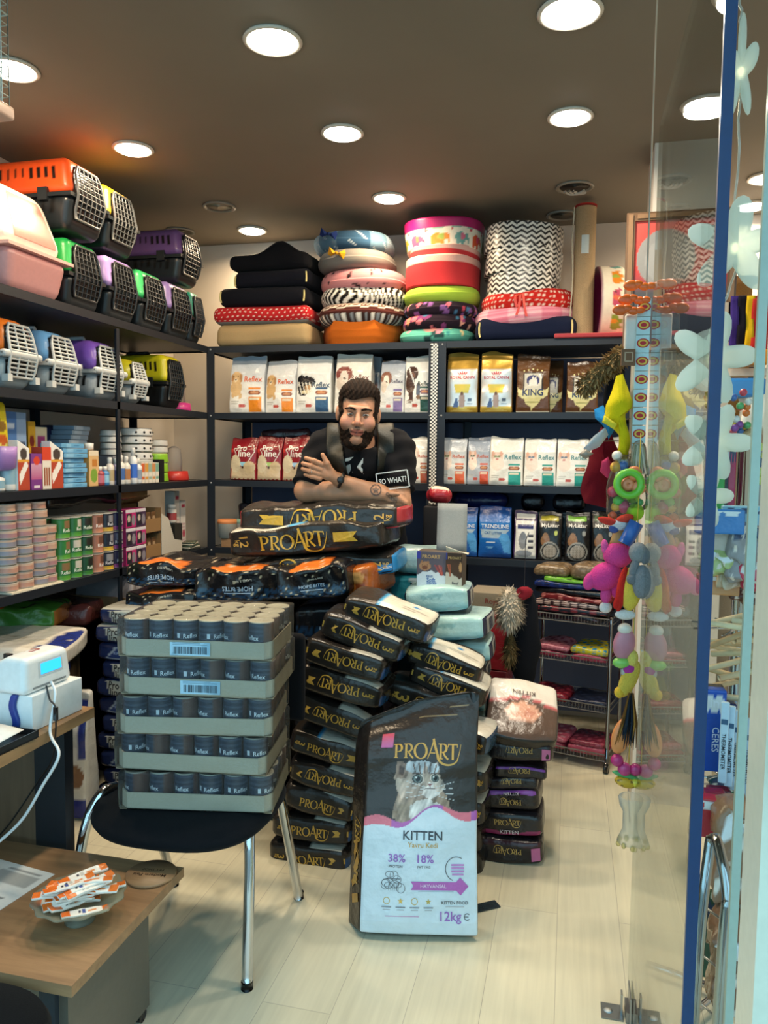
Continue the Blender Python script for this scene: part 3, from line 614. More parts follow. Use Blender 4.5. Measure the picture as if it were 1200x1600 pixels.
for k in range(2):
    m = MB(); bb(m, -.15, .15, -.07, .07, 0, .0035, 'c9c3b2'); X(m, 'card_sheet', 'card', 'cardboard sheet under the flat tins, %s of two' % ('lower' if k == 0 else 'upper'), 'cardboard', (XL-.074+.006*(k == 0), 2.54, z+.0003+.0037*k), RZL+R_(1.5*k))
def can_mesh(body, lo, word, wc, badge, r=.037, h=.086):
    m = MB()
    def cf(th, zz, i):
        c = np.tile(lin(body), (len(th), 1)); c[zz < h*.24] = lin(lo); fr = np.abs(((th+PI/2+PI) % (2*PI))-PI)
        c[(fr < .5) & (zz > h*.5) & (zz < h*.86)] = lin(badge); c[(zz < .004) | (zz > h-.005)] = lin('b4b0a6'); return c
    pr = [(r*.93, 0), (r, .003), (r, .0045), (r*.975, .006)]+[(r*.975, h*k) for k in (.16, .235, .245, .4, .49, .51, .7, .85, .87)]+[(r*.975, h-.006), (r, h-.0045), (r*.98, h-.001), (r*.9, h-.003), (.001, h-.003)]
    lathe(m, pr, 40, cf)
    V, Fs = fit(word, .05); a = V[:, 0]/r-PI/2; P = np.stack([np.cos(a)*(r*.985), np.sin(a)*(r*.985), V[:, 1]+h*.4], 1); m.add(P, Fs, wc, 0, False)
    return m.mesh('food_can', 'satin')
CM = [can_mesh('2f7a3c', '5a9d3c', 'Reflex', 'e9efe2', '8a6a48'), can_mesh('2a6d38', '4f943a', 'Reflex', 'e9efe2', 'c9c2b4'), can_mesh('244f34', '3c7c38', 'Reflex', 'e9efe2', '2a2a26'), can_mesh('a8705c', 'c08468', 'Reflex', 'efe4dc', '6d4a3c'), can_mesh('1e2434', 'c9a43a', 'Reflex', 'e2e2e6', '8d8d92'), can_mesh('3a2c52', 'a44a94', 'Reflex', 'e2e2e6', '9a94a6')]
CN = ['green Reflex can with a brown dog', 'green Reflex can with a pale dog', 'dark green Reflex can', 'salmon coloured Reflex can', 'navy Reflex can with a yellow foot', 'violet Reflex can with a magenta foot']
CN = [c.replace('Reflex ', 'pet food ') for c in CN]
for r in range(2):
    for i in range(6):
        for k in range(3):
            o = bpy.data.objects.new('food_can', CM[i]); COL.objects.link(o)
            tag(o, '%s, %s row of its %s column' % (CN[i], ['bottom', 'middle', 'top'][k], ['front', 'hidden rear'][r]), 'can', 'tall pet food cans on the lowest left shelf'); place(o, (XL-.045-.08*r, 2.735+.0775*i, z+.0865*k), RZL+.5*((i*5+k*3) % 4-1.5)*.35)
pa = lambda c: art(c, ('r', 0, .82, 1, 1, 'd9d2da'), ('r', .08, .1, .55, .75, '2b2430'), ('e', .75, .4, .18, .3, '8d8790'), ('e', .3, .5, .13, .2, 'c9b9a8'))
for i in range(2):
    for k in range(3):
        carton('%s multipack box, %s of the %s magenta pair column' % (['magenta', 'pink and black'][(i+k) % 2], ['bottom', 'middle', 'top'][k], ['near', 'far'][i]), 'box', 3.205+.087*i-.0425, 3.205+.087*i+.0425, z+.088*k, .086, .09, pa(['c02f74', '4a3450'][(i+k) % 2]), '9d2f68', XL-.012, group='magenta multipack boxes on the lowest left shelf', n=(22, 4, 20))
t = T('display_carton', 'brown cardboard counter display of pouches on the lowest left shelf', 'display box', (XL-.02, 3.42, z), RZL)
m = MB()
for k in range(2): bb(m, -.085, .105, .02, .022, .0+.13*k, .07+.13*k, '9b7850'); bb(m, -.085, .105, .02, .16, .13*k, .13*k+.003, '8d6c47'); bb(m, -.085, -.082, .02, .16, .13*k, .12+.13*k, '94714a'); bb(m, .102, .105, .02, .16, .13*k, .12+.13*k, '94714a')
bb(m, -.085, .105, .157, .16, 0, .27, '8d6c47'); O(m, 'box', 'card', t)
m = MB(); slab(m, lambda u, v: np.stack([-.085+.19*u, .16+.02*v-.1*v, .27+.04*v+0*u], 1), 2, 2, .003, 'a5845c'); O(m, 'flap', 'card', t)
for k in range(2):
    for i in range(4):
        m = MB(); Bx(m, .04, .02, .095, .006, lambda P: P*np.stack([np.ones(len(P)), 1-.7*P[:, 2]/.095, np.ones(len(P))], 1)).all('6d4f35', (3, 2, 4), F=art('6d4f35', ('r', .15, .15, .85, .6, 'd6c8b0') if i == 0 else ('e', .5, .6, .35, .2, 'b79a78')), Fn=(10, 16))
        m.xf(Matrix.Translation((-.06+.046*i, .05, .006+.13*k))); O(m, 'pouch', 'gloss', t)
t = T('display_carton', 'white stepped cardboard display next to the brown one', 'display box', (XL-.02, 3.60, z), RZL)
m = MB()
V = [(-.07, 0), (.14, 0), (.14, .06), (.06, .075), (.0, .19), (-.07, .22)]
for y in (.02, .14): m.add([(a, y, b) for a, b in V]+[(a, y+.003, b) for a, b in V], [tuple(range(6)), tuple(range(6, 12))[::-1]]+[(i, i+6, (i+1) % 6+6, (i+1) % 6) for i in range(6)], 'cfc8ba', 0, False)
bb(m, -.07, .14, .02, .143, 0, .004, 'bdb6a8'); O(m, 'box', 'card', t)
for i in range(4):
    m = MB(); Bx(m, .035, .05, .13, .004, lambda P: P*np.stack([np.ones(len(P)), 1-.7*P[:, 2]/.13, np.ones(len(P))], 1)).all('4b4f4a' if i % 2 else '6a6d64', (3, 2, 4)); m.xf(Matrix.Translation((-.035+.042*i, .085, .005))); O(m, 'sachet', 'gloss', t)
for k in range(5):
    m = MB(); Bx(m, .11, .07, .008, .003, lambda P: P+wav(P, .004, 30, 9)[:, None]*np.array([0, 0, 1])).all(['3a3f3a', 'b8b4a4', '4a5a4a', 'c8c2b0', '556050'][k], (5, 3, 1)); X(m, 'sachet', 'gloss', 'loose flat sachet, %s of five beside the post' % ORD[k], 'sachet', (XL-.05, 3.845, z+.0005+.009*k), RZL+R_(8*k-12), 'loose sachets on the lowest left shelf')
bottle('white pill bottle with a red band on the lowest left shelf', 3.76, z+.15, .026, .1, 'd8d2c8', 'e5e0d8', 'a8484a', XL-.11, neck=.85)
carton('dark block carton under the white pill bottle', 'carton', 3.72, 3.80, z, .148, .08, art('34332f'), '30302c', XL-.07, n=(2, 2, 2))
for y0, y1, h, lab in ((3.81, 3.865, .32, 'tall white carton printed in pink, left of the post'), (3.875, 3.935, .265, 'white carton printed with pink flowers against the post')):
    carton(lab, 'carton', y0, y1, z+.0, h, .06, art('e4dcd4', *[('r', .12, .08+.07*i, .85, .1+.07*i, 'c9a9ac') for i in range(8)], ('e', .6, .3, .25, .08, 'b8485f'), ('r', .2, .85, .8, .93, 'c23a50')), 'd9d1c8', XL-.12)
m = MB(); Bx(m, .5, .14, .05, .02, lambda P: P+wav(P, .02, 9, 12)[:, None]*np.array([0, 0, 1])).all('1d1c1d', (12, 5, 3)); X(m, 'black_pouch', 'gloss', 'black film pack lying on top of the cans', 'pack', (XL-.16, 2.98, z+.285), RZL)
m = MB(); Bx(m, .24, .13, .06, .01, lambda P: P+wav(P, .02, 12, 13)[:, None]*np.array([0, 0, 1])).all('54432f', (8, 5, 3), F='8a6b40', R='5d6a80'); X(m, 'paper_pack', 'gloss', 'crumpled brown and gold pack on the magenta boxes', 'pack', (XL-.12, 3.31, z+.30), RZL)
# ------------------------------------------------------------------ back shelving: standing bags
def span(p0, p1, py, y):                        # centre and width between two photo columns on the plane y
    a, b = W(p0, py, y=y)[0], W(p1, py, y=y)[0]; return (a+b)/2, b-a
def bag_fn(w, d, h, seed, top=.1, lean=0.0, pinch=.06, wr=.006):
    def f(P):
        t = np.clip(P[:, 2]/h, 0, 1); Q = P.copy(); u = P[:, 0]/(w/2)
        prof = np.interp(t, [0, .08, .35, .7, .93, 1], [.82, .95, 1, .8, .2, top]); side = 1-.25*np.abs(np.clip(u, -1, 1))**3*np.interp(t, [0, .4, 1], [.2, 1, .3])
        Q[:, 1] = P[:, 1]*prof*side + lean*t*t + wav(P, wr, 22, seed)*np.interp(t, [0, .1, 1], [.1, 1, .8]); Q[:, 0] = P[:, 0]*(1-pinch*np.sin(PI*np.clip(t, 0, 1))*.4-pinch*.5*t) + wav(P, wr*.5, 15, seed+7)*t
        Q[:, 2] = P[:, 2] + wav(P*np.array([1, .2, .1]), .012, 30, seed+3)*np.clip(t-.75, 0, 1)*3; return Q
    return f
def bag_mesh(name, w, d, h, front, side, decals=(), seed=0, mat='gloss', n=(36, 54), lean=0.0, top=.1, wr=.006):
    m = MB(); b = Bx(m, w, d, h, .008, bag_fn(w, d, h, seed, top, lean, wr=wr)); b.all(side, (10, 4, 12), F=front, Fn=n, B=side)
    for dc in decals: b.decal(dc[0], '-y', dc[1], dc[2], dc[3], dc[4] if len(dc) > 4 else 0, eps=.0025)
    return m.mesh(name, mat)
def put(me, name, label, cat, loc, rz=0.0, group=None, tilt=(0, 0)):
    o = bpy.data.objects.new(name, me); COL.objects.link(o); return place(tag(o, label, cat, group), loc, rz, tilt)
def dogart(bg, white, kind, body, strip, kib='8a4a32', topc=None):
    it = [('g', .45, 1, white, topc or bg)]
    if kind == 'pup': it += [('e', .2, .62, .17, .11, body), ('e', .08, .60, .05, .08, 'b98a5c'), ('e', .33, .61, .05, .08, 'b98a5c'), ('e', .2, .45, .17, .16, body), ('e', .12, .33, .05, .06, body), ('e', .33, .3, .05, .05, body), ('e', .18, .585, .055, .035, 'ecd9b8'), ('e', .18, .595, .025, .017, '1c1512'), ('e', .12, .65, .018, .012, '1c1512'), ('e', .25, .65, .018, .012, '1c1512')]
    elif kind == 'dark': it += [('e', .3, .55, .26, .1, body), ('e', .15, .58, .12, .09, body), ('e', .42, .52, .08, .07, body), ('e', .2, .42, .17, .12, body), ('e', .35, .45, .1, .05, 'b98c58'), ('e', .28, .37, .14, .03, 'd8c8a0'), ('f', lambda U, V: (np.sin(U*60+V*30) > .55) & (U < .5) & (V < .55) & (V > .33), 'efe8d8')]
    elif kind == 'lab': it += [('e', .26, .68, .22, .13, body), ('e', .2, .5, .18, .17, body), ('p', [(.05, .5), (.2, .22), (.32, .24), (.3, .5)], body), ('e', .5, .4, .08, .12, '5d6472'), ('e', .52, .27, .08, .04, '8a6a50'), ('e', .22, .21, .1, .03, '7a5038'), ('e', .28, .64, .1, .05, '7a5540'), ('p', [(.08, .8), (.14, .8), (.42, .45), (.38, .45)], 'e8e6e0')]
    elif kind == 'kit': it += [('e', .22, .6, .19, .1, 'e7c9b6'), ('e', .1, .66, .05, .06, 'd9a890'), ('e', .34, .66, .05, .06, 'd9a890'), ('e', .24, .45, .2, .14, 'efdccd'), ('e', .18, .6, .05, .02, body), ('e', .28, .6, .05, .02, body), ('e', .22, .55, .04, .02, 'c97f78')]
    elif kind == 'face': it += [('e', .26, .66, .24, .13, body), ('e', .26, .6, .12, .12, 'e9dccd'), ('e', .26, .58, .05, .025, '2a1a16'), ('e', .16, .5, .12, .12, 'd9c8b8')]
    it += [('e', .74, .36, .17, .045, kib), ('e', .74, .365, .12, .025, 'c98d62'), ('r', .56, .02, .92, .28, strip), ('r', .6, .24, .88, .275, 'e5d9bd'), ('r', .58, .42, .9, .455, strip), ('e', .38, .13, .1, .035, 'c2574a'), ('r', .06, .2, .3, .213, 'b9b5ac'), ('r', .06, .16, .26, .17, 'c5c1b8')]
    return art(white, *it)
YR = YB+.035
def std(p0, p1, ptop, shelf, label, front, side, word, wc, d=.11, y=YR, seed=0, rz=0.0, name='pet_food_bag', cat='bag of pet food', group=None, extra=(), wpos=(.2, .1), ww=.5, mat='gloss', n=(36, 54), lean=0.0, wr=.006):
    cx, w = span(p0, p1, (ptop+650)/2 if shelf > 1 else (ptop+760)/2, y); z = SH[shelf]; h = W((p0+p1)/2, ptop, y=y)[2]-z
    dec = [(fit(word, w*ww), (w*wpos[0], h*wpos[1]), 1, wc)] if word else []
    for e in extra: dec.append((fit(e[0], w*e[1]) if isinstance(e[0], str) else e[0], (w*e[2], h*e[3]), 1 if isinstance(e[0], str) else w*e[1], e[4], e[5] if len(e) > 5 else 0))
    me = bag_mesh(name, w, d, h, front, side, dec, seed, mat, n, lean, wr=wr)
    return put(me, name, label, cat, (cx, y+d*.5, z), rz, group)
G1 = 'white bags on the upper back shelf'; G2 = 'bags on the middle back shelf'
pup = dogart('a9b8c9', 'ece9e2', 'pup', 'dcb887', 'e58a2a')
std(357, 412, 556, 2, 'white dog food bag with a seated golden puppy, nearest the corner post', pup, 'd3d6d8', 'Reflex', 'd8653a', seed=1, group=G1)
std(413, 462, 563, 2, 'white dog food bag with a golden puppy beside the black hatted dog bag', dogart('c8ccd0', 'eeebe4', 'pup', 'd9b07a', 'e58a2a'), 'd9dadb', 'Reflex', 'd8653a', seed=2, rz=R_(-4), group=G1)
std(461, 517, 556, 2, 'white dog food bag with a black and tan dog and blue strip', dogart('d2d4d2', 'f0ede6', 'dark', '17161a', '35587c', topc='dcdedc'), 'dcdcd8', 'Reflex', '5b6670', seed=3, group=G1, wpos=(.22, .0))
std(521, 580, 552, 2, 'tall cream dog food bag with a red brown dog behind the man', dogart('e6e0d4', 'eee9df', 'face', '8a4a42', 'b06a5c'), 'e0dcd2', 'Reflex', '8a5f55', seed=4, group=G1)
std(592, 631, 562, 2, 'grey dog food bag with a spotted dog and violet strip', dogart('9da6b2', 'd8d8d6', 'face', '8a5c4a', '7d6a9a', topc='9aa3b0'), 'aab0b8', 'Reflex', '6b6470', seed=5, group=G1)
std(631, 676, 553, 2, 'white dog food bag with a big dark brown dog beside the checked strip', dogart('e8e4da', 'efece5', 'lab', '4a332a', '2f5246', kib='7a5566'), 'dedbd2', 'Reflex', '4a4f4a', seed=6, group=G1, wpos=(.24, -.0))
for p0, p1, pt, lab, y in ((404, 425, 567, 'white bag peeking out behind the first puppy bag', YR+.15), (508, 526, 562, 'white bag peeking out behind the black and tan dog bag', YR+.16), (575, 594, 558, 'grey bag peeking out behind the tall cream bag', YR+.16)):
    std(p0-18, p1, pt, 2, lab, art('c6ccd4', ('e', .7, .5, .2, .08, 'c96a4a')), 'bcc2ca', None, 'ffffff', y=y, seed=9, group=G1, n=(12, 12))
# gold topped bags
def gold(): return art('d9d8d4', ('g', .72, 1, 'd0a240', 'c29a44'), ('r', 0, .7, 1, .715, 'e8d9a0'), ('r', .04, .535, .96, .545, 'b8323a'), ('p', [(.22, .48), (.78, .48), (.7, .32), (.3, .32)], 'd9b84e'), ('r', 0, 0, 1, .1, 'c9a23c'), ('e', .5, .2, .1, .14, 'b08a78'), ('e', .5, .32, .05, .03, '6d4434'), ('p', [(.22, .1), (.4, .1), (.36, .24), (.3, .24)], '4a5878'), ('r', .7, .2, .8, .24, '5a6472'), ('r', .66, .14, .84, .15, '9aa0aa'), ('p', [(.1, .02), (.9, .02), (.5, .1)], 'e2c566'))
CROWN = merge2(*[ribbon([(x*.55, -.18+abs(x)*.02), (x, .22-abs(x)*.25)], [.05, .09]) for x in (-.5, -.25, 0, .25, .5)], rect2(.6, .06))
for p0, p1, lab in ((697, 747, 'gold topped dog food bag beside the checked strip'), (750, 801, 'gold topped dog food bag beside the brown bags')):
    std(p0, p1, 550, 2, lab, gold(), 'b8924a', 'ROYAL CANIN', 'c62a34', seed=11+p0, wpos=(0, .085), ww=.78, extra=((CROWN, .3, 0, .155, 'c62a34'),), group='gold topped bags', mat='foil', d=.1, n=(40, 60))
# brown bags with a wolf shield
def king(): return art('5d3a1e', ('g', .75, 1, '6a4526', '3f2a1a'), ('r', 0, 0, 1, .03, 'd8cdb4'), ('p', [(.2, .66), (.26, .7), (.74, .7), (.8, .66), (.8, .3), (.2, .3)], '2a2019'), ('p', [(.23, .66), (.28, .68), (.72, .68), (.77, .66), (.77, .32), (.23, .32)], 'c9c3b4'), ('e', .5, .55, .2, .1, '232c66'),
    ('p', [(.36, .46), (.38, .55), (.46, .58), (.49, .64), (.54, .59), (.6, .63), (.62, .55), (.64, .46)], 'd6d3ca'), ('p', [(.02, .44), (.1, .4), (.9, .4), (.98, .44), (.94, .3), (.8, .24), (.2, .24), (.06, .3)], 'd9cf96'), ('p', [(.22, .26), (.78, .26), (.62, .13), (.5, .08), (.46, .02), (.44, .1), (.3, .15)], 'd3c88a'), ('r', .42, .235, .58, .245, '2a3050'), ('r', .3, .18, .7, .19, '8a8a4a'))
kx = tuple((STAR, .08, -.27+.135*i, .25-.03*abs(i-2)*.5, 'e0d59a') for i in range(5))
for p0, p1, pt, y, lab, s in ((806, 860, 553, YR, 'brown wolf shield bag next to the gold topped bags', 21), (845, 880, 563, YR+.13, 'brown wolf shield bag set back between the two in front', 22), (884, 936, 562, YR, 'brown wolf shield bag farthest right beside the fur hood', 23)):
    std(p0, p1, pt, 2, lab, king(), '4a301c', 'KING', '25305c', seed=s, y=y, wpos=(0, -.15), ww=.62, extra=kx, group='brown bags with a wolf shield', n=(44, 60))
# red bags
def prl(tri, seed): return art('8f1f28', ('g', .8, 1, '8a1c26', '6f1820'), ('p', [(.12, .72), (.88, .8), (.94, .66), (.6, .28), (.48, .28)], 'e6dfd6'), ('p', [(.15, .71), (.86, .785), (.91, .66), (.585, .3), (.49, .3)], '8a2028'), ('p', [(.38, .42), (.72, .42), (.58, .3), (.5, .3)], tri), ('r', 0, .63, .12, .72, 'c23a34'), ('r', .06, .02, .94, .3, 'cdb694'), ('e', .22, .38, .2, .2, 'd8c8a8'), ('e', .75, .3, .22, .14, 'cbb38c'), ('e', .5, .3, .05, .03, '4a2a1c'), ('p', [(.05, 0), (.1, .04), (.15, 0)], '7a2420'), ('f', lambda U, V: (V < .05) & (np.sin(U*40) > .2), '8f2a28'))
for p0, p1, c, lab, s in ((358, 400, '8fc7dc', 'red dog food bag with a blue triangle nearest the corner post', 31), (399, 439, 'a7c46a', 'red dog food bag with a green triangle, the middle one', 32), (439, 481, '9cc4e0', 'red dog food bag partly behind the man\'s arm', 33)):
    std(p0, p1, 682, 1, lab, prl(c, s), '6f1a22', None, 'ffffff', seed=s, extra=(('Pro', .4, -.06, .24, 'f2ece4'), ('line', .46, .06, .12, 'f2ece4')), group='red dog food bags', n=(40, 54))
for p0, p1, pt, y, fr, sd, lab, s in ((640, 670, 683, YR, dogart('e2e0d8', 'eceae2', 'face', 'd9bfae', 'b7624a'), 'd6d4cc', 'white bag beside the man\'s shoulder left of the checked strip', 41), (688, 729, 683, YR, dogart('b9bec4', 'd8dad8', 'kit', '6a7a4a', 'd8653c', topc='aab1ba'), 'b4b9bf', 'grey cat food bag with an orange strip beside the checked strip', 42), (729, 766, 682, YR+.01, dogart('8c97a6', 'b6bcc4', 'kit', '5a6a5a', 'd2583a', topc='8793a4'), '8f98a6', 'darker grey cat food bag with an orange strip', 43),
                              (764, 818, 683, YR, dogart('e4e1d8', 'eeebe2', 'kit', '7a8a5a', '2f9a8c', topc='dedbd2'), 'd8d5cc', 'white cat food bag with a teal strip next to the grey ones', 44), (818, 870, 684, YR, dogart('e4e1d8', 'eeebe2', 'kit', '6a7a8a', '2f9a8c', topc='dedbd2'), 'd8d5cc', 'middle white cat food bag with a teal strip', 45), (869, 921, 684, YR, dogart('e4e1d8', 'eeebe2', 'kit', '6a7a8a', '2f9a8c', topc='dedbd2'), 'd8d5cc', 'white cat food bag with a teal strip behind the hanging maroon coat', 46), (921, 972, 684, YR+.01, dogart('e4e1d8', 'eeebe2', 'kit', '6a7a8a', '2f9a8c', topc='dedbd2'), 'd8d5cc', 'white cat food bag with a teal strip farthest right, hidden by hanging toys', 47)):
    std(p0, p1, pt, 1, lab, fr, sd, 'Reflex', '5f8f90' if s > 43 else 'c9684a', seed=s, y=y, group=G2)
m = MB(); b = Bx(m, .28, .14, .06, .025, lambda P: P+wav(P, .01, 20, 48)[:, None]); b.all('3a2226', (8, 5, 4)); X(m, 'pet_food_bag', 'gloss', 'dark bag lying on the red dog food bags behind them', 'bag of pet food', (span(425, 480, 690, YR+.2)[0], YR+.19, SH[1]+.235), R_(3))
m = MB(); Bx(m, .32, .14, .23, .01, None).all('5a1a20', (2, 2, 2)); X(m, 'carton', 'card', 'dark red carton behind the red dog food bags', 'carton', (span(410, 480, 700, YR+.25)[0], YR+.26, SH[1]))
# lowest back shelf
def trend(word): return art('1f66b4', ('g', .62, 1, '2a78c4', '1a3f8a'), ('p', [(.05, .56), (.95, .56), (.7, .4), (.1, .4)], '9fb4c4'), ('g', 0, .3, '1b4f9c', '1e5fae'), ('p', [(.62, .4), (.7, .5), (.9, .48), (1, .3), (1, .1), (.8, .12), (.7, .3)], '4b94d0'), ('r', .25, .3, .5, .32, 'd2dce6'), ('r', .3, .26, .45, .27, 'b9cbe0'), ('e', .35, .22, .12, .02, '6aa5d8'))
for p0, p1, lab, s in ((700, 747, 'blue cat litter bag partly behind the grey box flap', 51), (748, 801, 'blue cat litter bag beside the white label litter', 52)):
    std(p0, p1, 793, 0, lab, trend(s), '174a92', 'TRENDLINE', 'e8eef4', seed=s, wpos=(0, .13), ww=.85, name='cat_litter_bag', cat='bag of cat litter', extra=(('CAT LITTER', .55, -.05, .0, '2f5f9a'),), group='blue cat litter bags', d=.12, wr=.009)
m = MB(); Bx(m, .30, .22, .10, .05, lambda P: P+wav(P, .012, 16, 53)[:, None]*np.array([.5, .3, 1])).all('16245e', (10, 7, 5)); X(m, 'cat_litter_bag', 'gloss', 'dark blue litter bag lying behind above the standing blue ones', 'bag of cat litter', (span(700, 800, 790, YR+.22)[0], YR+.27, SH[0]+.235))
m = MB(); Bx(m, .36, .18, .23, .02).all('142050', (3, 3, 3)); X(m, 'cat_litter_bag', 'gloss', 'dark blue litter bag standing behind the two front ones', 'bag of cat litter', (span(700, 800, 790, YR+.25)[0], YR+.27, SH[0]))
std(803, 841, 800, 0, 'purple and white labelled litter bag with a tabby cat', art('3a2450', ('r', .08, .02, .95, .8, 'd9d6d0'), ('r', .14, .07, .9, .75, 'e8e5de'), ('r', .16, .64, .86, .74, '2a2a66'), ('e', .4, .4, .18, .18, '8d8f94'), ('e', .4, .5, .12, .08, '77797e'), ('r', .62, .48, .86, .53, '3a3540'), ('r', .62, .36, .86, .41, '3a3540'), ('r', .62, .24, .86, .29, '3a3540'), ('e', .45, .13, .35, .07, '8a8f98'), ('r', .1, .84, .9, .93, 'd5d2cc')), '2c1c3c', None, 'ffffff', seed=54, name='cat_litter_bag', cat='bag of cat litter', d=.12, lean=0)
def mylit(c): return art('1b1a1b', ('r', .1, .83, .85, .92, c), ('e', .3, .42, .2, .12, '8a6444'), ('e', .3, .52, .12, .06, '9a7452'), ('e', .5, .2, .4, .2, '8f8c84'), ('e', .5, .2, .34, .165, '1f1e1e'), ('e', .5, .2, .29, .14, 'a59c90'), ('f', lambda U, V: (((U-.5)/.29)**2+((V-.2)/.14)**2 < 1) & (np.sin(U*90)*np.sin(V*110) > .3), '7d7468'), ('e', .75, .58, .08, .05, 'c9d06a' if c == 'b7a92c' else '9a9a94'))
for p0, p1, c, lab, s in ((842, 880, 'b7a92c', 'black litter bag with a yellow band', 55), (884, 925, '7fc02c', 'black litter bag with a green band', 56), (926, 966, '4a6a3a', 'black litter bag with a dull green band behind the plush toys', 57)):
    std(p0, p1, 802, 0, lab, mylit(c), '171617', 'MyLitter', 'd8d4cc', seed=s, wpos=(0, .24), ww=.75, name='cat_litter_bag', cat='bag of cat litter', group='black cat litter bags', d=.12)
for p0, p1, lab, s in ((812, 848, 'black film bundle lying on the purple litter bag', 1), (862, 915, 'black film bundle lying behind the green banded litter', 2)):
    cx, w = span(p0, p1, 795, YR+.2); m = MB(); Bx(m, w, .14, .08, .03, lambda P, s=s: P+wav(P, .008, 22, 60+s)[:, None]).all('1c1b22', (7, 5, 4)); X(m, 'film_bundle', 'gloss', lab, 'bundle', (cx, YR+.28, SH[0]+.245))
    m = MB(); Bx(m, w, .14, .24, .01).all('1a1a20', (2, 2, 2)); X(m, 'film_bundle', 'gloss', lab.replace('lying on the', 'standing behind the').replace('lying behind', 'standing far behind'), 'bundle', (cx, YR+.28, SH[0]))
m = MB(); b = Bx(m, .27, .14, .24, .03, lambda P: P+wav(P, .02, 10, 63)[:, None]); b.all('1a1c26', (10, 5, 9), F=art('1a1c26', ('p', [(.0, .4), (.12, .8), (.3, .6), (.45, .25)], '3a2a4a'), ('r', .7, .6, .95, .75, '4a6a66'), ('f', lambda U, V: np.abs(V-.3-.5*U) < .02, '8a8f9a')), Fn=(24, 20))
X(m, 'pet_food_bag', 'gloss', 'dark crumpled bag with a purple corner on the lowest shelf behind the black bags', 'bag of pet food', (span(360, 440, 800, YR+.05)[0], YR+.12, SH[0]))
t = T('pallet_board', 'pale wooden board under the paper cups on the lowest back shelf', 'board', (span(336, 420, 850, YR)[0], YR+.06, SH[0])); O(bb(MB(), -.12, .22, -.07, .07, 0, .05, '9a6b40'), 'board', M_WOOD, t)
for px, c, z2, lab in ((344, 'd98a54', 0, 'paper tub with an orange lid on the wooden board'), (366, '7fa392', .09, 'paper tub with a green lid stacked beside the black bag')):
    cx = W(px+8, 850, y=YR)[0]; m = MB(); lathe(m, [(.05, 0), (.056, .08), (.058, .082), (.058, .1), (.05, .104), (.001, .104)], 20, ['dcd6c8', 'dcd6c8', c, c, c, c]); X(m, 'paper_tub', 'paper', lab, 'tub', (cx, YR+(.03 if z2 == 0 else .08), SH[0]+.051+(.0 if z2 == 0 else .0)))

# ------------------------------------------------------------------ pet beds on the top of the back shelving
ZT = SH[3]
def bedz(px, py, y): return W(px, py, y=y)[2]
def donut(label, p0, p1, pt, pb, dep, col, y=YB+.02, mat='fabric', sq=.85, seed=0, n=72, hollow=True, soft=.5, tilt=(0, 0), extra=None, zb=None, name='pet_bed', rz=0.0, prof=None, st=.006):
    cx, w = span(p0, p1, (pt+pb)/2, y); z0 = bedz((p0+p1)/2, pb, y) if zb is None else zb; h = bedz((p0+p1)/2, pt, y)-z0; R = w/2; h *= .975; e = min(h*soft, .09)
    if prof is None:
        pr = [(R-e+e*math.sin(a), e*.98-e*math.cos(a)*.98) for a in np.linspace(0, PI/2, 6)] + [(R, z) for z in np.linspace(e, h-e, 5)[1:-1]] + [(R-e+e*math.cos(a), h-e+e*math.sin(a)) for a in np.linspace(0, PI/2, 6)]
        pr = [(.001, .004), (R*.6, .002)] + pr + ([(R-e*1.6, h-.01), (R-e*2, h*.55), (.001, h*.5)] if hollow else [(R*.5, h), (.001, h)])
    else: pr = [(R*a, h*b) for a, b in prof]
    pr2 = []                                   # fine rings where the print is seen
    for a, b in zip(pr, pr[1:]):
        k = max(1, int(math.hypot(b[0]-a[0], b[1]-a[1])/st)) if a[0] > R*.8 and b[0] > R*.8 else 1
        pr2 += [(a[0]+(b[0]-a[0])*i/k, a[1]+(b[1]-a[1])*i/k) for i in range(k)]
    pr2.append(pr[-1])
    cc = (lambda th, zz, i: col(th*R, zz, h)) if callable(col) else col
    fn = lambda V: V+np.stack([wav(V, .012, 9, seed), wav(V, .012, 9, seed+1), wav(V, .01, 8, seed+2)*np.sin(PI*np.clip(V[:, 2]/h, 0, 1))], 1)*(0 if name == 'stiff' else 1)
    m = MB(); lathe(m, pr2, n*2 if callable(col) else n, cc, sq=sq, sy=dep/w, fn=fn)
    t = T('pet_bed', label, 'pet bed', (cx, y+dep/2, z0), rz, 'pet beds on top of the back shelving', tilt); O(m, 'cushion', mat, t)
    if extra: extra(t, R, h, dep)
    return t
def dots(bg, c, p=.03, r=.006):
    def f(a, z, h):
        col = np.tile(lin(bg), (len(a), 1)); row = np.floor(z/p*1.15); x = (a+.5*p*(row % 2)) % p-p/2; y = (z % (p/1.15))-p/2.3; col[x*x+y*y < r*r] = lin(c); return col
    return f
def spots(bg, cols, n=160, s=(.012, .03), seed=0, per=1.9):
    r = np.random.default_rng(seed); sp = [(r.uniform(0, per), r.uniform(0, .16), r.uniform(*s), r.uniform(.5, 1.6), r.uniform(0, 3.1), cols[r.integers(len(cols))]) for _ in range(n)]
    def f(a, z, h):
        col = np.tile(lin(bg), (len(a), 1))
        for x, y, q, k, ro, c in sp:
            dx = ((a % per)-x+per/2) % per-per/2; dy = z-y; X_ = dx*math.cos(ro)+dy*math.sin(ro); Y_ = -dx*math.sin(ro)+dy*math.cos(ro)
            col[(X_/q)**2+(Y_/q*k)**2 < 1] = lin(c)
        return col
    return f
def zigzag(a, z, h):
    p = .047; q = .026; tri = np.abs(((a/p) % 1)-.5)*2; ph = ((z+tri*.017)/q) % 1
    return np.where((ph < .48)[:, None], lin('191818'), lin('e9e4da'))
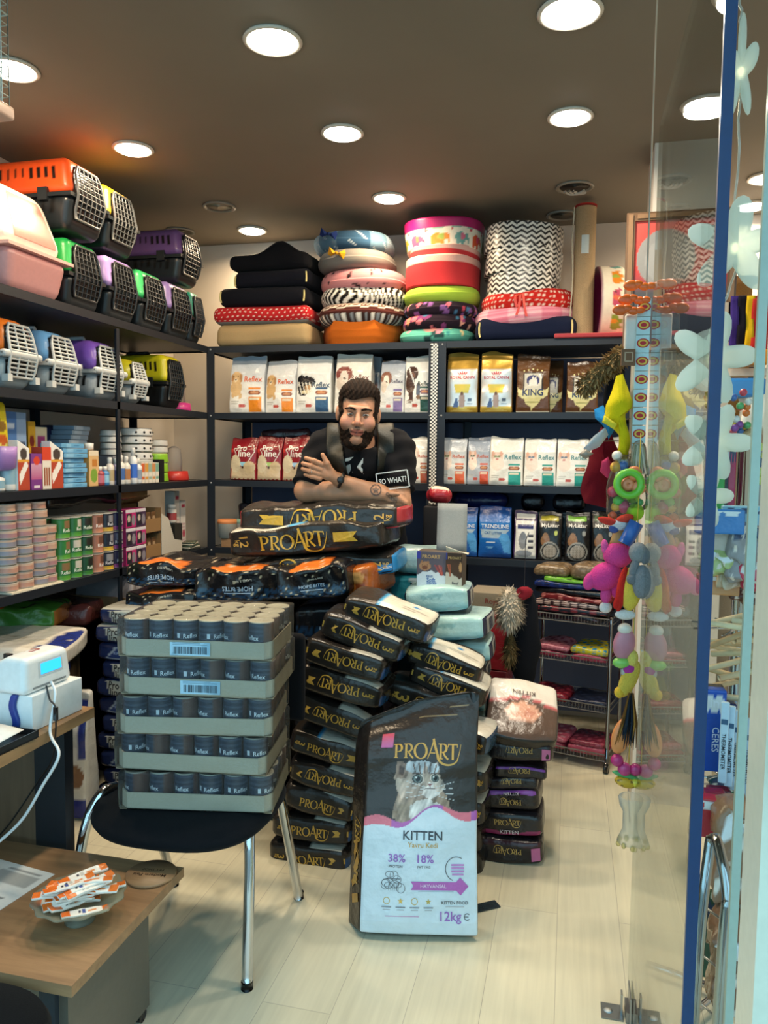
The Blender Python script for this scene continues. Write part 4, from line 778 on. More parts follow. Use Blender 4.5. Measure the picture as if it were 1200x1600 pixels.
def zebra(a, z, h): return np.where((np.sin(a*190+3*np.sin(z*50+a*13)+2*np.sin(a*21)) > .05)[:, None], lin('e8e2d6'), lin('1b1918'))
def gingham(a, z, h):
    p = .012; k = ((a/p) % 1 < .5).astype(int)+((z/p) % 1 < .5); return np.array([lin('cf6f86'), lin('d98a9c'), lin('e3b0b8')])[k]
def lace(a, z, h):
    c = np.tile(lin('4a2420'), (len(a), 1)); c[z > h*.74] = lin('b9a898'); c[(z > h*.74) & (np.sin(a*260)*np.sin(z*300) > 0)] = lin('5a3a34'); c[np.abs(z-h*.7-.006*np.sin(a*60)) < .004] = lin('d9ccba'); q = z < h*.36; c[q] = lin('3a2a26'); c[q & (np.sin(a*90) > .6)] = lin('e3ddd2'); c[q & (np.sin(a*90+3) > .8)] = lin('8a8f94'); return c
def rect_bed(label, p0, p1, pt, pb, dep, col, y=YB+.03, r=.05, wr=.02, seed=0, rz=0.0, extra=None, mat='fabric', zb=None, n=(14, 8, 6), peak=None):
    cx, w = span(p0, p1, (pt+pb)/2, y); z0 = bedz((p0+p1)/2, pb, y) if zb is None else zb; h = (bedz((p0+p1)/2, pt, y)-z0)*.975
    def fn(P):
        Q = P+np.stack([wav(P, wr*.5, 12, seed), wav(P, wr*.5, 12, seed+1), wav(P, wr, 10, seed+2)*np.sin(PI*np.clip(P[:, 2]/h, 0, 1))], 1)
        if peak: Q[:, 2] += np.clip(P[:, 2]/h, 0, 1)*peak[1]*np.exp(-((P[:, 0]/w-peak[0])/.18)**2)
        return Q
    m = MB(); b = Bx(m, w, dep, h, min(r, h*.45), fn); b.all(col if not callable(col) else '888888', n, **({'F': col, 'Fn': (90, 16), 'U': col, 'R': col, 'L': col, 'Un': (40, 20)} if callable(col) else {}))
    t = T('pet_bed', label, 'pet bed', (cx, y+dep/2, z0), rz, 'pet beds on top of the back shelving'); O(m, 'cushion', mat, t)
    if extra: extra(t, b, w, h, dep)
    return t
def piping(t, b, w, h, dep):
    for s in (-.46, .47): 
        m = MB(); tube(m, [b.pts('-y', np.array([s*w]), np.array([k*h]), .004)[0] for k in (.12, .35, .6, .85)], .005, 6, 'd8c98a'); O(m, 'piping', 'fabric', t)
zk = bedz(400, 505, YB+.03)
rect_bed('khaki bolster pet bed at the bottom of the black cushion stack', 333, 483, 503, 538, .40, 'a28b66', zb=ZT+.001, seed=3)
rect_bed('red polka dot pet cushion on the khaki bed', 330, 482, 476, 505, .40, lambda u, v: dots('b5262a', 'e8d0c4', .028, .005)(u*.5, v*.1, .1), seed=5)
zz = bedz(405, 478, YB+.03)
rect_bed('lowest black pet cushion, on the red dotted one', 336, 481, 446, 477, .38, '15161d', seed=8, extra=piping)
rect_bed('middle black pet cushion with yellow piping', 362, 484, 419, 447, .36, '161720', seed=9, extra=piping)
rect_bed('topmost peaked black pet cushion in the black stack', 356, 484, 394, 420, .34, '17171b', seed=10, peak=(.12, .07))
def bow(c, c2, pz, px):
    def f(t, R, h, dep):
        m = MB(); y = -dep/2-.012
        for s in (-1, 1): m.add([(px, y, pz), (px+s*.042, y+.004, pz+.028-.01*s), (px+s*.05, y, pz-.002), (px+s*.036, y+.004, pz-.022-.01*s), (px+s*.02, y-.014, pz)], [(0, 1, 4), (1, 2, 4), (2, 3, 4), (3, 0, 4)], c, 0, False)
        ell(m, (px, y-.006, pz), (.009, .008, .009), c2, 8, 6); O(m, 'bow', 'fabric', t)
    return f
def denim(a, z, h):
    c = np.tile(lin('5f7d92'), (len(a), 1)); c[np.sin(a*9+1.2) > .3] = lin('8ba6b8'); c[np.sin(a*9+1.2) < -.75] = lin('33526e'); c[np.abs(np.sin(a*31+z*40)) < .06] = lin('b9c8d0'); return c
def brown_ct(a, z, h): return lace(a, z, h)
donut('burnt orange six sided pet bed at the bottom of the zebra stack', 484, 617, 498, 538, .44, 'c4641f', sq=1.0, n=6, hollow=False, zb=ZT+.001, soft=.3, prof=[(.001, .01), (.9, .0), (.97, .3), (1, .6), (.97, 1), (.8, 1.0), (.001, .9)])
donut('brown lace trimmed round pet bed', 481, 623, 470, 503, .44, lace, seed=4)
donut('zebra striped round pet bed', 488, 620, 441, 477, .44, zebra, seed=5)
donut('pink round pet bed with dark sprigs', 486, 621, 415, 451, .44, spots('d08a8c', ['3a2a2e', '5a3a40', '2a2022'], 90, (.004, .011), 7), seed=6)
donut('grey round pet bed with a yellow bow', 482, 602, 384, 417, .42, '7d7872', seed=7, extra=bow('d99a26', 'b9801c', .07, -.05))
donut('denim round pet bed, topmost of its stack, with a blue bow', 478, 603, 355, 388, .42, denim, seed=8, extra=bow('23356e', '1a2a5a', .075, -.09))
donut('teal square print pet bed at the bottom of the elephant stack', 614, 734, 510, 536, .44, spots('5fb09c', ['2a4a4a', 'd89a8c', 'e0d29a', '3f8a8a', 'c98a98'], 60, (.008, .02), 11), zb=ZT+.001, seed=11)
donut('dark paisley pet bed above the teal one', 616, 740, 487, 515, .44, spots('241a24', ['c9707a', 'd98a6a', '3f6f8a', 'e0a08a', '7a3a6a'], 130, (.01, .026), 12), seed=12)
donut('dark floral pet bed under the lime one', 619, 740, 468, 491, .44, spots('2a1f2a', ['b8485c', '4a7aa0', 'd06a7a', '8a5a9a', 'd89a7a'], 170, (.006, .016), 13), seed=13)
donut('lime green pet bed', 622, 745, 441, 472, .44, '9dbb42', seed=14)
def rimmed(body, rim, k):
    def f(a, z, h): return np.where((z > h*k)[:, None], lin(rim), lin(body))
    return f
P_ST = [(.001, .0), (.94, 0), (.97, .03), (1, .97), (.985, 1.0), (.93, 1.0), (.91, .9), (.88, .35), (.001, .3)]
donut('red pet bed with a broad pale pink rim, above the lime one', 622, 744, 395, 444, .44, rimmed('c3383c', 'e3b2a6', .76), prof=P_ST, seed=15)
donut('smaller red pet bed with a pale pink rim, under the elephant bed', 628, 738, 380, 402, .40, rimmed('c3383c', 'e3b2a6', .5), prof=P_ST, seed=16)
def eleph(a, z, h):
    c = np.tile(lin('ece3d0'), (len(a), 1)); zz = z-.005; per = .118; k = np.floor(a/per).astype(int); x = a-(k+.5)*per
    pal = np.array([lin(q) for q in ('d8552c', '8aa23c', 'c2476a', 'e08a2c', '6aa29a')]); pal2 = np.array([lin(q) for q in ('d63a78', 'e0962c', 'e06a4a', '9ab04a', 'd86a86')])
    bc, ec = pal[k % 5], pal2[k % 5]
    q = (x/.034)**2+((zz-.042)/.027)**2 < 1; c[q] = bc[q]
    for cx_, cz, rx, rz_ in ((-.02, .014, .01, .018), (.014, .014, .01, .018), (.036, .048, .016, .017), (.052, .032, .006, .016)):
        q = ((x-cx_)/rx)**2+((zz-cz)/rz_)**2 < 1; c[q] = bc[q]
    q = ((x-.014)/.013)**2+((zz-.048)/.017)**2 < 1; c[q] = ec[q]; c[((x-.042)/.003)**2+((zz-.052)/.003)**2 < 1] = lin('2a1a1a')
    q = ((x+.052)/.01)**2+((zz-.085)/.009)**2 < 1; c[q] = lin('c23a4a'); q = (np.abs(((a+.03) % .09)-.045) < .024) & (zz > .09); c[q] = lin('7fb8a4')
    c[z > h*.66] = lin('a81560'); return c
donut('stiff round pet bed with elephant print and magenta rim, topmost of its stack', 620, 748, 336, 384, .44, eleph, prof=P_ST, seed=17, mat='satin')
rect_bed('navy pet cushion at the bottom of the zigzag stack', 742, 900, 492, 530, .40, '161d33', zb=ZT+.001, seed=20, extra=piping, wr=.012)
donut('pink gingham pet cushion above the navy one', 737, 902, 472, 506, .42, gingham, seed=21, tilt=(0, R_(-3)))
def ribb(t, R, h, dep):
    m = MB(); y = -dep/2-.014
    for pts in ([(-.03, y, .09), (-.035, y-.006, .03), (-.05, y-.004, -.015)], [(-.015, y, .09), (-.01, y-.008, .03), (.0, y-.004, -.025)], [(-.03, y, .09), (-.055, y-.01, .07), (-.045, y-.006, .02), (-.03, y-.008, .06)]):
        P = np.array(curve(pts, 5)); k = len(P); m.add(np.concatenate([P-np.array([.006, 0, 0]), P+np.array([.006, 0, 0]), P+np.array([.006, .002, 0]), P+np.array([-.006, .002, 0])]), [(i, i+1, k+i+1, k+i) for i in range(k-1)]+[(3*k+i, 2*k+i, 2*k+i+1, 3*k+i+1) for i in range(k-1)], 'd8402c')
    O(m, 'ribbon', 'satin', t)
donut('red polka dot pet bed with an orange ribbon under the zigzag beds', 748, 901, 446, 487, .42, dots('b8241f', 'efd9c8', .026, .0052), seed=22, tilt=(0, R_(-2)), extra=ribb)
P_ZZ = [(.001, 0), (.97, 0), (.985, .03), (1, .5), (.985, .97), (.96, 1), (.93, .98), (.9, .4), (.001, .35)]
for (p0, p1, pt, pb), lab in (((752, 872, 414, 460), 'lowest of the three black and white zigzag pet beds'), ((749, 876, 378, 424), 'middle of the three black and white zigzag pet beds'), ((749, 878, 342, 386), 'topmost of the three black and white zigzag pet beds')):
    donut(lab, p0, p1, pt, pb, .45, zigzag, prof=P_ZZ, mat='satin', n=260, st=.0035, tilt=(0, R_(3)), sq=.9)
# leaning elephant bed standing on its edge, scratching post and its board
t = T('pet_bed', 'elephant print pet bed with magenta inside standing on edge beside the scratching post', 'pet bed', (W(950, 460, y=YB+.2)[0], YB+.24, ZT+.20), R_(8), 'pet beds on top of the back shelving', (0, R_(90)))
R9 = .195; m = MB(); pr = [(.001, 0), (R9*.97, 0), (R9, .02)]+[(R9, .02+.09*k/10) for k in range(1, 11)]+[(R9*.99, .125), (R9*.95, .125), (R9*.9, .05), (.001, .04)]
lathe(m, pr, 160, lambda th, zz, i: np.where((i >= len(pr)-4)[:, None], lin('7a1450'), eleph(th*R9, np.minimum(zz, .08), .125))); m.xf(Matrix.Rotation(PI, 4, 'X') @ Matrix.Translation((0, 0, -.06))); O(m, 'cushion', 'satin', t)
xp = W(909, 420, y=YB+.12)[0]; h = W(909, 322, y=YB+.12)[2]-ZT
t = T('scratching_post', 'tall sisal scratching post with a red felt top on the back shelving', 'scratching post', (xp+.012, YB+.12, ZT+.024), R_(0))
h -= .024
m = MB(); tube(m, [(0, 0, 0), (0, 0, h-.012)], .052, 28, 'a58d6c'); O(m, 'post', 'rope', t)
m = MB(); tube(m, [(0, 0, h-.012), (0, 0, h)], .054, 28, '9c2a26'); O(m, 'cap', 'fabric', t)
m = MB(); tube(m, curve([(-.056, -.02, h-.01), (-.062, -.025, h*.7), (-.055, -.03, h*.45), (-.064, -.02, h*.1)]), .004, 6, 'cbbfa6'); O(m, 'cord', 'rope', t)
m = MB(); a = np.linspace(-1.9, -1.2, 6); V = np.array([(.0535*math.cos(q), .0535*math.sin(q), zz) for zz in (h*.62, h*.76) for q in a]); m.add(V, [(i, i+1, i+7, i+6) for i in range(5)], 'b9c4c4'); O(m, 'price_tag', 'paper', t)
cx, w = span(866, 985, 520, YB-.02); m = MB(); Bx(m, w, .36, .022, .006).all('a8434a', (4, 3, 2), U='c06a64'); X(m, 'scratching_board', 'fabric', 'flat red felt base board under the scratching post', 'board', (cx, YB+.16, ZT+.0005))
# ------------------------------------------------------------------ the chair with its five trays of cans
RZC = R_(9)
CX, CY = -1.085, 2.06
t = T('visitor_chair', 'black padded visitor chair with chrome legs carrying stacked trays of cans', 'chair', (CX, CY, 0), RZC*.4)
m = MB(); lathe(m, [(.001, .425), (.22, .425), (.262, .435), (.272, .452), (.262, .468), (.2, .474), (.001, .475)], 56, '15171b', sq=.72, sy=.92, fn=lambda V: V-np.stack([0*V[:, 0], 0*V[:, 0], np.clip(-V[:, 1]-.1, 0, 1)*.12], 1)); O(m, 'seat', 'fabric', t)
ca, sa = math.cos(-RZC*.4), math.sin(-RZC*.4)
def cl(x, y, z): dx, dy = x-CX, y-CY; return (dx*ca-dy*sa, dx*sa+dy*ca, z)
for pts in ([cl(-.842, 1.912, 0), cl(-.858, 1.965, .30), cl(-.867, 1.985, .40), cl(-.868, 2.01, .435), cl(-.866, 2.05, .442)], [cl(-.854, 2.368, 0), cl(-.856, 2.22, .38), cl(-.858, 2.19, .425), cl(-.862, 2.13, .442), cl(-.866, 2.04, .442)],
            [cl(-1.395, 1.86, 0), cl(-1.385, 1.915, .25), cl(-1.368, 1.95, .41), cl(-1.345, 1.99, .475), cl(-1.335, 2.05, .47)], [cl(-1.30, 2.33, 0), cl(-1.312, 2.20, .35), cl(-1.318, 2.16, .43), cl(-1.33, 2.1, .465), cl(-1.335, 2.04, .47)]):
    m = MB(); tube(m, curve(pts, 8), .0158, 14, 'c9cdd2'); tube(m, [pts[0], (pts[0][0], pts[0][1], .022)], .0175, 12, '2a2b2d'); O(m, 'leg', 'chrome', t)
m = MB(); 
for x in (-.866, -1.335): tube(m, [cl(x, 2.02, .442), cl(x+(.06 if x < -1 else -.06), 2.02, .432)], .011, 8, 'b8bcc0')
tube(m, [cl(-.87, 2.03, .428), cl(-1.33, 2.03, .428)], .011, 8, 'b8bcc0'); O(m, 'cross_bar', 'chrome', t)
m = MB()
tube(m, curve([cl(-.93, 2.15, .43), cl(-.93, 2.27, .445), cl(-.93, 2.36, .53), cl(-.935, 2.39, .80), cl(-.96, 2.392, .84), cl(-1.23, 2.392, .84), cl(-1.255, 2.39, .80), cl(-1.26, 2.36, .53), cl(-1.26, 2.27, .445), cl(-1.26, 2.15, .43)], 6), .0115, 12, 'c9cdd2')
O(m, 'back_frame', 'chrome', t)
m = MB(); Bx(m, .44, .04, .30, .03, lambda P: P+np.stack([0*P[:, 0], .5*P[:, 0]**2*-1, 0*P[:, 0]], 1)).all('15161a', (8, 3, 6)); m.xf(Matrix.Translation(Vector(cl(-1.07, 2.418, .60)))); O(m, 'backrest', 'fabric', t)

def pack_can():
    m = MB(); r, h = .0365, .104
    def cf(th, zz, i):
        c = np.tile(lin('262e3e'), (len(th), 1)); q = (th % (2*PI)); s = (np.sin(th*1.0+.6) > .2); c[s] = lin('5a4038'); st = ~s & (np.sin(zz*420) > .2) & (zz > .05); c[st] = lin('3a4658')
        c[(zz < .005) | (zz > h-.006)] = lin('b9b3a0'); return c
    lathe(m, [(r*.93, 0), (r, .003), (r, .006), (r*.97, .009)]+[(r*.97, k) for k in np.linspace(.012, h-.012, 26)]+[(r*.97, h-.009), (r, h-.006), (r*.99, h-.001), (r*.9, h-.004), (.001, h-.004)], 30, cf)
    V, Fs = fit('Reflex', .044); a = V[:, 0]/r-PI/2+.25; m.add(np.stack([np.cos(a)*r*.985, np.sin(a)*r*.985, V[:, 1]+.058], 1), Fs, 'd9e0e6', 0, False)
    a = np.array([0, .25, .25, 0])-PI/2-.9; z4 = np.array([.052, .052, .066, .066]); m.add(np.stack([np.cos(a)*r*.98, np.sin(a)*r*.98, z4], 1), [(0, 1, 2, 3)], 'c9d3da', 0, False)
    return m.mesh('can', 'satin')
PCM = pack_can()
TW, TD, TH = .442, .292, .1115
tb = MB(); e = .0018
bb(tb, -TW/2, TW/2, -TD/2, TD/2, 0, .003, '9c8f79')
cor = .022                                      # chamfered corners of the tray wall
ring = [(-TW/2+cor, -TD/2), (TW/2-cor, -TD/2), (TW/2, -TD/2+cor), (TW/2, TD/2-cor), (TW/2-cor, TD/2), (-TW/2+cor, TD/2), (-TW/2, TD/2-cor), (-TW/2, -TD/2+cor)]
hgt = [.05, .05, .052, .052, .05, .05, .052, .052]
V = [(x, y, 0) for x, y in ring]+[(x, y, hh) for (x, y), hh in zip(ring, hgt)]; V += [(x*.985, y*.98, z) for x, y, z in V]
tb.add(V, [(i, (i+1) % 8, 8+(i+1) % 8, 8+i) for i in range(8)]+[(16+i, 24+i, 24+(i+1) % 8, 16+(i+1) % 8) for i in range(8)]+[(8+i, 8+(i+1) % 8, 24+(i+1) % 8, 24+i) for i in range(8)], 'bdb09a', 0, False)
TRAYM = tb.mesh('tray', 'card')
fm = MB(); Bx(fm, TW+.006, TD+.006, TH-.001, .006, lambda P: P+np.stack([wav(P, .0025, 40, 1), wav(P, .0025, 40, 2), wav(P, .0012, 30, 3)*np.clip(P[:, 2]*20-1.2, 0, 1)], 1)).all((.90, .94, .95), (22, 16, 8)); FILMM = fm.mesh('shrink_wrap', 'film')
bar = MB(); bar.add([(-.058, 0, -.018), (.058, 0, -.018), (.058, 0, .02), (-.058, 0, .02)], [(0, 1, 2, 3)], 'a9cfe4', 0, False)
x = -.048
rb = random.Random(3)
while x < .048:
    w = rb.choice([.0009, .0014, .0022]); bar.add([(x, -.0006, -.013), (x+w, -.0006, -.013), (x+w, -.0006, .008), (x, -.0006, .008)], [(0, 1, 2, 3)], '2b3a48', 0, False); x += w+rb.choice([.001, .0015, .0022])
for k in range(2): bar.add([(-.05, -.0006, .0125+.004*k), (.05-.02*k, -.0006, .0125+.004*k), (.05-.02*k, -.0006, .0145+.004*k), (-.05, -.0006, .0145+.004*k)], [(0, 1, 2, 3)], '7fa0b4', 0, False)
BARM = bar.mesh('barcode_label', 'paper')
WORDS = ['bottom tray of cans, resting on the chair seat', 'second tray of cans up from the chair seat', 'middle tray of cans in the stack on the chair', 'shrink wrapped tray of cans just under the topmost, with a barcode label', 'topmost shrink wrapped tray of cans, pale lids showing, with a barcode label']
for k in range(5):
    dx, dy, dr = [(0, 0, 2), (-.01, .004, -1), (-.004, .0, 3), (.008, .006, 0), (.006, .0, 0)][k]
    t = T('can_tray', WORDS[k], 'tray of cans', (-1.045+dx, 2.092+dy, .4765+TH*k), RZC+R_(dr), 'trays of cans stacked on the chair')
    O(TRAYM, 'tray', 'card', t); O(FILMM, 'shrink_wrap', 'film', t)
    for i in range(6):
        for j in range(4):
            o = O(PCM, 'can', 'satin', t); o.location = ((i-2.5)*.0727, (j-1.5)*.0705, .0035); o.rotation_euler = (0, 0, ((i*7+j*5+k*11) % 6-3)*.42)
    if k > 2: o = O(BARM, 'barcode_label', 'paper', t); o.location = (-.012 if k == 4 else .012, -TD/2-.0042, .026)

# ------------------------------------------------------------------ lying sacks: long side with the word faces the shop
GOLD = 'c99a3e'; DARK = '28231f'
def brick(L, d, th, front=DARK, up=None, side=None, decs=(), seed=0, n=(30, 8), mat='gloss', wr=.007, soft=.75):
    def fn(P):
        u = np.clip(P[:, 0]/(L/2), -1, 1); v = np.clip(P[:, 1]/(d/2), -1, 1); s = 1-.22*soft*np.abs(u)**4-.10*soft*np.abs(v)**6; Q = P.copy(); c = th*.5
        Q[:, 2] = c+(P[:, 2]-c)*s*(1+.06*soft*np.cos(u*1.5))+wav(P, wr, 18, seed)*np.clip(P[:, 2]/th, .15, 1); Q[:, 1] += wav(P, wr, 20, seed+1)+.012*soft*np.sign(P[:, 1])*(1-u*u)*(np.abs(v) > .9); Q[:, 0] *= 1-.05*np.abs(v)**3; Q[:, 2] = np.maximum(Q[:, 2], -.004); return Q
    m = MB(); b = Bx(m, L, d, th, min(.022, th*.3), fn); b.all(side or '25211e', (12, 8, 6), F=front, Fn=n, U=up or '2a2623', Un=(26, 18), R=side or '25211e', L=side or '25211e')
    for s, at, size, c, ro in decs: b.decal(s, '-y', at, size, c, ro, eps=.003)
    return m, mat
def pro_decs(L, th, flip, word='3', u='kg', flag=True, c=GOLD, lw=.5, x0=0.0):
    ro = PI if flip else 0; sg = -1 if flip else 1
    out = [(PROART, (x0*sg, -.004*sg), L*lw, c, ro)]
    if flag: out.append((FLAG, (L*.40*sg, 0), L*.22, 'c49a44', ro if flip else 0))
    if word: out.append((fit(word, L*.05*len(word)), (-L*.33*sg-.0, 0), 1, c, ro-PI/2 if not flip else PI/2+PI)); out.append((fit(u, L*.05), (-L*.39*sg, 0), 1, c, ro-PI/2))
    return out
def seat_px(l, r, y):                           # both ends of a lying sack from its front edge in the photo -> centre, length, slope
    a, b = W(*l, y=y), W(*r, y=y); return (a+b)/2, math.hypot(b[0]-a[0], b[2]-a[2]), math.atan2(b[2]-a[2], b[0]-a[0])
def lay(label, l, r, th, d, y, rz=0.0, group=None, name='dry_food_sack', cat='sack of pet food', extra_L=.0, **kw):
    c, L, sl = seat_px(l, r, y); L += extra_L
    m, mat = brick(L, d, th, **{k: v for k, v in kw.items() if k not in ('decf',)}, decs=kw['decf'](L, th) if 'decf' in kw else ())
    return X(m, name, mat, label, cat, (c[0]-math.sin(rz)*d/2, y+math.cos(rz)*d/2, c[2]-th/2), rz, group, (0, -sl))
WHITE_UP = lambda c='4aa0d0', k=.42: art('37302a', ('r', k, 0, 1, .8, 'dcd6c6'), ('r', k-.06, 0, k, .8, c), ('r', k+.2, .3, .9, .34, 'a8a294'), ('r', k+.2, .2, .8, .23, 'a8a294'), ('r', k+.3, .45, k+.36, .6, '3f86c0'))
ga = 'leaning stack of black sacks beside the chair'
A = [((420, 1336), (543, 1345), 0, 1), ((425, 1288), (545, 1306), 0, 1), ((440, 1240), (548, 1272), 0, 0), ((447, 1200), (560, 1233), 1, 1), ((449, 1153), (562, 1190), 0, 1), ((456, 1100), (572, 1142), 1, 1), ((462, 1056), (592, 1092), 1, 1), ((472, 1013), (594, 1051), 1, 1), ((496, 972), (620, 1020), 1, 1), ((530, 945), (662, 990), 1, 1)]
WH = ['lowest black sack of the leaning stack, on the floor', 'second black sack from the floor in the leaning stack', 'third black sack from the floor in the leaning stack', 'fourth black sack up, word upside down, in the leaning stack', 'fifth black sack up with a pale top edge in the leaning stack', 'sixth black sack up in the leaning stack, its flag at the left', 'seventh black sack up in the leaning stack with a blue end', 'eighth black sack up in the leaning stack, shifted right', 'ninth black sack up in the leaning stack, under the topmost', 'topmost black sack of the leaning stack with a white printed top']
for k, (l, r, fl, w) in enumerate(A):
    lay(WH[k], l, r, .099, .205, 2.585-.004*k*(k < 8)+.03*(k == 9), R_(2*((k*5) % 3)-2), ga, extra_L=.012, up=WHITE_UP() if k in (4, 9) else art('231e1b', ('r', .55, 0, .95, .25, 'c9c2b2')), side=art('211d1b', ('e', .2, .3, .25, .3, '1d4a7a')), seed=100+k, decf=lambda L, th, fl=fl, w=w: pro_decs(L, th, fl, '3' if w else None), n=(30, 10))
gb = 'black sacks behind the kitten sack'
for k, (l, r, lab) in enumerate((((634, 1262), (760, 1272), 'black 2 kg sack low behind the kitten sack, only its end showing'), ((630, 1212), (764, 1222), 'black 2 kg sack behind the kitten sack, second visible end up'))):
    lay(lab, l, r, .10, .2, 2.66, R_(-3), gb, up=WHITE_UP(), seed=120+k, decf=lambda L, th: [(fit('2', .028), (L*.36, 0), 1, GOLD, PI/2), (fit('kg', .02), (L*.43, 0), 1, GOLD, PI/2)])
for k in range(2): lay('plain black sack %s behind the kitten sack' % ['on the floor', 'second from the floor'][k], (634, 1352-42*k), (756, 1357-42*k), .10, .2, 2.68, 0, gb, seed=123+k)
lay('black 2 kg sack with a white top and a dog print behind the kitten sack', (592, 1128), (764, 1166), .085, .2, 2.64, R_(-6), gb, up=art('3a2b20', ('r', .55, 0, 1, .85, 'ddd8ca'), ('r', .5, 0, .55, .85, '3f9ad0'), ('p', [(.25, .1), (.55, .6), (.5, .75), (.2, .5)], '8a5c44'), ('p', [(.3, .2), (.5, .5), (.47, .55)], 'd8b8a0'), ('r', .75, .3, .8, .6, '3f86c0')), front=art('241f1c', ('r', 0, 0, .2, .4, '2f8ac8')), side='2a4a66', seed=126, decf=lambda L, th: [(fit('2', .028), (L*.36, 0), 1, GOLD, PI/2), (fit('kg', .02), (L*.43, 0), 1, GOLD, PI/2), (PROART, (-L*.36, 0), .09, GOLD, PI/2)])
lay('black 3 kg sack tipped down to the left behind the kitten sack', (618, 1085), (706, 1112), .095, .18, 2.70, R_(4), gb, seed=127, extra_L=.1, decf=lambda L, th: [(fit('3', .03), (-L*.3, 0), 1, GOLD, -PI/2), (fit('kg', .024), (-L*.38, 0), 1, GOLD, -PI/2), (PROART, (L*.05, 0), L*.4, GOLD, PI)])
lay('black 3 kg sack second from the top behind the kitten sack', (633, 1048), (754, 1094), .094, .2, 2.72, 0, gb, seed=128, up=WHITE_UP(), decf=lambda L, th: pro_decs(L, th, 1))
lay('topmost black 3 kg sack behind the kitten sack with a white top', (629, 1016), (746, 1060), .094, .2, 2.74, R_(2), gb, seed=129, up=WHITE_UP(k=.3), decf=lambda L, th: pro_decs(L, th, 1))
gc = 'black kitten food sacks stacked at the right'
def kit_front(c, top): return art('1f1c1e', ('f', lambda U, V, s=(1 if top else 0): ((V if not s else 1-V) < .22+.06*np.sin(U*9)), c))
C = [((748, 1328), (846, 1334), .098, 1, '3a2028', 'lowest kitten food sack at the right with a pink sticker', None), ((750, 1287), (844, 1292), .092, 0, '8a2a5a', 'kitten food sack second from the floor with a maroon band', 'KITTEN'), ((764, 1250), (838, 1252), .08, 1, '8a4aa8', 'kitten food sack third from the floor with a violet band', 'KITTEN'),
     ((768, 1224), (836, 1226), .045, 1, '2a2226', 'thin kitten food sack fourth from the floor', None), ((778, 1206), (850, 1212), .05, 1, '7a3a9a', 'kitten food sack fifth from the floor with a violet corner', None), ((768, 1172), (860, 1180), .075, 1, '2a2428', 'kitten food sack sixth from the floor with a pink sticker', None)]
for k, (l, r, th, fl, c, lab, wd) in enumerate(C):
    dec = lambda L, th, fl=fl, wd=wd, k=k: [(PROART, (-.005, .012 if wd and not fl else -.008 if wd else .008), L*.42, 'b99a58', PI if fl else 0)]+([(fit(wd, L*.28), (0, -.026 if not fl else .024), 1, 'd8c8d0', PI if fl else 0)] if wd else [])+([(rect2(L*.14, th*.6), (L*.4, -th*.06), 1, 'c06a9a', 0)] if k in (0, 5) else [])
    lay(lab, l, r, th, .2, 2.775, R_([3, 0, -3, 2, 5, 4][k]), gc, front=kit_front(c, fl), side='1c191c', soft=.3, extra_L=.03, up='2a2428', seed=140+k, decf=dec, n=(30, 14))
# top kitten sack, tipped towards the shop with its print showing
m, mt = brick(.27, .27, .07, front=art('241d20', ('r', .88, .1, 1, .7, 'c2444c')), up=art('5d4a40', ('f', lambda U, V: V < .38+.05*np.sin(U*8+1), 'e6ded2'), ('f', lambda U, V: np.abs(V-.4-.05*np.sin(U*8+1)) < .025, 'c9686a'), ('e', .5, .6, .24, .16, 'd9a48c'), ('e', .42, .62, .08, .07, 'c98a74'), ('e', .62, .6, .08, .06, 'ecd8c8'), ('e', .45, .64, .02, .015, '2a1a18'), ('e', .57, .64, .02, .015, '2a1a18'), ('r', .38, .2, .62, .215, '6a5a58'), ('r', .3, .12, .7, .128, 'b9a8a0')), seed=150)
b2 = Bx(m, .27, .27, .07, .02, None); V, Fs = fit('KITTEN', .085); 
m.add(np.stack([V[:, 0], V[:, 1]-.06, 0*V[:, 0]+.082], 1), Fs, '4a3a3a', 0, False)
c0 = W(812, 1108, y=2.85); m.xf(Matrix.Rotation(PI, 4, 'Z')); X(m, 'dry_food_sack', 'gloss', 'topmost kitten food sack at the right, its cat print tipped forward', 'sack of pet food', (c0[0], 2.90, c0[2]-.055), R_(6), gc, (R_(30), R_(7)))

# ---- the big kitten sack standing in front
t0 = MB(); KW, KD, KH = .372, .12, .705
def kfn(P):
    t = np.clip(P[:, 2]/KH, 0, 1); u = P[:, 0]/(KW/2); Q = P.copy()
    Q[:, 1] = P[:, 1]*np.interp(t, [0, .06, .4, .75, .9, 1], [.8, 1, 1.05, .9, .45, .12])*(1-.18*np.abs(np.clip(u, -1, 1))**3)+wav(P, .010, 12, 5)*np.interp(t, [0, .1, 1], [.1, .6, 1.3])+wav(P*np.array([.4, 1, 1]), .006, 34, 6)*np.interp(t, [0, .5, 1], [.3, .6, 1])
    Q[:, 0] = P[:, 0]*(1-.05*t)-.004-.022*np.clip(P[:, 1]/(KD/2), -1, 1)+.035*np.clip(t-.8, 0, 1)*5*.35+wav(P, .004, 9, 8); Q[:, 2] = P[:, 2]-np.clip(t-.78, 0, 1)*(-(u+.1))*.18*1.2*np.clip(t-.78, 0, 1)*3.2-.05*np.clip(-u, 0, 1)*np.clip(t-.75, 0, 1)*3; return Q
rk = np.random.default_rng(4); FUR = [(rk.normal(size=2)*60, rk.uniform(0, 6.28)) for _ in range(14)]
def fur(U, V): return sum(np.sin(U*f[0]*1.3+V*f[1]*1.3+p) for f, p in FUR)/7
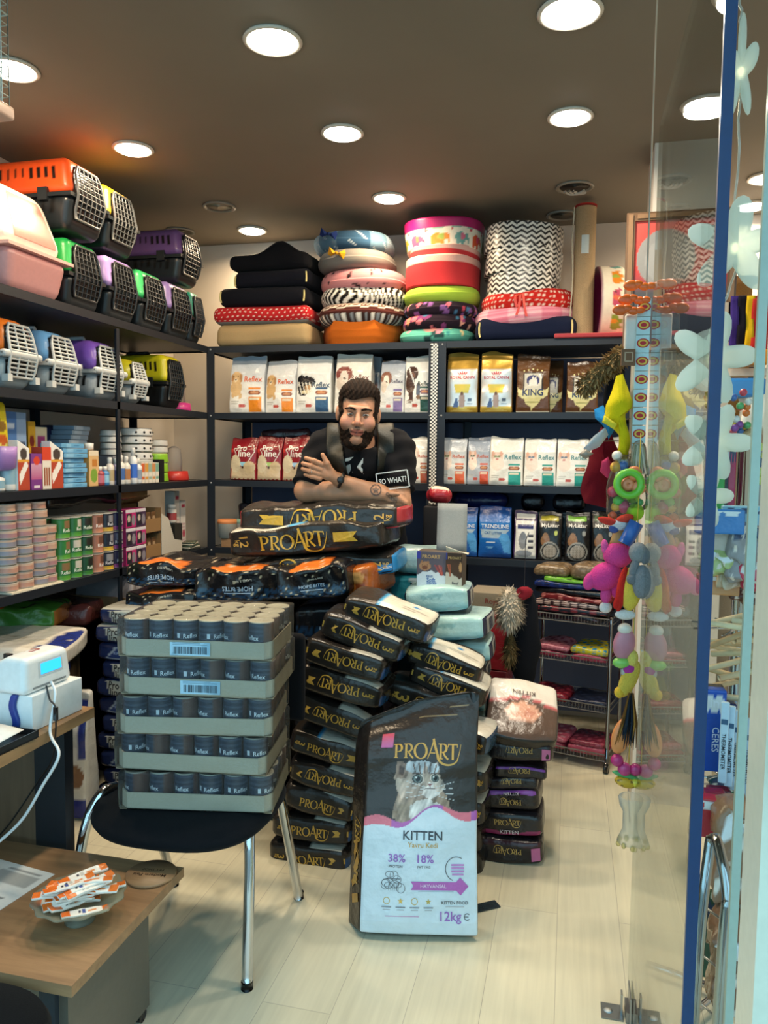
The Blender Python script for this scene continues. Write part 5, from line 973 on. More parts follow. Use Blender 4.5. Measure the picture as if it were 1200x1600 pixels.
def kitten_art(U, V):
    c = np.tile(lin('332c28'), (len(U), 1)); n = fur(U, V); wave = .50+.035*np.sin(U*5.2-2.2)+.02*np.sin(U*13)
    c[(V > .985)] = lin('2a2522')
    R = lambda cx, cy, rx, ry, j=.10: ((U-cx)/rx)**2+((V-cy)/ry)**2 < 1+j*n*2
    S_ = lambda m, col: c.__setitem__(m, np.clip(lin(col)*(1+.6*n[m])[:, None], 0, 1))
    P = lambda pts, col: S_(inpoly(U+.006*n, V+.003*n, pts), col)
    S_(R(.50, .535, .25, .115, .14), '94806f'); S_(R(.40, .56, .12, .09, .14), 'a3907f'); S_(R(.54, .515, .15, .065, .16), 'd3cfcc'); S_(R(.47, .655, .205, .082, .12), '9b8779'); S_(R(.37, .64, .1, .06, .14), 'b3a396')
    P([(.27, .665), (.275, .735), (.315, .738), (.40, .71), (.36, .66)], '8b7567'); P([(.295, .68), (.297, .718), (.345, .705), (.34, .675)], '5d463c'); P([(.58, .72), (.645, .742), (.665, .70), (.64, .68)], '97857a')
    S_(R(.50, .712, .15, .03, .12), 'a9b3bb'); S_(R(.58, .615, .085, .034, .12), 'd9d4d0'); S_(R(.66, .64, .05, .03, .14), 'c0b2a6'); S_(R(.44, .615, .08, .03, .14), 'a8978a'); S_(R(.54, .675, .03, .045, .1), 'ab9a8d')
    for k in range(5): S_((np.abs(U-.44-.045*k-.25*(V-.70)*(k-2)) < .0065) & (V > .685) & (V < .735-.004*abs(k-2)), '66554c')
    for ex, ey, rx, ry in ((.465, .662, .043, .0185), (.622, .668, .032, .016)):
        S_(R(ex, ey, rx*1.35, ry*1.35, .04), 'c4bcb4'); c[R(ex, ey, rx*1.1, ry*1.08, 0)] = lin('231c19'); c[R(ex+.002, ey, rx*.88, ry*.86, 0)] = lin('6f7f7d'); c[R(ex+.004, ey, rx*.52, ry*.66, 0)] = lin('0d0e10'); c[R(ex-.012, ey+.006, .008, .0038, 0)] = lin('eef2f4')
        c[R(ex-.002, ey+ry*1.25, rx*1.15, .0035, 0)] = lin('4a3c35')
    c[inpoly(U, V, [(.555, .643), (.605, .645), (.58, .631)])] = lin('8d5a58'); c[(np.abs(U-.58) < .003) & (V < .632) & (V > .622)] = lin('5a4440'); c[(np.abs(V-.622+1.4*(np.abs(U-.58)-.02)**2) < .0018) & (np.abs(U-.58) < .05)] = lin('5a4440')
    for k in range(4): c[(np.abs(V-.628+.01*k-.16*(U-.62)*(1-.6*k)) < .0011) & (U > .62) & (U < .80)] = lin('cfd2d4'); c[(np.abs(V-.628+.01*k+.14*(U-.53)*(1-.6*k)) < .0011) & (U > .36) & (U < .52)] = lin('cfd2d4')
    w = V < wave; c[w] = lin('d3e4f0'); b = np.abs(V-wave) < .012+.008*np.sin(U*7+1); c[b] = lin('b565b4'); c[b & (np.sin(U*9+.5) > .45)] = lin('e0788a')
    q = V < wave-.012
    c[q & R(.5, .5, .1, .03)] = lin('d3e4f0')
    q = (U > .13) & (U < .235) & (V > .80) & (V < .875); c[q] = (lin('b06aa8')*(1-((V[q]-.8)/.075))[:, None]+lin('d8545c')*((V[q]-.8)/.075)[:, None]); c[(np.abs(V-.93-.0*U) < .0016) & (U > .45) & (U < .8)] = lin('8a7a5a'); c[(np.abs(V-.962) < .0014) & (U > .72) & (U < .9)] = lin('8a7a5a')
    return c
b = Bx(t0, KW, KD, KH, .012, kfn); b.all('1f1b19', (16, 6, 30), F=kitten_art, Fn=(150, 260))
def kd(s, u, v, w, c, rot=0, is_t=True): b.decal(fit(s, KW*w) if isinstance(s, str) else s, '-y', ((u-.5)*KW, (v-.5)*KH), 1 if isinstance(s, str) else KW*w, c, rot, eps=.0022)
kd(PROART, .545, .785, .60, 'cda047'); kd('KITTEN', .52, .425, .34, '3b3f48'); kd('Yavru Kedi', .52, .385, .26, 'c9a86a'); kd('38%', .30, .327, .145, '9a6fc0'); kd('18%', .545, .327, .14, '9a6fc0')
kd('PROTEIN', .29, .292, .115, '5a5f68'); kd('FAT YAG', .53, .292, .11, '6a6f78'); kd(ringsh(.035, 30, .5, .5, 60, 250), .81, .285, .19, '6a6f78'); 
for i in range(4): kd(rect2(1, .14), .82, .302-.013*i, .11-.01*(i == 3), 'c08ac8')
kd((np.array([(-.5, -.08), (.42, -.08), (.42, .08), (-.5, .08), (-.45, 0)]), [(0, 1, 2, 3, 4)]), .63, .213, .42, 'b565b8'); kd('HAYVANSAL', .61, .213, .22, 'e6d2ec'); kd(rot2(np.array([(-.5, -.5), (.5, -.5), (.5, .5), (-.5, .5)]), PI/4) if False else (rot2(rect2(1, 1)[0], PI/4), rect2(1, 1)[1]), .84, .213, .10, 'b565b8'); kd((np.array([(-.2, -.5), (.5, .2), (.3, .5), (-.3, 0)]), [(0, 1, 2, 3)]), .84, .213, .05, 'f0e6f4')
for i, c in enumerate(('c9b277', 'd6b04a', 'c9b277', 'b9a85a')):
    u = .22+.115*i; kd(STAR if i % 2 else ringsh(.12, 18), u, .148, .05, c); kd(rect2(1, .12), u, .123, .08, '8a9098'); kd(rect2(1, .1), u, .112, .06, 'aab0b8')
kd(rect2(1, .018), .35, .085, .28, 'c98ab8'); kd('KITTEN FOOD', .79, .145, .23, '2f333c'); kd(rect2(1, .05), .79, .128, .16, 'b9bfc8'); kd('12kg', .755, .088, .18, '9a6fc0'); kd(ringsh(.12, 18, .5, .5, 40, 320), .895, .085, .05, '4a5058'); kd(rect2(1, .16), .89, .085, .035, '4a5058')
for i in range(9):                              # line drawing of vegetables in a tub
    a = i*.7; kd(ringsh(.05, 14, .5, .35+.1*(i % 3)), .27+.075*math.cos(a)*(.5+.08*i), .215+.022*math.sin(a)+.008*(i % 4), .07, '4a5058')
for i in range(6): kd(rect2(.05, 1.2), .235+.016*i, .205, .045, '4a5058')
kd(rect2(1, .05), .27, .24, .12, '4a5058'); kd(rect2(.08, .8), .27, .262, .03, '4a5058'); kd(rect2(1, .014), .63, .19, .3, 'a9b8c8')
for i in range(5):                              # gold lettering down the gusset
    b.decal((PROART[0], PROART[1]), '-x', (0.01, -.12+.0*i), .20, 'c49a44', PI/2, eps=.002) if i == 0 else b.decal(rect2(.06, .02+.006*(i % 2)), '-x', (.012*(i % 2), -.31+.05*i), 1, 'b98a3c', .3*i, eps=.002)
k0, k1 = W(555, 1478, z=0), W(745, 1483, z=0)
X(t0, 'kitten_food_sack', 'gloss', 'large black and white kitten food sack standing on the floor with a cat print', 'sack of pet food', ((k0[0]+k1[0])/2-.022, (k0[1]+k1[1])/2+.075, .006), R_(11.5), None, (R_(-13), 0))
X(bb(MB(), -.05, .05, -.02, .02, 0, .004, '27333a'), 'fallen_pouch', 'gloss', 'small dark pouch lying on the floor behind the kitten sack', 'pouch', (*W(757, 1418, z=0)[:2], .001), R_(35))

# ------------------------------------------------------------------ the big 12 kg sacks the man leans on, and the shiny black ones under them
g12 = 'big 12 kg black sacks under the man\'s arms'
def p12(L, th, fl, flag=True, x0=0, lw=.38):
    ro = PI if fl else 0; sg = -1 if fl else 1; o = [(PROART, (x0*L, -.004), L*lw, 'd9ab38', ro), (fit('12', .05), (-L*.39*sg, .004*sg), 1, 'cda047', ro-PI/2), (fit('kg', .032), (-L*.44*sg, .0), 1, 'cda047', ro-PI/2)]
    if flag: o.append((FLAG, (L*(.31*sg+x0*.5), .0), L*.16, 'd2aa3e', 0 if fl else PI))
    return o
lay('big 12 kg black sack standing next to last in the pile, upright gold word', (352, 851), (606, 832), .128, .29, 2.93, R_(-2), g12, up=art('3a342e', ('r', 0, 0, .45, .95, 'dcd4c4'), ('p', [(.42, 0), (.5, 0), (.56, .95), (.44, .95)], '5aa8d4'), ('r', .3, .2, .33, .5, '4a4a50')), seed=160, decf=lambda L, th: p12(L, th, 0, True, -.06, .44), n=(40, 14), wr=.012)
lay('big 12 kg black sack lowest in the pile, word upside down', (378, 893), (622, 880), .098, .29, 2.945, R_(2), g12, seed=161, front=art(DARK, ('p', [(.72, 0), (1, .1), (1, .55), (.74, .45)], '2b86c4')), side='2b86c4', decf=lambda L, th: p12(L, th, 1, True, -.06, .40)+[(fit('FISH & CHICKEN', .15), (L*.38, -.022), 1, 'e6ecee', .12)], n=(40, 14), wr=.01)
lay('topmost 12 kg black sack under the man\'s forearms, word upside down', (368, 812), (630, 806), .112, .27, 2.97, R_(-1), g12, seed=162, front=art('2c2724', ('p', [(0, 0), (.3, .2), (.55, .1), (.55, 0)], '1f1c1c'), ('r', .46, 0, .6, .2, '8ab4cc')), side=art('b5343c', ('r', 0, 0, 1, .3, '3a2a2a')), decf=lambda L, th: p12(L, th, 1, True, .05, .42), n=(40, 16), wr=.014)
lay('dark sack under the topmost one, slumped to the left', (352, 838), (560, 822), .045, .24, 3.0, R_(-1), g12, seed=163, front=art('232024', ('r', .6, .2, .66, .8, '9a3a4a'), ('r', .67, .2, .85, .8, '7fb0c8')), decf=lambda L, th: [(fit('Lamb', .06), (-L*.02, 0), 1, 'd8d4cc', 0)], wr=.01)
def hope(L, th, w='HOPE BITES', fl=0): return [(fit(w, L*.34), (L*.02, -.012), 1, 'bcd0e4', PI if fl else 0), (rect2(L*.3, .003), (L*.02, -.03), 1, 'bcd0e4', 0), (fit('LAMB & RICE', L*.2), (L*.08, .02), 1, 'c9c4b4', PI if fl else 0)]
hf = lambda s: (lambda U, V: (lambda n: np.where((n > 2.75)[:, None], lin('d9c9a8'), np.where(((V < .38) & (n > -.4))[:, None], lin('1c3f5c'), lin('141417'))))(sum(np.sin(U*a+V*b_+p) for a, b_, p in [(23+s, 31, 1), (57, -22, 2+s), (91, 47, s), (33, 80, 4)])))  # pale flecks are painted highlights of the crinkled film, over black and blue print
gh = 'shiny black and orange sacks in the pile'
orange = art('17161a', ('p', [(.2, 0), (.8, 0), (.7, .35), (.3, .3)], 'd8722c'), ('f', lambda U, V: np.abs(np.sin(U*14+V*5)) < .06, 'c9b89a'))
for l, r, th, y, lab, s, fl in (((194, 898), (312, 900), .10, 2.90, 'shiny black sack with an orange fold, left end of the pile', 1, 1), ((192, 938), (312, 936), .085, 2.88, 'shiny black sack under the left orange folded one', 2, 0), ((302, 916), (444, 915), .135, 2.80, 'crumpled shiny black sack in the middle of the pile', 3, 1), ((430, 912), (545, 908), .135, 2.79, 'shiny black and blue sack with an orange fold beside the orange bag', 4, 0)):
    lay(lab, l, r, th, .36, y, R_((s*7) % 5-2), gh, front=hf(s), up=orange, side='15161b', seed=170+s, decf=lambda L, th, fl=fl: hope(L, th, fl=fl), n=(44, 16), wr=.018, mat='gloss')
zl = {}
for ci, (x0, x1, y0, zt, nm) in enumerate(((-1.86, -1.46, 2.93, .905, 'left'), (-1.44, -1.09, 2.86, .90, 'middle'), (-1.07, -.72, 2.86, .90, 'right'))):
    n = 6; th = zt/n
    for k in range(n):
        L = x1-x0; m, mt = brick(L-.01, .36, th-.002, front=hf(ci+k), up='19181b', side='16161a', seed=200+ci*7+k, wr=.003, decs=hope(L, th), soft=.6)
        X(m, 'dry_food_sack', mt, 'shiny black sack, %s in the %s foot column of the pile' % (ORD[k] if k < n-1 else 'topmost', nm), 'sack of pet food', ((x0+x1)/2, y0+.18, th*k+.002), 0, 'shiny black sacks low in the pile')
m, mt = brick(.13, .26, .13, front=art('b5601f', ('e', .5, .6, .3, .2, 'e0a05a'), ('e', .2, .5, .15, .2, 'd8d0c4'), ('r', .5, .1, .8, .4, '8a3f1c')), up='b9601f', side='b05a20', seed=180, wr=.016)
c0 = W(566, 905, y=2.9); X(m, 'dry_food_sack', mt, 'orange bag wedged between the black pile and the mint sacks', 'sack of pet food', (c0[0], 3.03, c0[2]-.075), R_(-8))
X(Bx(MB(), .14, .24, .8, .01).all('2a2530', (2, 2, 2)).mb, 'carton', 'card', 'dark carton under the orange bag', 'carton', (c0[0]+.02, 3.05, .001), 0)

# ------------------------------------------------------------------ mint and teal sacks right of the pile
gm = 'mint and navy sacks stacked right of the pile'
mint = lambda s: art('a9cfcd', ('g', 0, .4, '5a9fae', '9fc8c8'), ('e', .3, .66, .05, .1, '8ab8ba'), ('e', .42, .66, .05, .1, '8ab8ba'), ('e', .54, .66, .05, .1, '8ab8ba'), ('p', [(.6, 0), (.72, .3), (.9, .1), (.9, 0)], '86b0b6'))
navyend = art('1d2440', ('r', .2, .1, .75, .9, 'b9b9b4'), ('r', .3, .2, .4, .8, '3a3f50'), ('r', .5, .2, .65, .8, '4a4f60'))
for k, (l, r, th, y, lab, d) in enumerate((((632, 940), (737, 937), .10, 2.98, 'topmost mint sack under the treat boxes', .24), ((650, 985), (762, 980), .10, 2.96, 'mint sack with a navy labelled end, second from the top', .24), ((655, 1026), (772, 1020), .085, 2.98, 'teal sack with a navy end, third from the top', .24), ((655, 1062), (762, 1058), .08, 2.99, 'teal sack with a navy end, fourth from the top', .24))):
    lay(lab, l, r, th, d, y, R_([3, -4, 2, 0][k]), gm, front=mint(k), up='b5d6d2', side=navyend, seed=220+k, n=(26, 14))
zt = W(700, 1075, y=2.99)[2]
for k in range(6):
    th = zt/6; m, mt = brick(.29, .24, th-.002, front=mint(k), up='8fb8bc', side=navyend, seed=230+k, wr=.003, soft=.6); X(m, 'dry_food_sack', mt, 'teal sack with a navy end, %s at the foot of its stack' % (ORD[k]), 'sack of pet food', (W(708, 1000, y=3.0)[0], 3.11, th*k+.002), 0, gm)
c0 = W(648, 880, y=3.22); m = MB(); Bx(m, .24, .18, .12, .05, lambda P: P+wav(P, .012, 16, 240)[:, None]*np.array([.4, .4, 1])).all('a9c9cb', (10, 6, 8), F=art('b4d2d2', ('g', 0, .3, '5a98a8', '8fc0c6')), Fn=(24, 14)); X(m, 'dry_food_sack', 'gloss', 'pale mint sack slumped on the teal word sack beside the big black ones', 'sack of pet food', (c0[0], 3.32, c0[2]-.055), R_(4))
m = MB(); b = Bx(m, .235, .18, .165, .02, lambda P: P+wav(P, .006, 16, 241)[:, None]); b.all('2a8a96', (6, 5, 6), F=art('2f8f9a', ('p', [(.35, .95), (.95, .95), (.62, .1)], 'b9c4c2')), Fn=(24, 18)); b.decal(fit('Pro', .075), '-y', (.01, .035), 1, '20242c'); b.decal(fit('line', .08), '-y', (.03, -.025), 1, '20242c')
X(m, 'dry_food_sack', 'gloss', 'teal sack with black lettering under the pale mint one', 'sack of pet food', (c0[0], 3.32, c0[2]-.225), R_(4))
m = MB(); Bx(m, .24, .18, c0[2]-.228, .01).all('27424e', (2, 2, 2)); X(m, 'carton', 'card', 'dark teal carton supporting the teal word sack', 'carton', (c0[0], 3.32, .001), R_(4))
# treat boxes with an open display lid
zb = W(685, 918, y=3.02)[2]
def treat(label, p0, p1, pt, y, a, txt, rz):
    cx, w = span(p0, p1, 880, y); h = W((p0+p1)/2, pt, y=y)[2]-zb; t = T('treat_box', label, 'treat box', (cx, y+.05, zb), rz, 'stick treat boxes')
    m = MB(); b = Bx(m, w, .10, h, .0015); b.all('5a5048', (2, 2, 2), F=a, Fn=(36, 44))
    for s, at, wd, c in txt: b.decal(fit(s, w*wd) if isinstance(s, str) else s, '-y', (at[0]*w, at[1]*h), 1 if isinstance(s, str) else w*wd, c)
    O(m, 'box', 'paper', t); return t, w, h
ta = art('5b5560', ('r', 0, .78, .12, 1, '3a3f9a'), ('f', lambda U, V: V < .34+.1*np.sin(U*3.2)-.02*np.sin(U*22), 'd6dde4'), ('e', .28, .58, .2, .13, 'b0805c'), ('e', .28, .54, .1, .06, '7a4a34'), ('e', .2, .62, .02, .015, '1a1210'), ('e', .36, .62, .02, .015, '1a1210'), ('p', [(.12, .66), (.18, .76), (.24, .68)], 'a8744e'), ('p', [(.34, .68), (.4, .76), (.44, .66)], 'a8744e'), *[('p', [(.6+.07*i, .62), (.64+.07*i, .62), (.86+.02*i, .32), (.83+.02*i, .32)], ['b04a44', '8a3234', 'c86a58'][i % 3]) for i in range(4)])
t, w, h = treat('purple grey treat box with a small terrier and red sticks', 652, 698, 862, 3.03, ta, (('PROART', (.0, .36), .62, 'd0a86a'), ('BEEF', (-.05, -.2), .22, '3a5f9a'), ('Soft', (.0, -.3), .3, '2f5fa8'), ('Sticks', (.02, -.38), .34, '2f5fa8')), R_(-3))
tb2 = art('4a3222', ('f', lambda U, V: V < .36+.08*np.sin(U*4+1)+.02*np.sin(U*21), 'c2bcae'), ('r', 0, .8, .1, 1, '3a3f8a'), ('e', .9, .6, .1, .14, 'b58a5c'), *[('p', [(.1+.12*i, .66), (.17+.12*i, .66), (.3+.03*i, .34), (.25+.03*i, .34)], 'a0563a') for i in range(2)])
t, w, h = treat('brown treat box with an open grey display lid, right of the purple grey one', 697, 723, 864, 3.02, tb2, (('PROART', (.05, .36), .8, 'd0a86a'), ('Beef', (.1, -.35), .4, '4a4a50')), R_(-2))
x0 = W(672, 830, y=3.0)[0]-W(710, 880, y=3.02)[0]; z1 = W(695, 787, y=3.08)[2]-zb
m = MB(); slab(m, lambda u, v: np.stack([x0+.0+(.125)*u-.012*v+.01, .02+.07*v+0*u, h-.003+(z1-h)*v], 1), 4, 6, .0025, '878c8c'); O(m, 'lid', 'card', t)
m = MB(); slab(m, lambda u, v: np.stack([-.03+.09*u, -.05-.02*v+0*u, h+.002+.025*v-.03*u*v], 1), 3, 3, .002, 'd9d2be'); O(m, 'flap', 'card', t)
for s, lab in ((0, 'red foil bag behind the open grey lid'),):
    c0 = W(682, 776, y=3.6); m = MB(); Bx(m, .12, .16, .08, .04, lambda P: P+wav(P, .014, 18, 250)[:, None]).all('9c2430', (8, 6, 5), U=art('d8cdb8', ('r', 0, .5, 1, 1, 'a82a34'))); X(m, 'dry_food_sack', 'gloss', lab, 'sack of pet food', (c0[0], 3.66, c0[2]-.04), R_(10))
    m = MB(); Bx(m, .12, .16, c0[2]-.046, .01).all('1a191d', (2, 2, 2)); X(m, 'carton', 'card', 'dark carton stack behind the treat boxes under the red foil bag', 'carton', (c0[0], 3.66, .001))
# ------------------------------------------------------------------ below the left shelves: sacks and boxes
gn = 'navy sacks stacked in front of the left shelving'
pl = lambda k: art('1b2850', ('p', [(.16, .9), (.5, .95), (.8, .8), (.7, .1), (.24, .1)] if k % 3 != 2 else [(.14, .1), (.85, .1), (.7, .85), (.27, .85)], 'b9bcb4' if k % 3 != 2 else '8f9cae'), ('p', [(.18, .2), (.8, .2), (.67, .75), (.3, .75)] if k % 3 == 2 else [(.7, .2), (.86, .25), (.86, .75), (.66, .8)], '2a3a6a'), ('r', .07, .35, .09, .45, '8d9ab8'), ('r', .07, .55, .09, .65, '8d9ab8'))
for k in range(11):
    m, mt = brick(.34, .3, .076, front=pl(k), up='a9a89f' if k > 8 else '1c2748', side='18224a', seed=260+k, wr=.005, n=(30, 14), soft=.7, decs=[(fit('Pro', .055), (-.072, .014), 1, '23262e', 0), (fit('line', .06), (-.06, -.014), 1, '23262e', 0)] if k % 3 != 2 else [(fit('SUPER PREMIUM', .1), (-.03, 0), 1, '8fa8d0', 0)])
    X(m, 'dry_food_sack', mt, 'navy sack of the stack behind the trays of cans, %s' % (ORD[k] if k < 9 else ['second from the top', 'topmost'][k-9]), 'sack of pet food', (-1.76+.012*((k*5) % 3-1), 2.97, .0775*k+.003), R_((k*7) % 5-2), gn)
m = MB(); b = Bx(m, .30, .13, .52, .02, bag_fn(.30, .13, .52, 75, .3)); b.all('c9c8c2', (6, 4, 8), F=art('d2d1ca', ('r', 0, 0, 1, .16, '1f2c7a'), ('r', 0, .16, .1, .9, '2a3a86'), ('r', .9, .5, 1, .95, '27347a'), ('e', .8, .35, .16, .1, '7a5636'), ('p', [(.5, .2), (.75, .3), (.9, .45), (.6, .3)], '8a6440')), Fn=(30, 44))
X(m, 'dry_food_sack', 'gloss', 'white sack with a navy foot and a brown animal print standing beside the desk leg', 'sack of pet food', (-2.02, 2.70, .002), R_(4))
m, mt = brick(.2, .16, .10, front=art('1c2a4a', ('p', [(.3, .5), (.8, .9), (.9, .4)], '8fa3a8')), up='22384a', seed=281); X(m, 'dry_food_sack', mt, 'small dark blue bag on the floor left of the chair', 'sack of pet food', (-1.72, 2.72, .002), R_(10))
gw = 'big white sacks heaped under the left shelving'
for k in range(5):
    m, mt = brick(.72, .42, .125, front='c9c6bd', up='cdc9be', side='2a356e', seed=284+k, wr=.01, soft=.7); X(m, 'dry_food_sack', mt, 'big white sack, %s under the heap by the left wall' % ORD[k], 'sack of pet food', (-2.20, 2.44+.01*(k % 2), .127*k+.002), R_(-86+k), gw)
for (px, py, rz, L, d, th, tx, lab, a) in ((100, 985, 18, .52, .36, .09, 6, 'cream white sack lying highest on the heap, its end towards the cans', art('d8d3c8', ('p', [(.8, .1), (1, .0), (1, .9), (.86, .7)], '26347a'), ('f', lambda U, V: np.abs(V-.5-.1*np.sin(U*6)) < .012, 'b5aea0'))),
        (70, 1025, 8, .56, .34, .08, 3, 'white sack with a navy cut-out mark lying across the near side of the heap', art('d2cec6', ('p', [(.45, .62), (.7, .7), (.7, .95), (.62, .84), (.55, .78), (.45, .95)], '22307a'))), (20, 1005, 30, .4, .3, .07, 8, 'white sack corner at the left edge of the heap', 'cdc9c1')):
    c0 = W(px, py, y=2.55 if py < 1010 else 2.33); m, mt = brick(L, d, th, front='cfcac0', up=a, side='c9c5bb', seed=290+px, wr=.012); X(m, 'dry_food_sack', mt, lab, 'sack of pet food', (min(max(c0[0], -2.3), -2.13), c0[1]+(.0 if py != 1025 else .02), .66+(.03 if py < 1010 else .0)), R_(rz), gw, (R_(2), R_(tx*.4)))
m, mt = brick(.36, .24, .10, front='3f7a2e', up=art('4f8a35', ('r', .0, .0, .4, .5, 'c9662a'), ('e', .5, .6, .3, .2, '3a6a2a')), side='8a5a2a', seed=301, wr=.014); c0 = W(28, 962, y=2.75); X(m, 'dry_food_sack', mt, 'green and orange bag on the heap under the flat tins', 'sack of pet food', (c0[0]-.02, 2.80, .76), R_(20))
m = MB(); Bx(m, .4, .3, .09, .03, lambda P: P+wav(P, .015, 14, 302)[:, None]).all('5a2f2c', (8, 6, 4)); X(m, 'dry_food_sack', 'gloss', 'maroon bag half hidden behind the green bag on the heap', 'sack of pet food', (-2.27, 3.02, .73), R_(15))
X(Bx(MB(), .2, .3, .72, .003).all('6e5a40', (2, 2, 2)).mb, 'carton', 'card', 'plain carton under the maroon bag by the left wall', 'carton', (-2.32, 2.99, .002))
t = T('storage_carton', 'open brown carton filled with grey film packs under the lowest left shelf', 'carton', (-2.12, 3.42, .002), R_(90))
m = MB()
for a in ((-.3, .3, -.22, -.215), (-.3, .3, .215, .22)): bb(m, *a, 0, .83, '7a6044')
for a in ((-.3, -.295, -.22, .22), (.295, .3, -.22, .22)): bb(m, *a, 0, .83, '735a3f')
bb(m, -.3, .3, -.22, .22, 0, .76, '6a5238'); O(m, 'box', 'card', t)
for i in range(9):
    m = MB(); Bx(m, .05, .3, .15, .02, lambda P, i=i: P+wav(P, .012, 24, 310+i)[:, None]).all(['77757a', '8a888b', '6d6c74'][i % 3], (3, 6, 5), F=art('85838a', ('r', .2, .5, .7, .8, 'a5a4a6'))); m.xf(Matrix.Translation((-.26+.062*i, 0, .765)) @ Matrix.Rotation(R_(14), 4, 'Y')); O(m, 'film_pack', 'gloss', t)

# ------------------------------------------------------------------ counter desk with the label printer
ZD = .74; DX = -1.362
t = T('desk', 'walnut counter desk with a dark leg carrying the label printer', 'desk', (-1.85, 1.62, 0), 0)
O(bb(MB(), -.62, DX+1.85, -.9, .36, ZD-.03, ZD), 'desktop', M_WOODY, t)
lx = W(105, 1230, y=1.90)[0]; lx0 = W(58, 1230, y=1.90)[0]
O(bb(MB(), lx0+1.85, lx+1.85, .27, .31, 0, ZD-.031, '23262c'), 'leg', 'steel', t)
O(bb(MB(), lx0+1.85, lx+1.85, -.8, -.76, 0, ZD-.031, '23262c'), 'leg', 'steel', t)
O(bb(MB(), -.6, lx0+1.848, .275, .295, .12, ZD-.031), 'modesty_panel', M_WOODZ, t)
n0, n1 = W(51, 1145, z=ZD), W(129, 1109, z=ZD); ang = math.atan2(n1[1]-n0[1], n1[0]-n0[0])-PI/2; Ls = math.hypot(*(n1-n0)[:2]); h = .098
m = MB(); Bx(m, .18, Ls, h, .003).all('dfe6e8', (2, 2, 2), U='eef2f2'); ex = np.array([math.cos(ang), math.sin(ang)]); ey = np.array([-math.sin(ang), math.cos(ang)])
cb = (n0+n1)[:2]/2-ex*.09; X(m, 'white_box', 'plastic', 'plain white box on the desk under the label printer', 'box', (*cb, ZD+.001), ang)
t = T('label_printer', 'small white label printer with a bright blue screen on the white box', 'printer', (*(cb+ex*.005-ey*.02), ZD+h+.002), ang)
def prf(P): k = np.clip(P[:, 2]/.10, 0, 1); Q = P.copy(); Q[:, 0] *= 1-.1*k; Q[:, 1] *= 1-.12*k; Q[:, 2] -= .03*k*np.clip(-P[:, 0]/.07, 0, 1)-.0; return Q
m = MB(); b = Bx(m, .15, .19, .10, .018, prf); b.all('e6ebec', (8, 8, 6)); b.decal(fit('LS', .04), '+z', (.01, .01), 1, 'b0483a', PI/2); O(m, 'body', 'plastic', t)
m = MB(); grid(m, lambda u, v: b.pts('+x', (u-.5)*.085+.01, .046+v*.03, .002), 4, 4, (.02, .42, 1.0)); O(m, 'screen', 'glow2', t)
m = MB(); grid(m, lambda u, v: b.pts('+x', (u-.5)*.10+.01, .040+v*.042, .001), 4, 4, 'cfd6d8'); grid(m, lambda u, v: b.pts('+x', (u-.5)*.13, .012+v*.006, .0015), 4, 2, '8a9092'); O(m, 'bezel', 'plastic', t)
e0 = cb+ex*.085-ey*.02
wp = [(*(e0), ZD+h+.02), (*(e0+ex*.03-ey*.02), ZD+h-.01), (*(e0+ex*.045-ey*.06), ZD+.0), (*(W(92, 1180, y=1.72)[:2]), W(92, 1180, y=1.72)[2]), tuple(W(65, 1230, y=1.70)), tuple(W(35, 1280, y=1.68)), tuple(W(-5, 1318, y=1.66)), tuple(W(-60, 1360, y=1.64))]
X(tube(MB(), curve(wp, 8), .0042, 8, 'dfe4e6'), 'white_cable', 'plastic', 'white cable hanging from the label printer over the desk edge', 'cable')
wp = [(*(e0+ey*.0), ZD+h+.01), (*(e0+ex*.012+ey*.02), ZD+h-.012), (*(e0+ex*.012+ey*.045), ZD+h+.002)]
wp = [(*(e0-ey*.02), ZD+h+.015), (*(e0+ex*.02-ey*.03), ZD+h-.02), tuple(W(86, 1105, x=DX+.012)), tuple(W(87, 1145, x=DX+.012)), tuple(W(80, 1190, y=1.80)), tuple(W(60, 1220, y=1.86)), tuple(W(20, 1280, y=1.86)), tuple(W(-5, 1310, y=1.86))]
t = T('black_cable', 'thin black cable with a ferrite lump hanging from the label printer', 'cable', tuple(W(87, 1115, x=DX+.012)))
o = np.array(t.location); O(tube(MB(), curve([np.array(q)-o for q in wp], 8), .0026, 6, '1a1b1d'), 'cord', 'plastic', t); O(tube(MB(), [(0, 0, -.018), (0, 0, .018)], .007, 10, '17181a'), 'ferrite', 'plastic', t)
bt = W(12, 1088, z=ZD+.0); bt = W(14, 1092, y=1.72)
t = T('spray_bottle', 'clear spray bottle with a black pump top on the desk', 'bottle', (W(12, 1095, z=ZD)[0], W(12, 1095, z=ZD)[1], ZD+.001))
m = MB(); lathe(m, [(.022, 0), (.025, .004), (.025, .085), (.02, .10), (.011, .105), (.011, .11)], 20, (.82, .88, .86), caps=False); O(m, 'body', 'clear', t)
m = MB(); lathe(m, [(.001, .003), (.022, .004), (.022, .06), (.001, .06)], 16, 'b9c9c4'); O(m, 'liquid', 'clear', t)
m = MB(); lathe(m, [(.012, .108), (.014, .11), (.014, .128), (.009, .13), (.009, .145), (.001, .146)], 16, '17181b'); bb(m, -.004, .018, -.006, .006, .134, .145, '17181b'); O(m, 'pump', 'plastic', t)
p0 = W(15, 1146, z=ZD); m = MB(); Bx(m, .022, .012, .10, .005, lambda P: P+np.stack([.006*np.sin(P[:, 2]*70), 0*P[:, 0], 0*P[:, 0]], 1)).all('203a8c', (3, 2, 10)); X(m, 'stamp_handle', 'plastic', 'upright dark blue plastic handle standing on the desk', 'handle', (p0[0], p0[1]+.02, ZD+.001), ang)
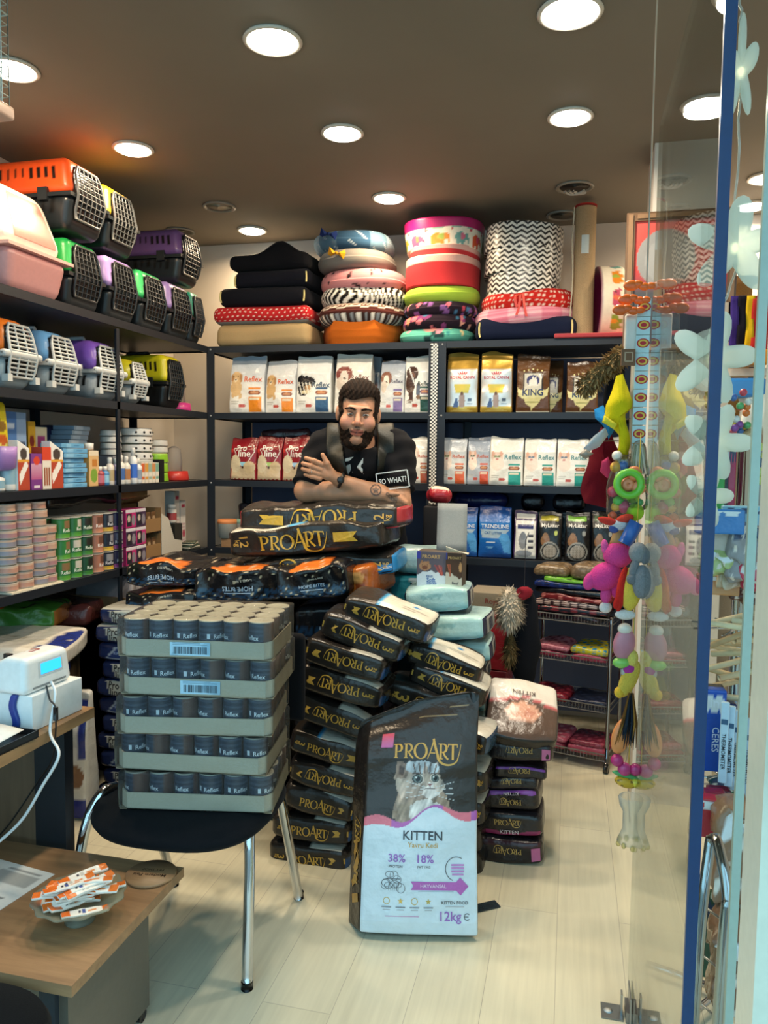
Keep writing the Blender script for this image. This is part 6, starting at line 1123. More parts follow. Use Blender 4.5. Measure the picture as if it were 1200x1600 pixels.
p0 = W(12, 1172, z=ZD); t = T('document_tray', 'black tray holding white paper on the desk corner', 'tray', (p0[0]-.06, p0[1]-.02, ZD+.001), ang)
m = MB(); bb(m, -.12, .07, -.14, .12, 0, .004, '1a1b1e'); bb(m, .066, .07, -.14, .12, 0, .02, '1a1b1e'); bb(m, -.12, .07, .116, .12, 0, .02, '1a1b1e'); O(m, 'tray', 'plastic', t)
O(slab(MB(), lambda u, v: np.stack([-.11+.16*u, -.13+.22*v, .018+.004*np.sin(u*4)+.014*v], 1), 6, 6, .0012, 'e4e8e6'), 'paper', 'paper', t)
p0 = W(3, 1130, z=ZD); X(lathe(MB(), [(.03, 0), (.036, .012), (.03, .03), (.001, .034)], 20, 'd5dcdc'), 'tape_roll', 'paper', 'white paper roll between the blue handle and the tray', 'paper roll', (p0[0]-.012, p0[1]+.045, ZD+.001), 0)

# ------------------------------------------------------------------ low table in the front left corner
ZT2 = .36
t = T('low_table', 'low walnut table on castors with a dark side panel in the near left corner', 'table', (-1.4, 1.61, 0), 0)
O(bb(MB(), -.45, .395, -.245, .247, ZT2-.026, ZT2), 'tabletop', M_WOOD, t)
O(bb(MB(), .33, .352, -.20, .135, .035, ZT2-.027, '5d5a52'), 'side_panel', 'satin', t)
O(bb(MB(), .29, .3295, -.215, -.20, .035, ZT2-.027, '25303c'), 'edge_post', 'satin', t)
O(bb(MB(), -.43, -.408, -.20, .135, .035, ZT2-.027, '5d5a52'), 'side_panel', 'satin', t)
for x in (.335, -.42):
    for y in (-.17, .115): O(tube(MB(), [(x-.01, y, .0175), (x+.01, y, .0175)], .0175, 14, '1b1b1d'), 'castor', 'plastic', t)
c0 = W(125, 1437, z=ZT2)
t = T('glass_dish', 'scalloped footed glass dish of sachets on the low table', 'dish', (c0[0], c0[1], ZT2+.0005))
fl = lambda V: V*np.stack([1+.035*np.sin(12*np.arctan2(V[:, 1], V[:, 0]))*np.clip((np.hypot(V[:, 0], V[:, 1])-.05)/.05, 0, 1)]*2+[np.ones(len(V))], 1)
m = MB(); lathe(m, [(.001, .0), (.036, .0), (.03, .008), (.014, .016), (.014, .03), (.05, .036), (.088, .05), (.108, .062), (.106, .066), (.086, .055), (.05, .041), (.001, .037)], 72, (.80, .82, .70), fn=fl); O(m, 'bowl', 'clear', t)
rs = random.Random(8)
for k in range(30):
    m = MB(); L = .105+.012*rs.random(); u0 = .16+.1*rs.random(); a = art('ece8e0', ('r', 0, 0, u0, 1, 'dd6a1e'), ('r', 1-u0*.8, 0, 1, 1, 'd8702a'), ('r', .36, .3, .40, .7, '3a3a4a'), ('r', .44, .2, .52, .8, '4a5a9a' if k % 3 == 0 else 'c9c2b8'), ('r', .56, .35, .74, .6, 'dd8a4a'))
    Bx(m, L, .025, .007, .0025, lambda P, k=k: P+wav(P, .003, 60, 320+k)[:, None]*np.array([0, 0, 1])).all('e6e0d6', (8, 3, 1), U=a, Un=(40, 8))
    th = k/19*5; X(m, 'treat_sachet', 'gloss', 'orange and white sachet in the glass dish', 'sachet', (c0[0]+rs.uniform(-.05, .05)*(1-k/60), c0[1]+rs.uniform(-.055, .055)*(1-k/60), ZT2+.047+.0017*k), R_(35+rs.uniform(-28, 28)), 'sachets piled in the glass dish', (R_(rs.uniform(-9, 9)), R_(rs.uniform(-9, 9))))
c1 = W(236, 1366, z=ZT2+.004); t = T('wooden_coaster', 'round wooden coaster with dark lettering by the far corner of the low table', 'coaster', (c1[0], c1[1], ZT2+.0008))
m = MB(); lathe(m, [(.0, 0), (.066, 0), (.067, .005), (.066, .008), (.0, .008)], 40, 'a5825a'); O(m, 'disc', M_WOOD, t)
m = MB()
for s, w, y in (('Modern Pati', .09, .012), ('PET SHOP', .06, -.014)): V, Fs = fit(s, w); m.add(np.stack([V[:, 0], V[:, 1]+y, 0*V[:, 0]+.0086], 1), Fs, '3a2a1c', 0, False)
m.xf(Matrix.Rotation(PI+.15, 4, 'Z')); O(m, 'lettering', 'matte', t)
cs = [W(78, 1366, z=ZT2), W(-2, 1436, z=ZT2), W(-70, 1400, z=ZT2), W(0, 1352, z=ZT2)]
m = MB(); grid(m, lambda u, v: np.stack([-.21+.3*u, -.11+.22*v, 0*u+.0012], 1), 40, 30, art('dfe4e4', ('r', .50, .62, .95, .86, 'a9adad'), ('r', .55, .9, .9, .925, '8a8f92'), ('p', [(.45, .2), (.9, .35), (.9, .4), (.45, .3)], '70767a'), ('p', [(.55, .12), (.85, .22), (.8, .3), (.55, .2)], '9aa0a2'), ('e', .6, .36, .05, .05, '5d6266')))
bb(m, -.21, .09, -.11, .11, 0, .001, 'dfe4e4'); X(m, 'printed_sheet', 'paper', 'white printed sheet on the low table at the left edge', 'paper', (cs[0][0]-.09, cs[0][1]-.095, ZT2+.0005), R_(-8))
c2 = W(-70, 1590, z=.40); t = T('stool', 'black padded stool seat in the bottom left corner', 'stool', (c2[0]-.02, c2[1]-.02, 0))
m = MB(); lathe(m, [(.001, .30), (.16, .30), (.185, .315), (.19, .335), (.18, .355), (.12, .362), (.001, .363)], 40, '111316', sq=.85); O(m, 'seat', 'fabric', t)
m = MB(); tube(m, [(0, 0, .02), (0, 0, .30)], .02, 12, '8a8d92')
for k in range(5): tube(m, [(0, 0, .05), (.17*math.cos(k*1.257), .17*math.sin(k*1.257), .012)], .012, 8, '1a1b1e')
O(m, 'base', 'steel', t)
# ---- wire cage in the top left corner
c3 = W(18, 178, y=1.79); t = T('bird_cage', 'pale wire bird cage with a pink tray hanging at the top left edge', 'bird cage', (c3[0]-.165, 1.64, c3[2]+.02))
m = MB(); w, hh = .155, .36
for i in range(13):
    a = -w+2*w*i/12
    for s in (-1, 1): tube(m, [(a, s*w, 0), (a, s*w, hh)], .0014, 5, 'b9d4d4', caps=False); tube(m, [(s*w, a, 0), (s*w, a, hh)], .0014, 5, 'b9d4d4', caps=False)
for j in range(15):
    z = hh*j/14; r = .0026 if j in (0, 14, 9) else .0013; tube(m, [(-w, -w, z), (w, -w, z), (w, w, z), (-w, w, z), (-w, -w, z)], r, 5, 'b9d4d4', caps=False)
for s in (-1, 1): tube(m, curve([(s*w, s*w, hh), (s*.06, s*.06, hh+.05), (0, 0, hh+.07)], 4), .0025, 5, 'b9d4d4'); tube(m, curve([(s*w, -s*w, hh), (s*.06, -s*.06, hh+.05), (0, 0, hh+.07)], 4), .0025, 5, 'b9d4d4')
O(m, 'cage_wire', 'satin', t)
m = MB(); Bx(m, .33, .33, .035, .008).all('d8b3a0', (3, 3, 2)); m.xf(Matrix.Translation((0, 0, -.034))); O(m, 'tray', 'plastic', t)
O(tube(MB(), [(0, 0, hh+.065), (0, 0, CEIL-c3[2]-.02)], .003, 6, '9a9a98'), 'hanger', 'metal', t)
# ------------------------------------------------------------------ wire rack of packed dog clothes
RRZ = R_(-15.6); ro = np.array([-.185, 3.829]); rx = np.array([math.cos(RRZ), math.sin(RRZ)]); ry = np.array([-rx[1], rx[0]])
RW, RD = .406, .25; TZ = [.055, .29, .515, .71]
def rp(a, b, z): q = ro+rx*a+ry*b; return (q[0], q[1], z)
t = T('wire_rack', 'chrome wire rack on castors stacked with packed dog clothes', 'rack', (*ro, 0), RRZ)
for a in (0, RW):
    for b in (0, RD):
        m = MB(); tube(m, curve([(a, b, .05), (a, b, .4), (a, b, .72), (a, b+(.015 if b == 0 else -.015), .745)], 4), .0095, 10, '9da1a6'); O(m, 'post', 'chrome', t)
        m = MB(); tube(m, [(a-.011, b, .022), (a+.011, b, .022)], .022, 14, '1b1b1d'); tube(m, [(a, b, .03), (a, b, .055)], .008, 8, '2a2a2c'); O(m, 'castor', 'plastic', t)
for z in TZ:
    m = MB()
    for zz, r in ((z, .003), (z+.032, .0034)): tube(m, [(0, 0, zz), (RW, 0, zz), (RW, RD, zz), (0, RD, zz), (0, 0, zz)], r, 6, 'a5a8ac')
    for i in range(1, 26): tube(m, [(RW*i/26, 0, z+.032), (RW*i/26, 0, z), (RW*i/26, RD, z), (RW*i/26, RD, z+.032)], .0014, 5, '8f9296', caps=False)
    O(m, 'wire_shelf', 'metal', t)
def pack(label, a, b, z, w, d, h, c, c2=None, mt='gloss', rz=0.0, seed=0, wr=.008, group='film packed dog clothes on the wire rack'):
    m = MB(); f = art(c, ('f', lambda U, V: np.sin(U*23+seed)*np.sin(V*19+seed*2) > .35, c2)) if c2 else c
    Bx(m, w, d, h, h*.4, lambda P: (lambda Q: Q)(P*np.stack([1-.06*(P[:, 1]/d*2)**4, 1-.1*(P[:, 0]/w*2)**4, 1-.35*np.abs(P[:, 0]/w*2)**5], 1)+np.stack([0*P[:, 0], 0*P[:, 0], (wav(P, wr, 20, seed))*np.clip(P[:, 2]/h, .1, 1)], 1))).all(c, (14, 9, 3), U=f, Un=(34, 22), F=f, Fn=(34, 5))
    return X(m, 'clothes_pack', mt, label, 'packed clothes', rp(a, b, z), RRZ+rz, group)
z0 = TZ[3]+.004
for k, (c, c2, h, lab, w) in enumerate((('1a1a22', '4a2a34', .035, 'black and maroon pack lying lowest on the top wire shelf', .38), ('232028', '8a3038', .03, 'dark checked pack with red trim on the top wire shelf', .36), ('2c1a20', 'c9b0a8', .03, 'maroon pack with white flecks on the top wire shelf', .34), ('6d1f24', 'd0837a', .035, 'red and white fleece pack under the blue one', .35), ('14141a', '1c2028', .03, 'black pack under the blue one', .36), ('1b2f6e', '13131a', .03, 'royal blue and black pack in the heap', .33), ('6fb03a', '3a5a26', .022, 'bright green pack in the heap', .30))):
    pack(lab, .2+.012*((k*3) % 5-2), .105, z0, w, .2, h, c, c2, seed=400+k, rz=R_((k*7) % 9-4)); z0 += h*.96
pack('tan fleece pack in crackling film, left on top of the heap', .10, .085, z0+.001, .18, .15, .06, '6d5a42', '8a755a', seed=410)
pack('tan fleece pack in crackling film, right on top of the heap', .29, .085, z0+.001, .19, .16, .075, '6a5844', '87735c', seed=411)
for k, (a, z, w, h, c, c2, lab) in enumerate(((.10, TZ[2]+.006, .19, .03, '8a2c48', 'c07a8a', 'maroon and pink pack on the second wire shelf'), (.11, TZ[2]+.037, .18, .03, 'c07886', '9a4a5c', 'pale pink pack lying on the maroon one'), (.30, TZ[2]+.006, .18, .03, '9a2f4c', 'b86078', 'crimson pack under the yellow and blue one'), (.30, TZ[2]+.037, .19, .035, 'b9b02c', '2f7fa0', 'yellow and blue pack on the second wire shelf'),
        (.10, TZ[1]+.006, .2, .045, '7c1626', 'a83a48', 'deep red pack on the third wire shelf'), (.30, TZ[1]+.006, .2, .04, '1c2236', '2c344c', 'navy pack on the third wire shelf'), (.10, TZ[0]+.006, .2, .035, '9a3a4c', 'b85a6a', 'dark pink pack on the lowest wire shelf'), (.11, TZ[0]+.042, .2, .035, 'b85468', 'd08a98', 'lighter pink pack on the dark pink one'), (.30, TZ[0]+.006, .2, .04, 'a8485c', 'c4707e', 'rose pack at the right of the lowest wire shelf'), (.30, TZ[0]+.047, .18, .03, '7a2a3c', 'a04a5c', 'wine red pack on the rose one'))):
    pack(lab, a, .12, z, w, .2, h, c, c2, seed=420+k, rz=R_((k*5) % 7-3))
# coats and boxes left of the rack
def furball(mb, c, r, col, col2, n=260, ln=.035, seed=0):
    rg = np.random.default_rng(seed); ell(mb, c, r, col, 16, 10)
    for k in range(n):
        d = rg.normal(size=3); d /= np.linalg.norm(d); p = np.array(c)+d*np.array(r)*.9; e = p+(d+np.array([rg.normal()*.3, rg.normal()*.3, -.55+rg.normal()*.3]))*ln; s = np.cross(d, [0, .3, 1.0]); s /= np.linalg.norm(s)+1e-9
        mb.add([p-s*.006, p+s*.006, e], [(0, 1, 2)], col if k % 3 else col2, 0, False)
c0 = W(800, 950, y=3.42); t = T('dog_coat', 'dark hooded dog coat with cream fur trim hanging beside the wire rack', 'dog coat', (c0[0], c0[1], c0[2]))
m = MB(); furball(m, (-.01, 0, .0), (.055, .04, .085), 'cfc2ae', 'e6dccb', 900, .03, 1); O(m, 'fur_trim', 'plush', t)
m = MB(); ell(m, (.05, .0, .07), (.03, .03, .035), '8a2430', fn=lambda V: V+wav(V, .012, 60, 2)[:, None]); O(m, 'bow', 'fabric', t)
m = MB(); ell(m, (.055, .05, -.15), (.075, .045, .25), '17191f', 18, 12, fn=lambda V: V+wav(V, .014, 20, 3)[:, None]); O(m, 'body', 'fabric', t)
m = MB(); furball(m, (-.005, .02, -.19), (.03, .03, .07), '6d5a3a', '8a7550', 420, .025, 4); O(m, 'cuff', 'plush', t)
O(tube(MB(), [(.05, .04, .09), (.05, .04, .30), (.05, .30, .31)], .0018, 6, '1a1b20'), 'hook', 'metal', t)
c1 = W(765, 943, y=3.55); h1 = c1[2]-.04
for k, (zc, hh, c, lab) in enumerate(((0, .30, '4a2026', 'dark red carton on the floor left of the wire rack'), (.302, .20, '6d2028', 'red shiny carton above the dark red one'), (.504, max(.05, h1-.506), 'a02a34', 'bright red pack under the grey brown box'), (h1, .09, '8f8573', 'grey brown box with faint red lettering left of the fur coat'))):
    m = MB(); b = Bx(m, .19, .2, hh-.002, .006); b.all(c, (3, 3, 3)); 
    if k == 3: b.decal(fit('Royal', .07), '-y', (.02, .005), 1, '8a4038')
    X(m, 'carton', 'gloss' if k in (1, 2) else 'card', lab, 'carton', (c1[0], 3.66, zc+.001), R_(-4))

# ------------------------------------------------------------------ poster on the pillar
a, b = W(980, 333, y=3.405), W(1146, 548, y=3.405); w, h = b[0]-a[0], a[2]-b[2]
t = T('framed_poster', 'framed red and grey poster with a white circle on the pillar', 'poster', ((a[0]+b[0])/2, 3.42, b[2]))
f = .034
for nm, q in (('frame', None),):
    m = MB()
    for x0, x1, z0_, z1_ in ((-w/2, -w/2+f, 0, h), (w/2-f, w/2, 0, h), (-w/2+f, w/2-f, 0, f), (-w/2+f, w/2-f, h-f, h)): bb(m, x0, x1, -.015, .015, z0_, z1_, '6d5138'); bb(m, x0+.008, x1-.008, -.02, .0, z0_+.008, z1_-.008, '8a6a4c')
    O(m, 'frame', 'satin', t)
cxp = (W(1037, 398, y=3.41)[0]-(a[0]+b[0])/2+w/2)/w; czp = (W(1037, 398, y=3.41)[2]-b[2])/h
m = MB(); grid(m, lambda u, v: np.stack([(u-.5)*(w-2*f+.004), 0*u-.006, f+v*(h-2*f)], 1), 70, 90, art('c23a38', ('g', .62, 1, 'cf4038', 'd2524a'), ('g', .42, .62, '4a4c50', 'cc3a38'), ('g', 0, .42, '3a3d44', '4a4c50'), ('e', cxp, czp, .125/w*1.08, .122/h*1.1, '8f8d8a'), ('e', cxp+.02, czp-.02, .10/w*1.05, .1/h*1.08, '9b9996'))); O(m, 'print', 'paper', t)

# ------------------------------------------------------------------ glass door, standing open towards the street
GX, GY0, GY1, GZ = .205, 1.238, 2.19, 2.37
mp = MAT('pane'); nt = mp.node_tree; gn_ = nt.nodes.new('ShaderNodeNewGeometry'); mr = nt.nodes.new('ShaderNodeMapRange'); mr.inputs['To Min'].default_value = 1.5; mr.inputs['To Max'].default_value = 1/1.5
nt.links.new(gn_.outputs['Backfacing'], mr.inputs['Value']); nt.links.new(mr.outputs['Result'], [n for n in nt.nodes if n.type == 'FRESNEL'][0].inputs['IOR'])
t = T('glass_door', 'frameless glass door standing open with a blue painted front edge', 'door', (GX, (GY0+GY1)/2, 0)); cy = (GY0+GY1)/2
O(bb(MB(), -.005, .005, GY0-cy+.006, GY1-cy, .012, GZ, (.93, .97, .95)), 'glass_pane', 'pane', t)
O(bb(MB(), -.0085, .0085, GY0-cy-.004, GY0-cy+.006, .012, GZ, '0d3b68'), 'blue_edge', 'satin', t)
m = MB(); HB = 2.09; bb(m, -.02, .02, HB-cy-.05, HB-cy+.012, .002, .03, '8f9498'); bb(m, -.011, -.0075, HB-cy-.06, HB-cy+.02, .0, .075, 'a4a8ab'); bb(m, .0075, .011, HB-cy-.06, HB-cy+.02, .0, .075, 'a4a8ab'); O(m, 'floor_hinge', 'metal', t)
c0 = W(966, 1592, z=.01); t = T('floor_bracket', 'small drilled metal bracket on the floor at the foot of the glass door', 'bracket', (.158, 2.075, .0006))
m = MB(); bb(m, -.035, .022, -.03, .03, 0, .003, '8f979c'); bb(m, .015, .02, -.01, .012, .003, .06, 'a9aeb0'); O(m, 'plate', 'metal', t)
m = MB(); lathe(m, [(.012, .0032), (.001, .0034)], 20, 'd5dad8', c=(-.016, 0, 0)); O(m, 'screw', 'satin', t)

# ------------------------------------------------------------------ goods hanging from nylon lines at the hinge side of the glass door
def wp(px, py, y=2.3): q = W(px, py, y=y); return np.array([min(q[0], .19) if y > 2.12 and y < 2.6 else q[0], q[1], q[2]])
def lineup(mb, q, o): tube(mb, [q-o, np.array([q[0], q[1], CEIL])-o], .0007, 4, 'b9b9b4', caps=False)
GH = 'goods hanging in a column beside the glass door'
def hookto(t, q, rz):                          # the wire that ties a hanging thing to the rod
    d = Matrix.Rotation(-rz, 3, 'Z') @ Vector((.197-q[0], 2.36-q[1], .01)); O(tube(MB(), [(0, 0, 0), tuple(d)], .0011, 5, '8a8a86', caps=False), 'tie_wire', 'metal', t)
def hang(name, label, cat, px, py, y=2.3, cord=True):
    q = wp(px, py, y); t = T(name, label, cat, tuple(q), YAW*.6, GH); hookto(t, q, YAW*.6)
    return t, q
def U(px): return px/1200*2.13                 # metres per photo pixel at the column
X(tube(MB(), [(.197, 2.36, .5), (.197, 2.36, CEIL)], .0025, 8, 'b5b2a8'), 'hanging_rod', 'metal', 'thin grey rod from the ceiling carrying the hanging goods', 'rod')
for k in range(9):                              # strip of pale blue cards with red ovals
    zt = W(1003, 466+28.4*k, y=2.28)[2]; t = T('product_card', 'pale blue carded pack with a red oval, %s in the hanging strip' % ['topmost', 'second down', 'third down', 'fourth down', 'fifth down', 'sixth down', 'seventh down', 'eighth down', 'last'][k], 'carded pack', (.196-.0003*k, 2.29, zt-.049), 0, 'pale blue cards in a hanging strip')
    O(bb(MB(), -.028, .008, -.006, .006, 0, .048, 'b9d6da'), 'card', 'paper', t); m = MB()
    V, Fs = DISC; m.add(np.stack([V[:, 0]*.034-.009, 0*V[:, 0]-.0068, V[:, 1]*.026+.026], 1), Fs, 'b32a34', 0, False); V, Fs = ringsh(.16, 20, .36, .3); m.add(np.stack([V[:, 0]*.030-.009, 0*V[:, 0]-.0074, V[:, 1]*.026+.026], 1), Fs, 'd9b84a', 0, False); O(m, 'oval', 'paper', t)
for k, (px, py, c) in enumerate(((1000, 446, 'e06a1e'), (992, 468, 'e0641c'), (983, 484, 'd8601a'))):
    t, q = hang('paw_toy', ['upper', 'middle', 'lower'][k]+' bright orange flat toy at the top of the hanging column', 'pet toy', px, py, 2.3-.02*k)
    m = MB(); 
    for a, r in ((0, .022), (1, .016), (2, .016), (3, .014)): ell(m, (-.024+.018*a, 0, .004*math.sin(a*2)), (r, .007, r*.7), c, 12, 8)
    O(m, 'body', 'plastic', t)
t, q = hang('blister_pack', 'clear and white blister pack above the brown tag', 'pack', 986, 520); m = MB(); Bx(m, .035, .02, .10, .005).all('d5d2ca', (3, 2, 8)); m.xf(Matrix.Translation((0, 0, -.05))); O(m, 'pack', 'gloss', t)
t, q = hang('wooden_tag', 'square brown tag with a paler frame below the blister pack', 'tag', 983, 558, 2.27); m = MB(); bb(m, -.022, .016, -.004, .004, -.024, .022, '7a5a44'); V, Fs = ribbon([(-.012, -.012), (.008, -.012), (.008, .012), (-.012, .012), (-.012, -.012)], .005); m.add(np.stack([V[:, 0], 0*V[:, 0]-.005, V[:, 1]], 1), Fs, 'b59a80', 0, False); O(m, 'tag', 'card', t)
X(tube(MB(), curve([(.178, 2.335, 1.88), (.176, 2.335, 1.7), (.179, 2.335, 1.5)], 6), [.017]*13, 10, 'cfc8b8'), 'cup_strip', 'satin', 'cream knotted strip hanging behind the yellow garment', 'strip', group=GH)
def cloth(mb, px, c, amp=.01, th=.012, y=2.34, seed=0, col2=None):   # a hanging garment as a padded outline
    P = np.array([wp(a, b, y) for a, b in px]); return P
def garment(name, label, cat, outline, y, c, seed, mt='fabric', thick=.045, wr=.01, parts=()):
    P = np.array([[W(a, b, y=y)[0], W(a, b, y=y)[2]] for a, b in outline]); P[:, 0] = np.minimum(P[:, 0], .182); ce = P.mean(0); t = T(name, label, cat, (ce[0], y, ce[1]), 0, GH); Q = P-ce; hookto(t, (ce[0], y), 0)
    def shell(Q, c, th, sd):
        m = MB(); n = len(Q); k = 5; D = np.concatenate([np.linspace(Q[i], Q[(i+1) % n], 4, endpoint=False) for i in range(n)]); n = len(D); V = []; 
        ctr = D.mean(0)
        for s in (-1, 1):
            for j in range(k+1):
                f = math.cos(j/k*PI/2) if True else 1; f = 1-(j/k)**1.0*.999; yy = s*th*math.sqrt(max(0, 1-f*f*.98))*.5
                R2 = ctr+(D-ctr)*f; V.append(np.stack([R2[:, 0], np.full(n, yy), R2[:, 1]], 1))
        V = np.concatenate(V); V[:, 1] += wav(V, wr*1.6, 38, sd); V[:, [0, 2]] += np.stack([wav(V, wr*.5, 30, sd+1), wav(V, wr*.5, 30, sd+2)], 1)
        Fs = ringF(n, k)+[tuple(q[::-1]) for q in ringF(n, k, off=(k+1)*n)]; m.add(V, Fs, c); return m
    O(shell(Q, c, thick, seed), 'body', mt, t)
    for nm, ol, c2, th in parts:
        P2 = np.array([[W(a, b, y=y-.02)[0], W(a, b, y=y-.02)[2]] for a, b in ol]); P2[:, 0] = np.minimum(P2[:, 0], .17); m = shell(P2-ce, c2, th, seed+9); m.xf(Matrix.Translation((0, -.03, 0))); O(m, nm, mt, t)
    return t
garment('dog_coat', 'maroon quilted dog coat hanging in the column', 'dog coat', [(958, 690), (972, 720), (960, 770), (946, 792), (915, 784), (908, 765), (925, 700), (945, 660)], 2.42, '6d1420', 501, thick=.07)
t = garment('dog_coat', 'black dog jacket with a tan fur hood at the top of the hanging garments', 'dog coat', [(975, 560), (978, 640), (950, 690), (938, 660), (946, 600), (962, 570)], 2.42, '15161b', 502, thick=.06)
m = MB(); q0 = W(945, 578, y=2.38); ce = np.array(t.location)
for k in range(5): q = W(968-13*k, 556+11*k, y=2.38); furball(m, q-ce, (.022, .02, .024), '8a7048', 'b09668', 240, .016, 30+k)
O(m, 'fur_hood', 'plush', t)
garment('dog_sweater', 'bright yellow dog sweatshirt hanging in front of the black jacket', 'dog coat', [(962, 588), (972, 586), (990, 628), (988, 640), (978, 642), (983, 690), (978, 732), (962, 728), (965, 680), (955, 662), (945, 655), (948, 630)], 2.30, 'd8c41c', 503, thick=.05, parts=(('stripe', [(944, 650), (962, 664), (958, 672), (940, 660)], 'e0d040', .02),))
garment('dog_sweater', 'small blue garment under the yellow sweatshirt', 'dog coat', [(944, 632), (950, 655), (960, 668), (952, 686), (944, 672), (931, 655), (930, 640)], 2.33, '2a86c4', 504, thick=.04)
garment('dog_boot', 'silver grey padded sleeve with a sequin edge pointing left', 'dog clothes', [(946, 668), (950, 680), (934, 700), (914, 708), (910, 702), (926, 682)], 2.29, 'b5b8bc', 505, 'satin', .03, parts=(('fur_cuff', [(912, 702), (926, 708), (914, 718), (902, 712)], '8f867a', .03),))
garment('dog_bandana', 'small raspberry pink garment below the maroon coat collar', 'dog clothes', [(950, 716), (958, 735), (948, 748), (936, 736), (940, 722)], 2.28, 'cf3f62', 506, thick=.03)
# rattle toys in clear bags
def toyring(mb, c, R, r, col, ax=(R_(90), 0)): 
    a = np.linspace(0, 2*PI, 25); M = Euler((ax[0], 0, ax[1])).to_matrix(); tube(mb, [np.array(c)+np.array(M @ Vector((R*math.cos(x), R*math.sin(x), 0))) for x in a], r, 10, col, caps=False)
rt = random.Random(4)
for (px, py, R, r, c, lab) in ((983, 756, 24, 6, '6fc23a', 'lime green rubber ring among the hanging toys'), (981, 757, 11, 6, 'e0865a', 'salmon rubber ring inside the lime ring'), (991, 740, 12, 6, 'dd8050', 'salmon ring above the lime ring'), (998, 762, 11, 6, 'e08a5c', 'salmon ring right of the lime ring')):
    t, q = hang('ring_toy', lab, 'pet toy', px, py, 2.2+.012*(R < 20)); m = MB(); toyring(m, (0, 0, 0), U(R-r), U(r), c); O(m, 'ring', 'plastic', t)
for (px, py, r, c, lab) in ((989, 777, 10, '9fcf3a', 'small lime ball under the rings'), (992, 800, 14, 'a4d03a', 'large lime ball at the foot of the toy bags'), (958, 768, 9, 'd84a6a', 'pink ball in the toy bags'), (966, 783, 8, '5ac24a', 'green spiky ball in the toy bags'), (975, 792, 9, 'd85a7a', 'rose spiky ball in the toy bags'), (962, 792, 7, 'e0b03a', 'yellow spiky ball in the toy bags'), (974, 728, 8, '2f6fc0', 'blue ball at the top of the toy bags'), (962, 730, 9, 'e0a83a', 'amber ball at the top of the toy bags'), (957, 806, 7, 'e0643a', 'orange ball beside the plush bird'), (1000, 735, 7, '2a3aa0', 'dark blue ball beside the salmon ring'), (1001, 785, 6, '3aa05a', 'green ball against the glass'), (964, 712, 8, 'e8e0d4', 'white ball at the neck of the toy bags')):
    t, q = hang('ball_toy', lab, 'pet toy', px, py, 2.25); m = MB(); spk = 'spiky' in lab; ell(m, (0, 0, 0), (U(r),)*3, c, 18, 12, fn=(lambda V: V*(1+.16*(np.sin(V[:, :1]*900)*np.sin(V[:, 1:2]*900)*np.sin(V[:, 2:]*900) > .1))) if spk else None); O(m, 'ball', 'fabric' if 'large' in lab else 'plastic', t)
for k, (px, py, w, h, lab) in enumerate(((972, 762, 44, 100, 'left clear header bag of small balls'), (996, 745, 30, 110, 'right clear header bag gathered at the top'))):
    t, q = hang('toy_bag', lab, 'bag of pet toys', px, py, 2.255); m = MB(); Bx(m, U(w), .06, U(h), .02, lambda P, h=h: P*np.stack([1-.5*np.clip(P[:, 2]/U(h)-.6, 0, 1)*2]*2+[np.ones(len(P))], 1)+wav(P, .005, 60, 510)[:, None]).all((.93, .93, .9), (10, 5, 14)); m.xf(Matrix.Translation((0, 0, -U(h)/2))); O(m, 'bag', 'film', t)
    m = MB()
    for i in range(7): tube(m, [(U(2)*(i-3), 0, U(h)/2-.01), (U(5)*(i-3), -.02, U(h)/2-.09)], .0035, 6, ['b5b39a', '8f9a80', 'd5d0c0'][i % 3])
    O(m, 'gathered_neck', 'gloss', t)
def plush(label, px, py, c, parts, y=2.24, name='plush_toy'):
    t, q = hang(name, label, 'plush toy', px, py, y)
    for nm, dx, dz, rx_, rz_, col, ro in parts:
        m = MB(); ell(m, (U(dx), -.004*abs(dx)**.3, -U(dz)), (U(rx_), U(min(rx_, rz_))*.85, U(rz_)), col, 18, 12, M=Matrix.Rotation(R_(ro), 4, 'Y')); O(m, nm, 'plush', t)
    return t
plush('red, white and blue plush bird hanging above the pink plush', 965, 812, 0, (('wing', -16, 2, 16, 6, 'c83a30', 14), ('wing', 10, -2, 14, 7, 'cc4434', -16), ('body', 2, 8, 15, 9, 'c9c4c8', 0), ('head', -6, 14, 8, 7, '4a5a94', 0)), 2.22)
plush('bright pink plush cat lying across the hanging column', 955, 900, 0, (('head', 8, -34, 23, 20, 'd4468c', 10), ('ear', -12, -46, 6, 13, 'dc5a9a', -8), ('ear', 26, -44, 6, 9, 'd4468c', 20), ('body', -10, 0, 27, 22, 'cf3f88', -30), ('leg', -34, 8, 10, 15, 'd4468c', 20), ('leg', -8, 30, 9, 14, 'd04a8c', 0), ('arm', 8, 10, 10, 24, 'c63a80', 5), ('paw', -8, 50, 10, 9, 'd8d4d4', 0)))
plush('red and yellow plush with orange spots beside the pink plush', 982, 918, 0, (('body', 4, 0, 16, 36, 'd8bc4a', 6), ('side', -11, 2, 8, 36, 'bf2a22', 8), ('spot', 4, 20, 6, 6, 'c23a20', 0), ('spot', 8, -18, 5, 6, 'c8482a', 0), ('foot', -4, 42, 16, 8, 'd5d2d0', 0), ('arm', -16, 20, 6, 14, 'b8241e', 20)), 2.19)
plush('grey plush elephant hanging against the glass over the yellow plush', 996, 890, 0, (('head', 0, -26, 14, 16, '84888c', 0), ('trunk', -6, -2, 7, 16, '767a80', 12), ('body', 6, 18, 14, 26, '7c8086', 0), ('ear', 9, -22, 8, 13, '70747a', 0), ('arm', -8, 14, 9, 9, '6d7177', 0)), 2.16)
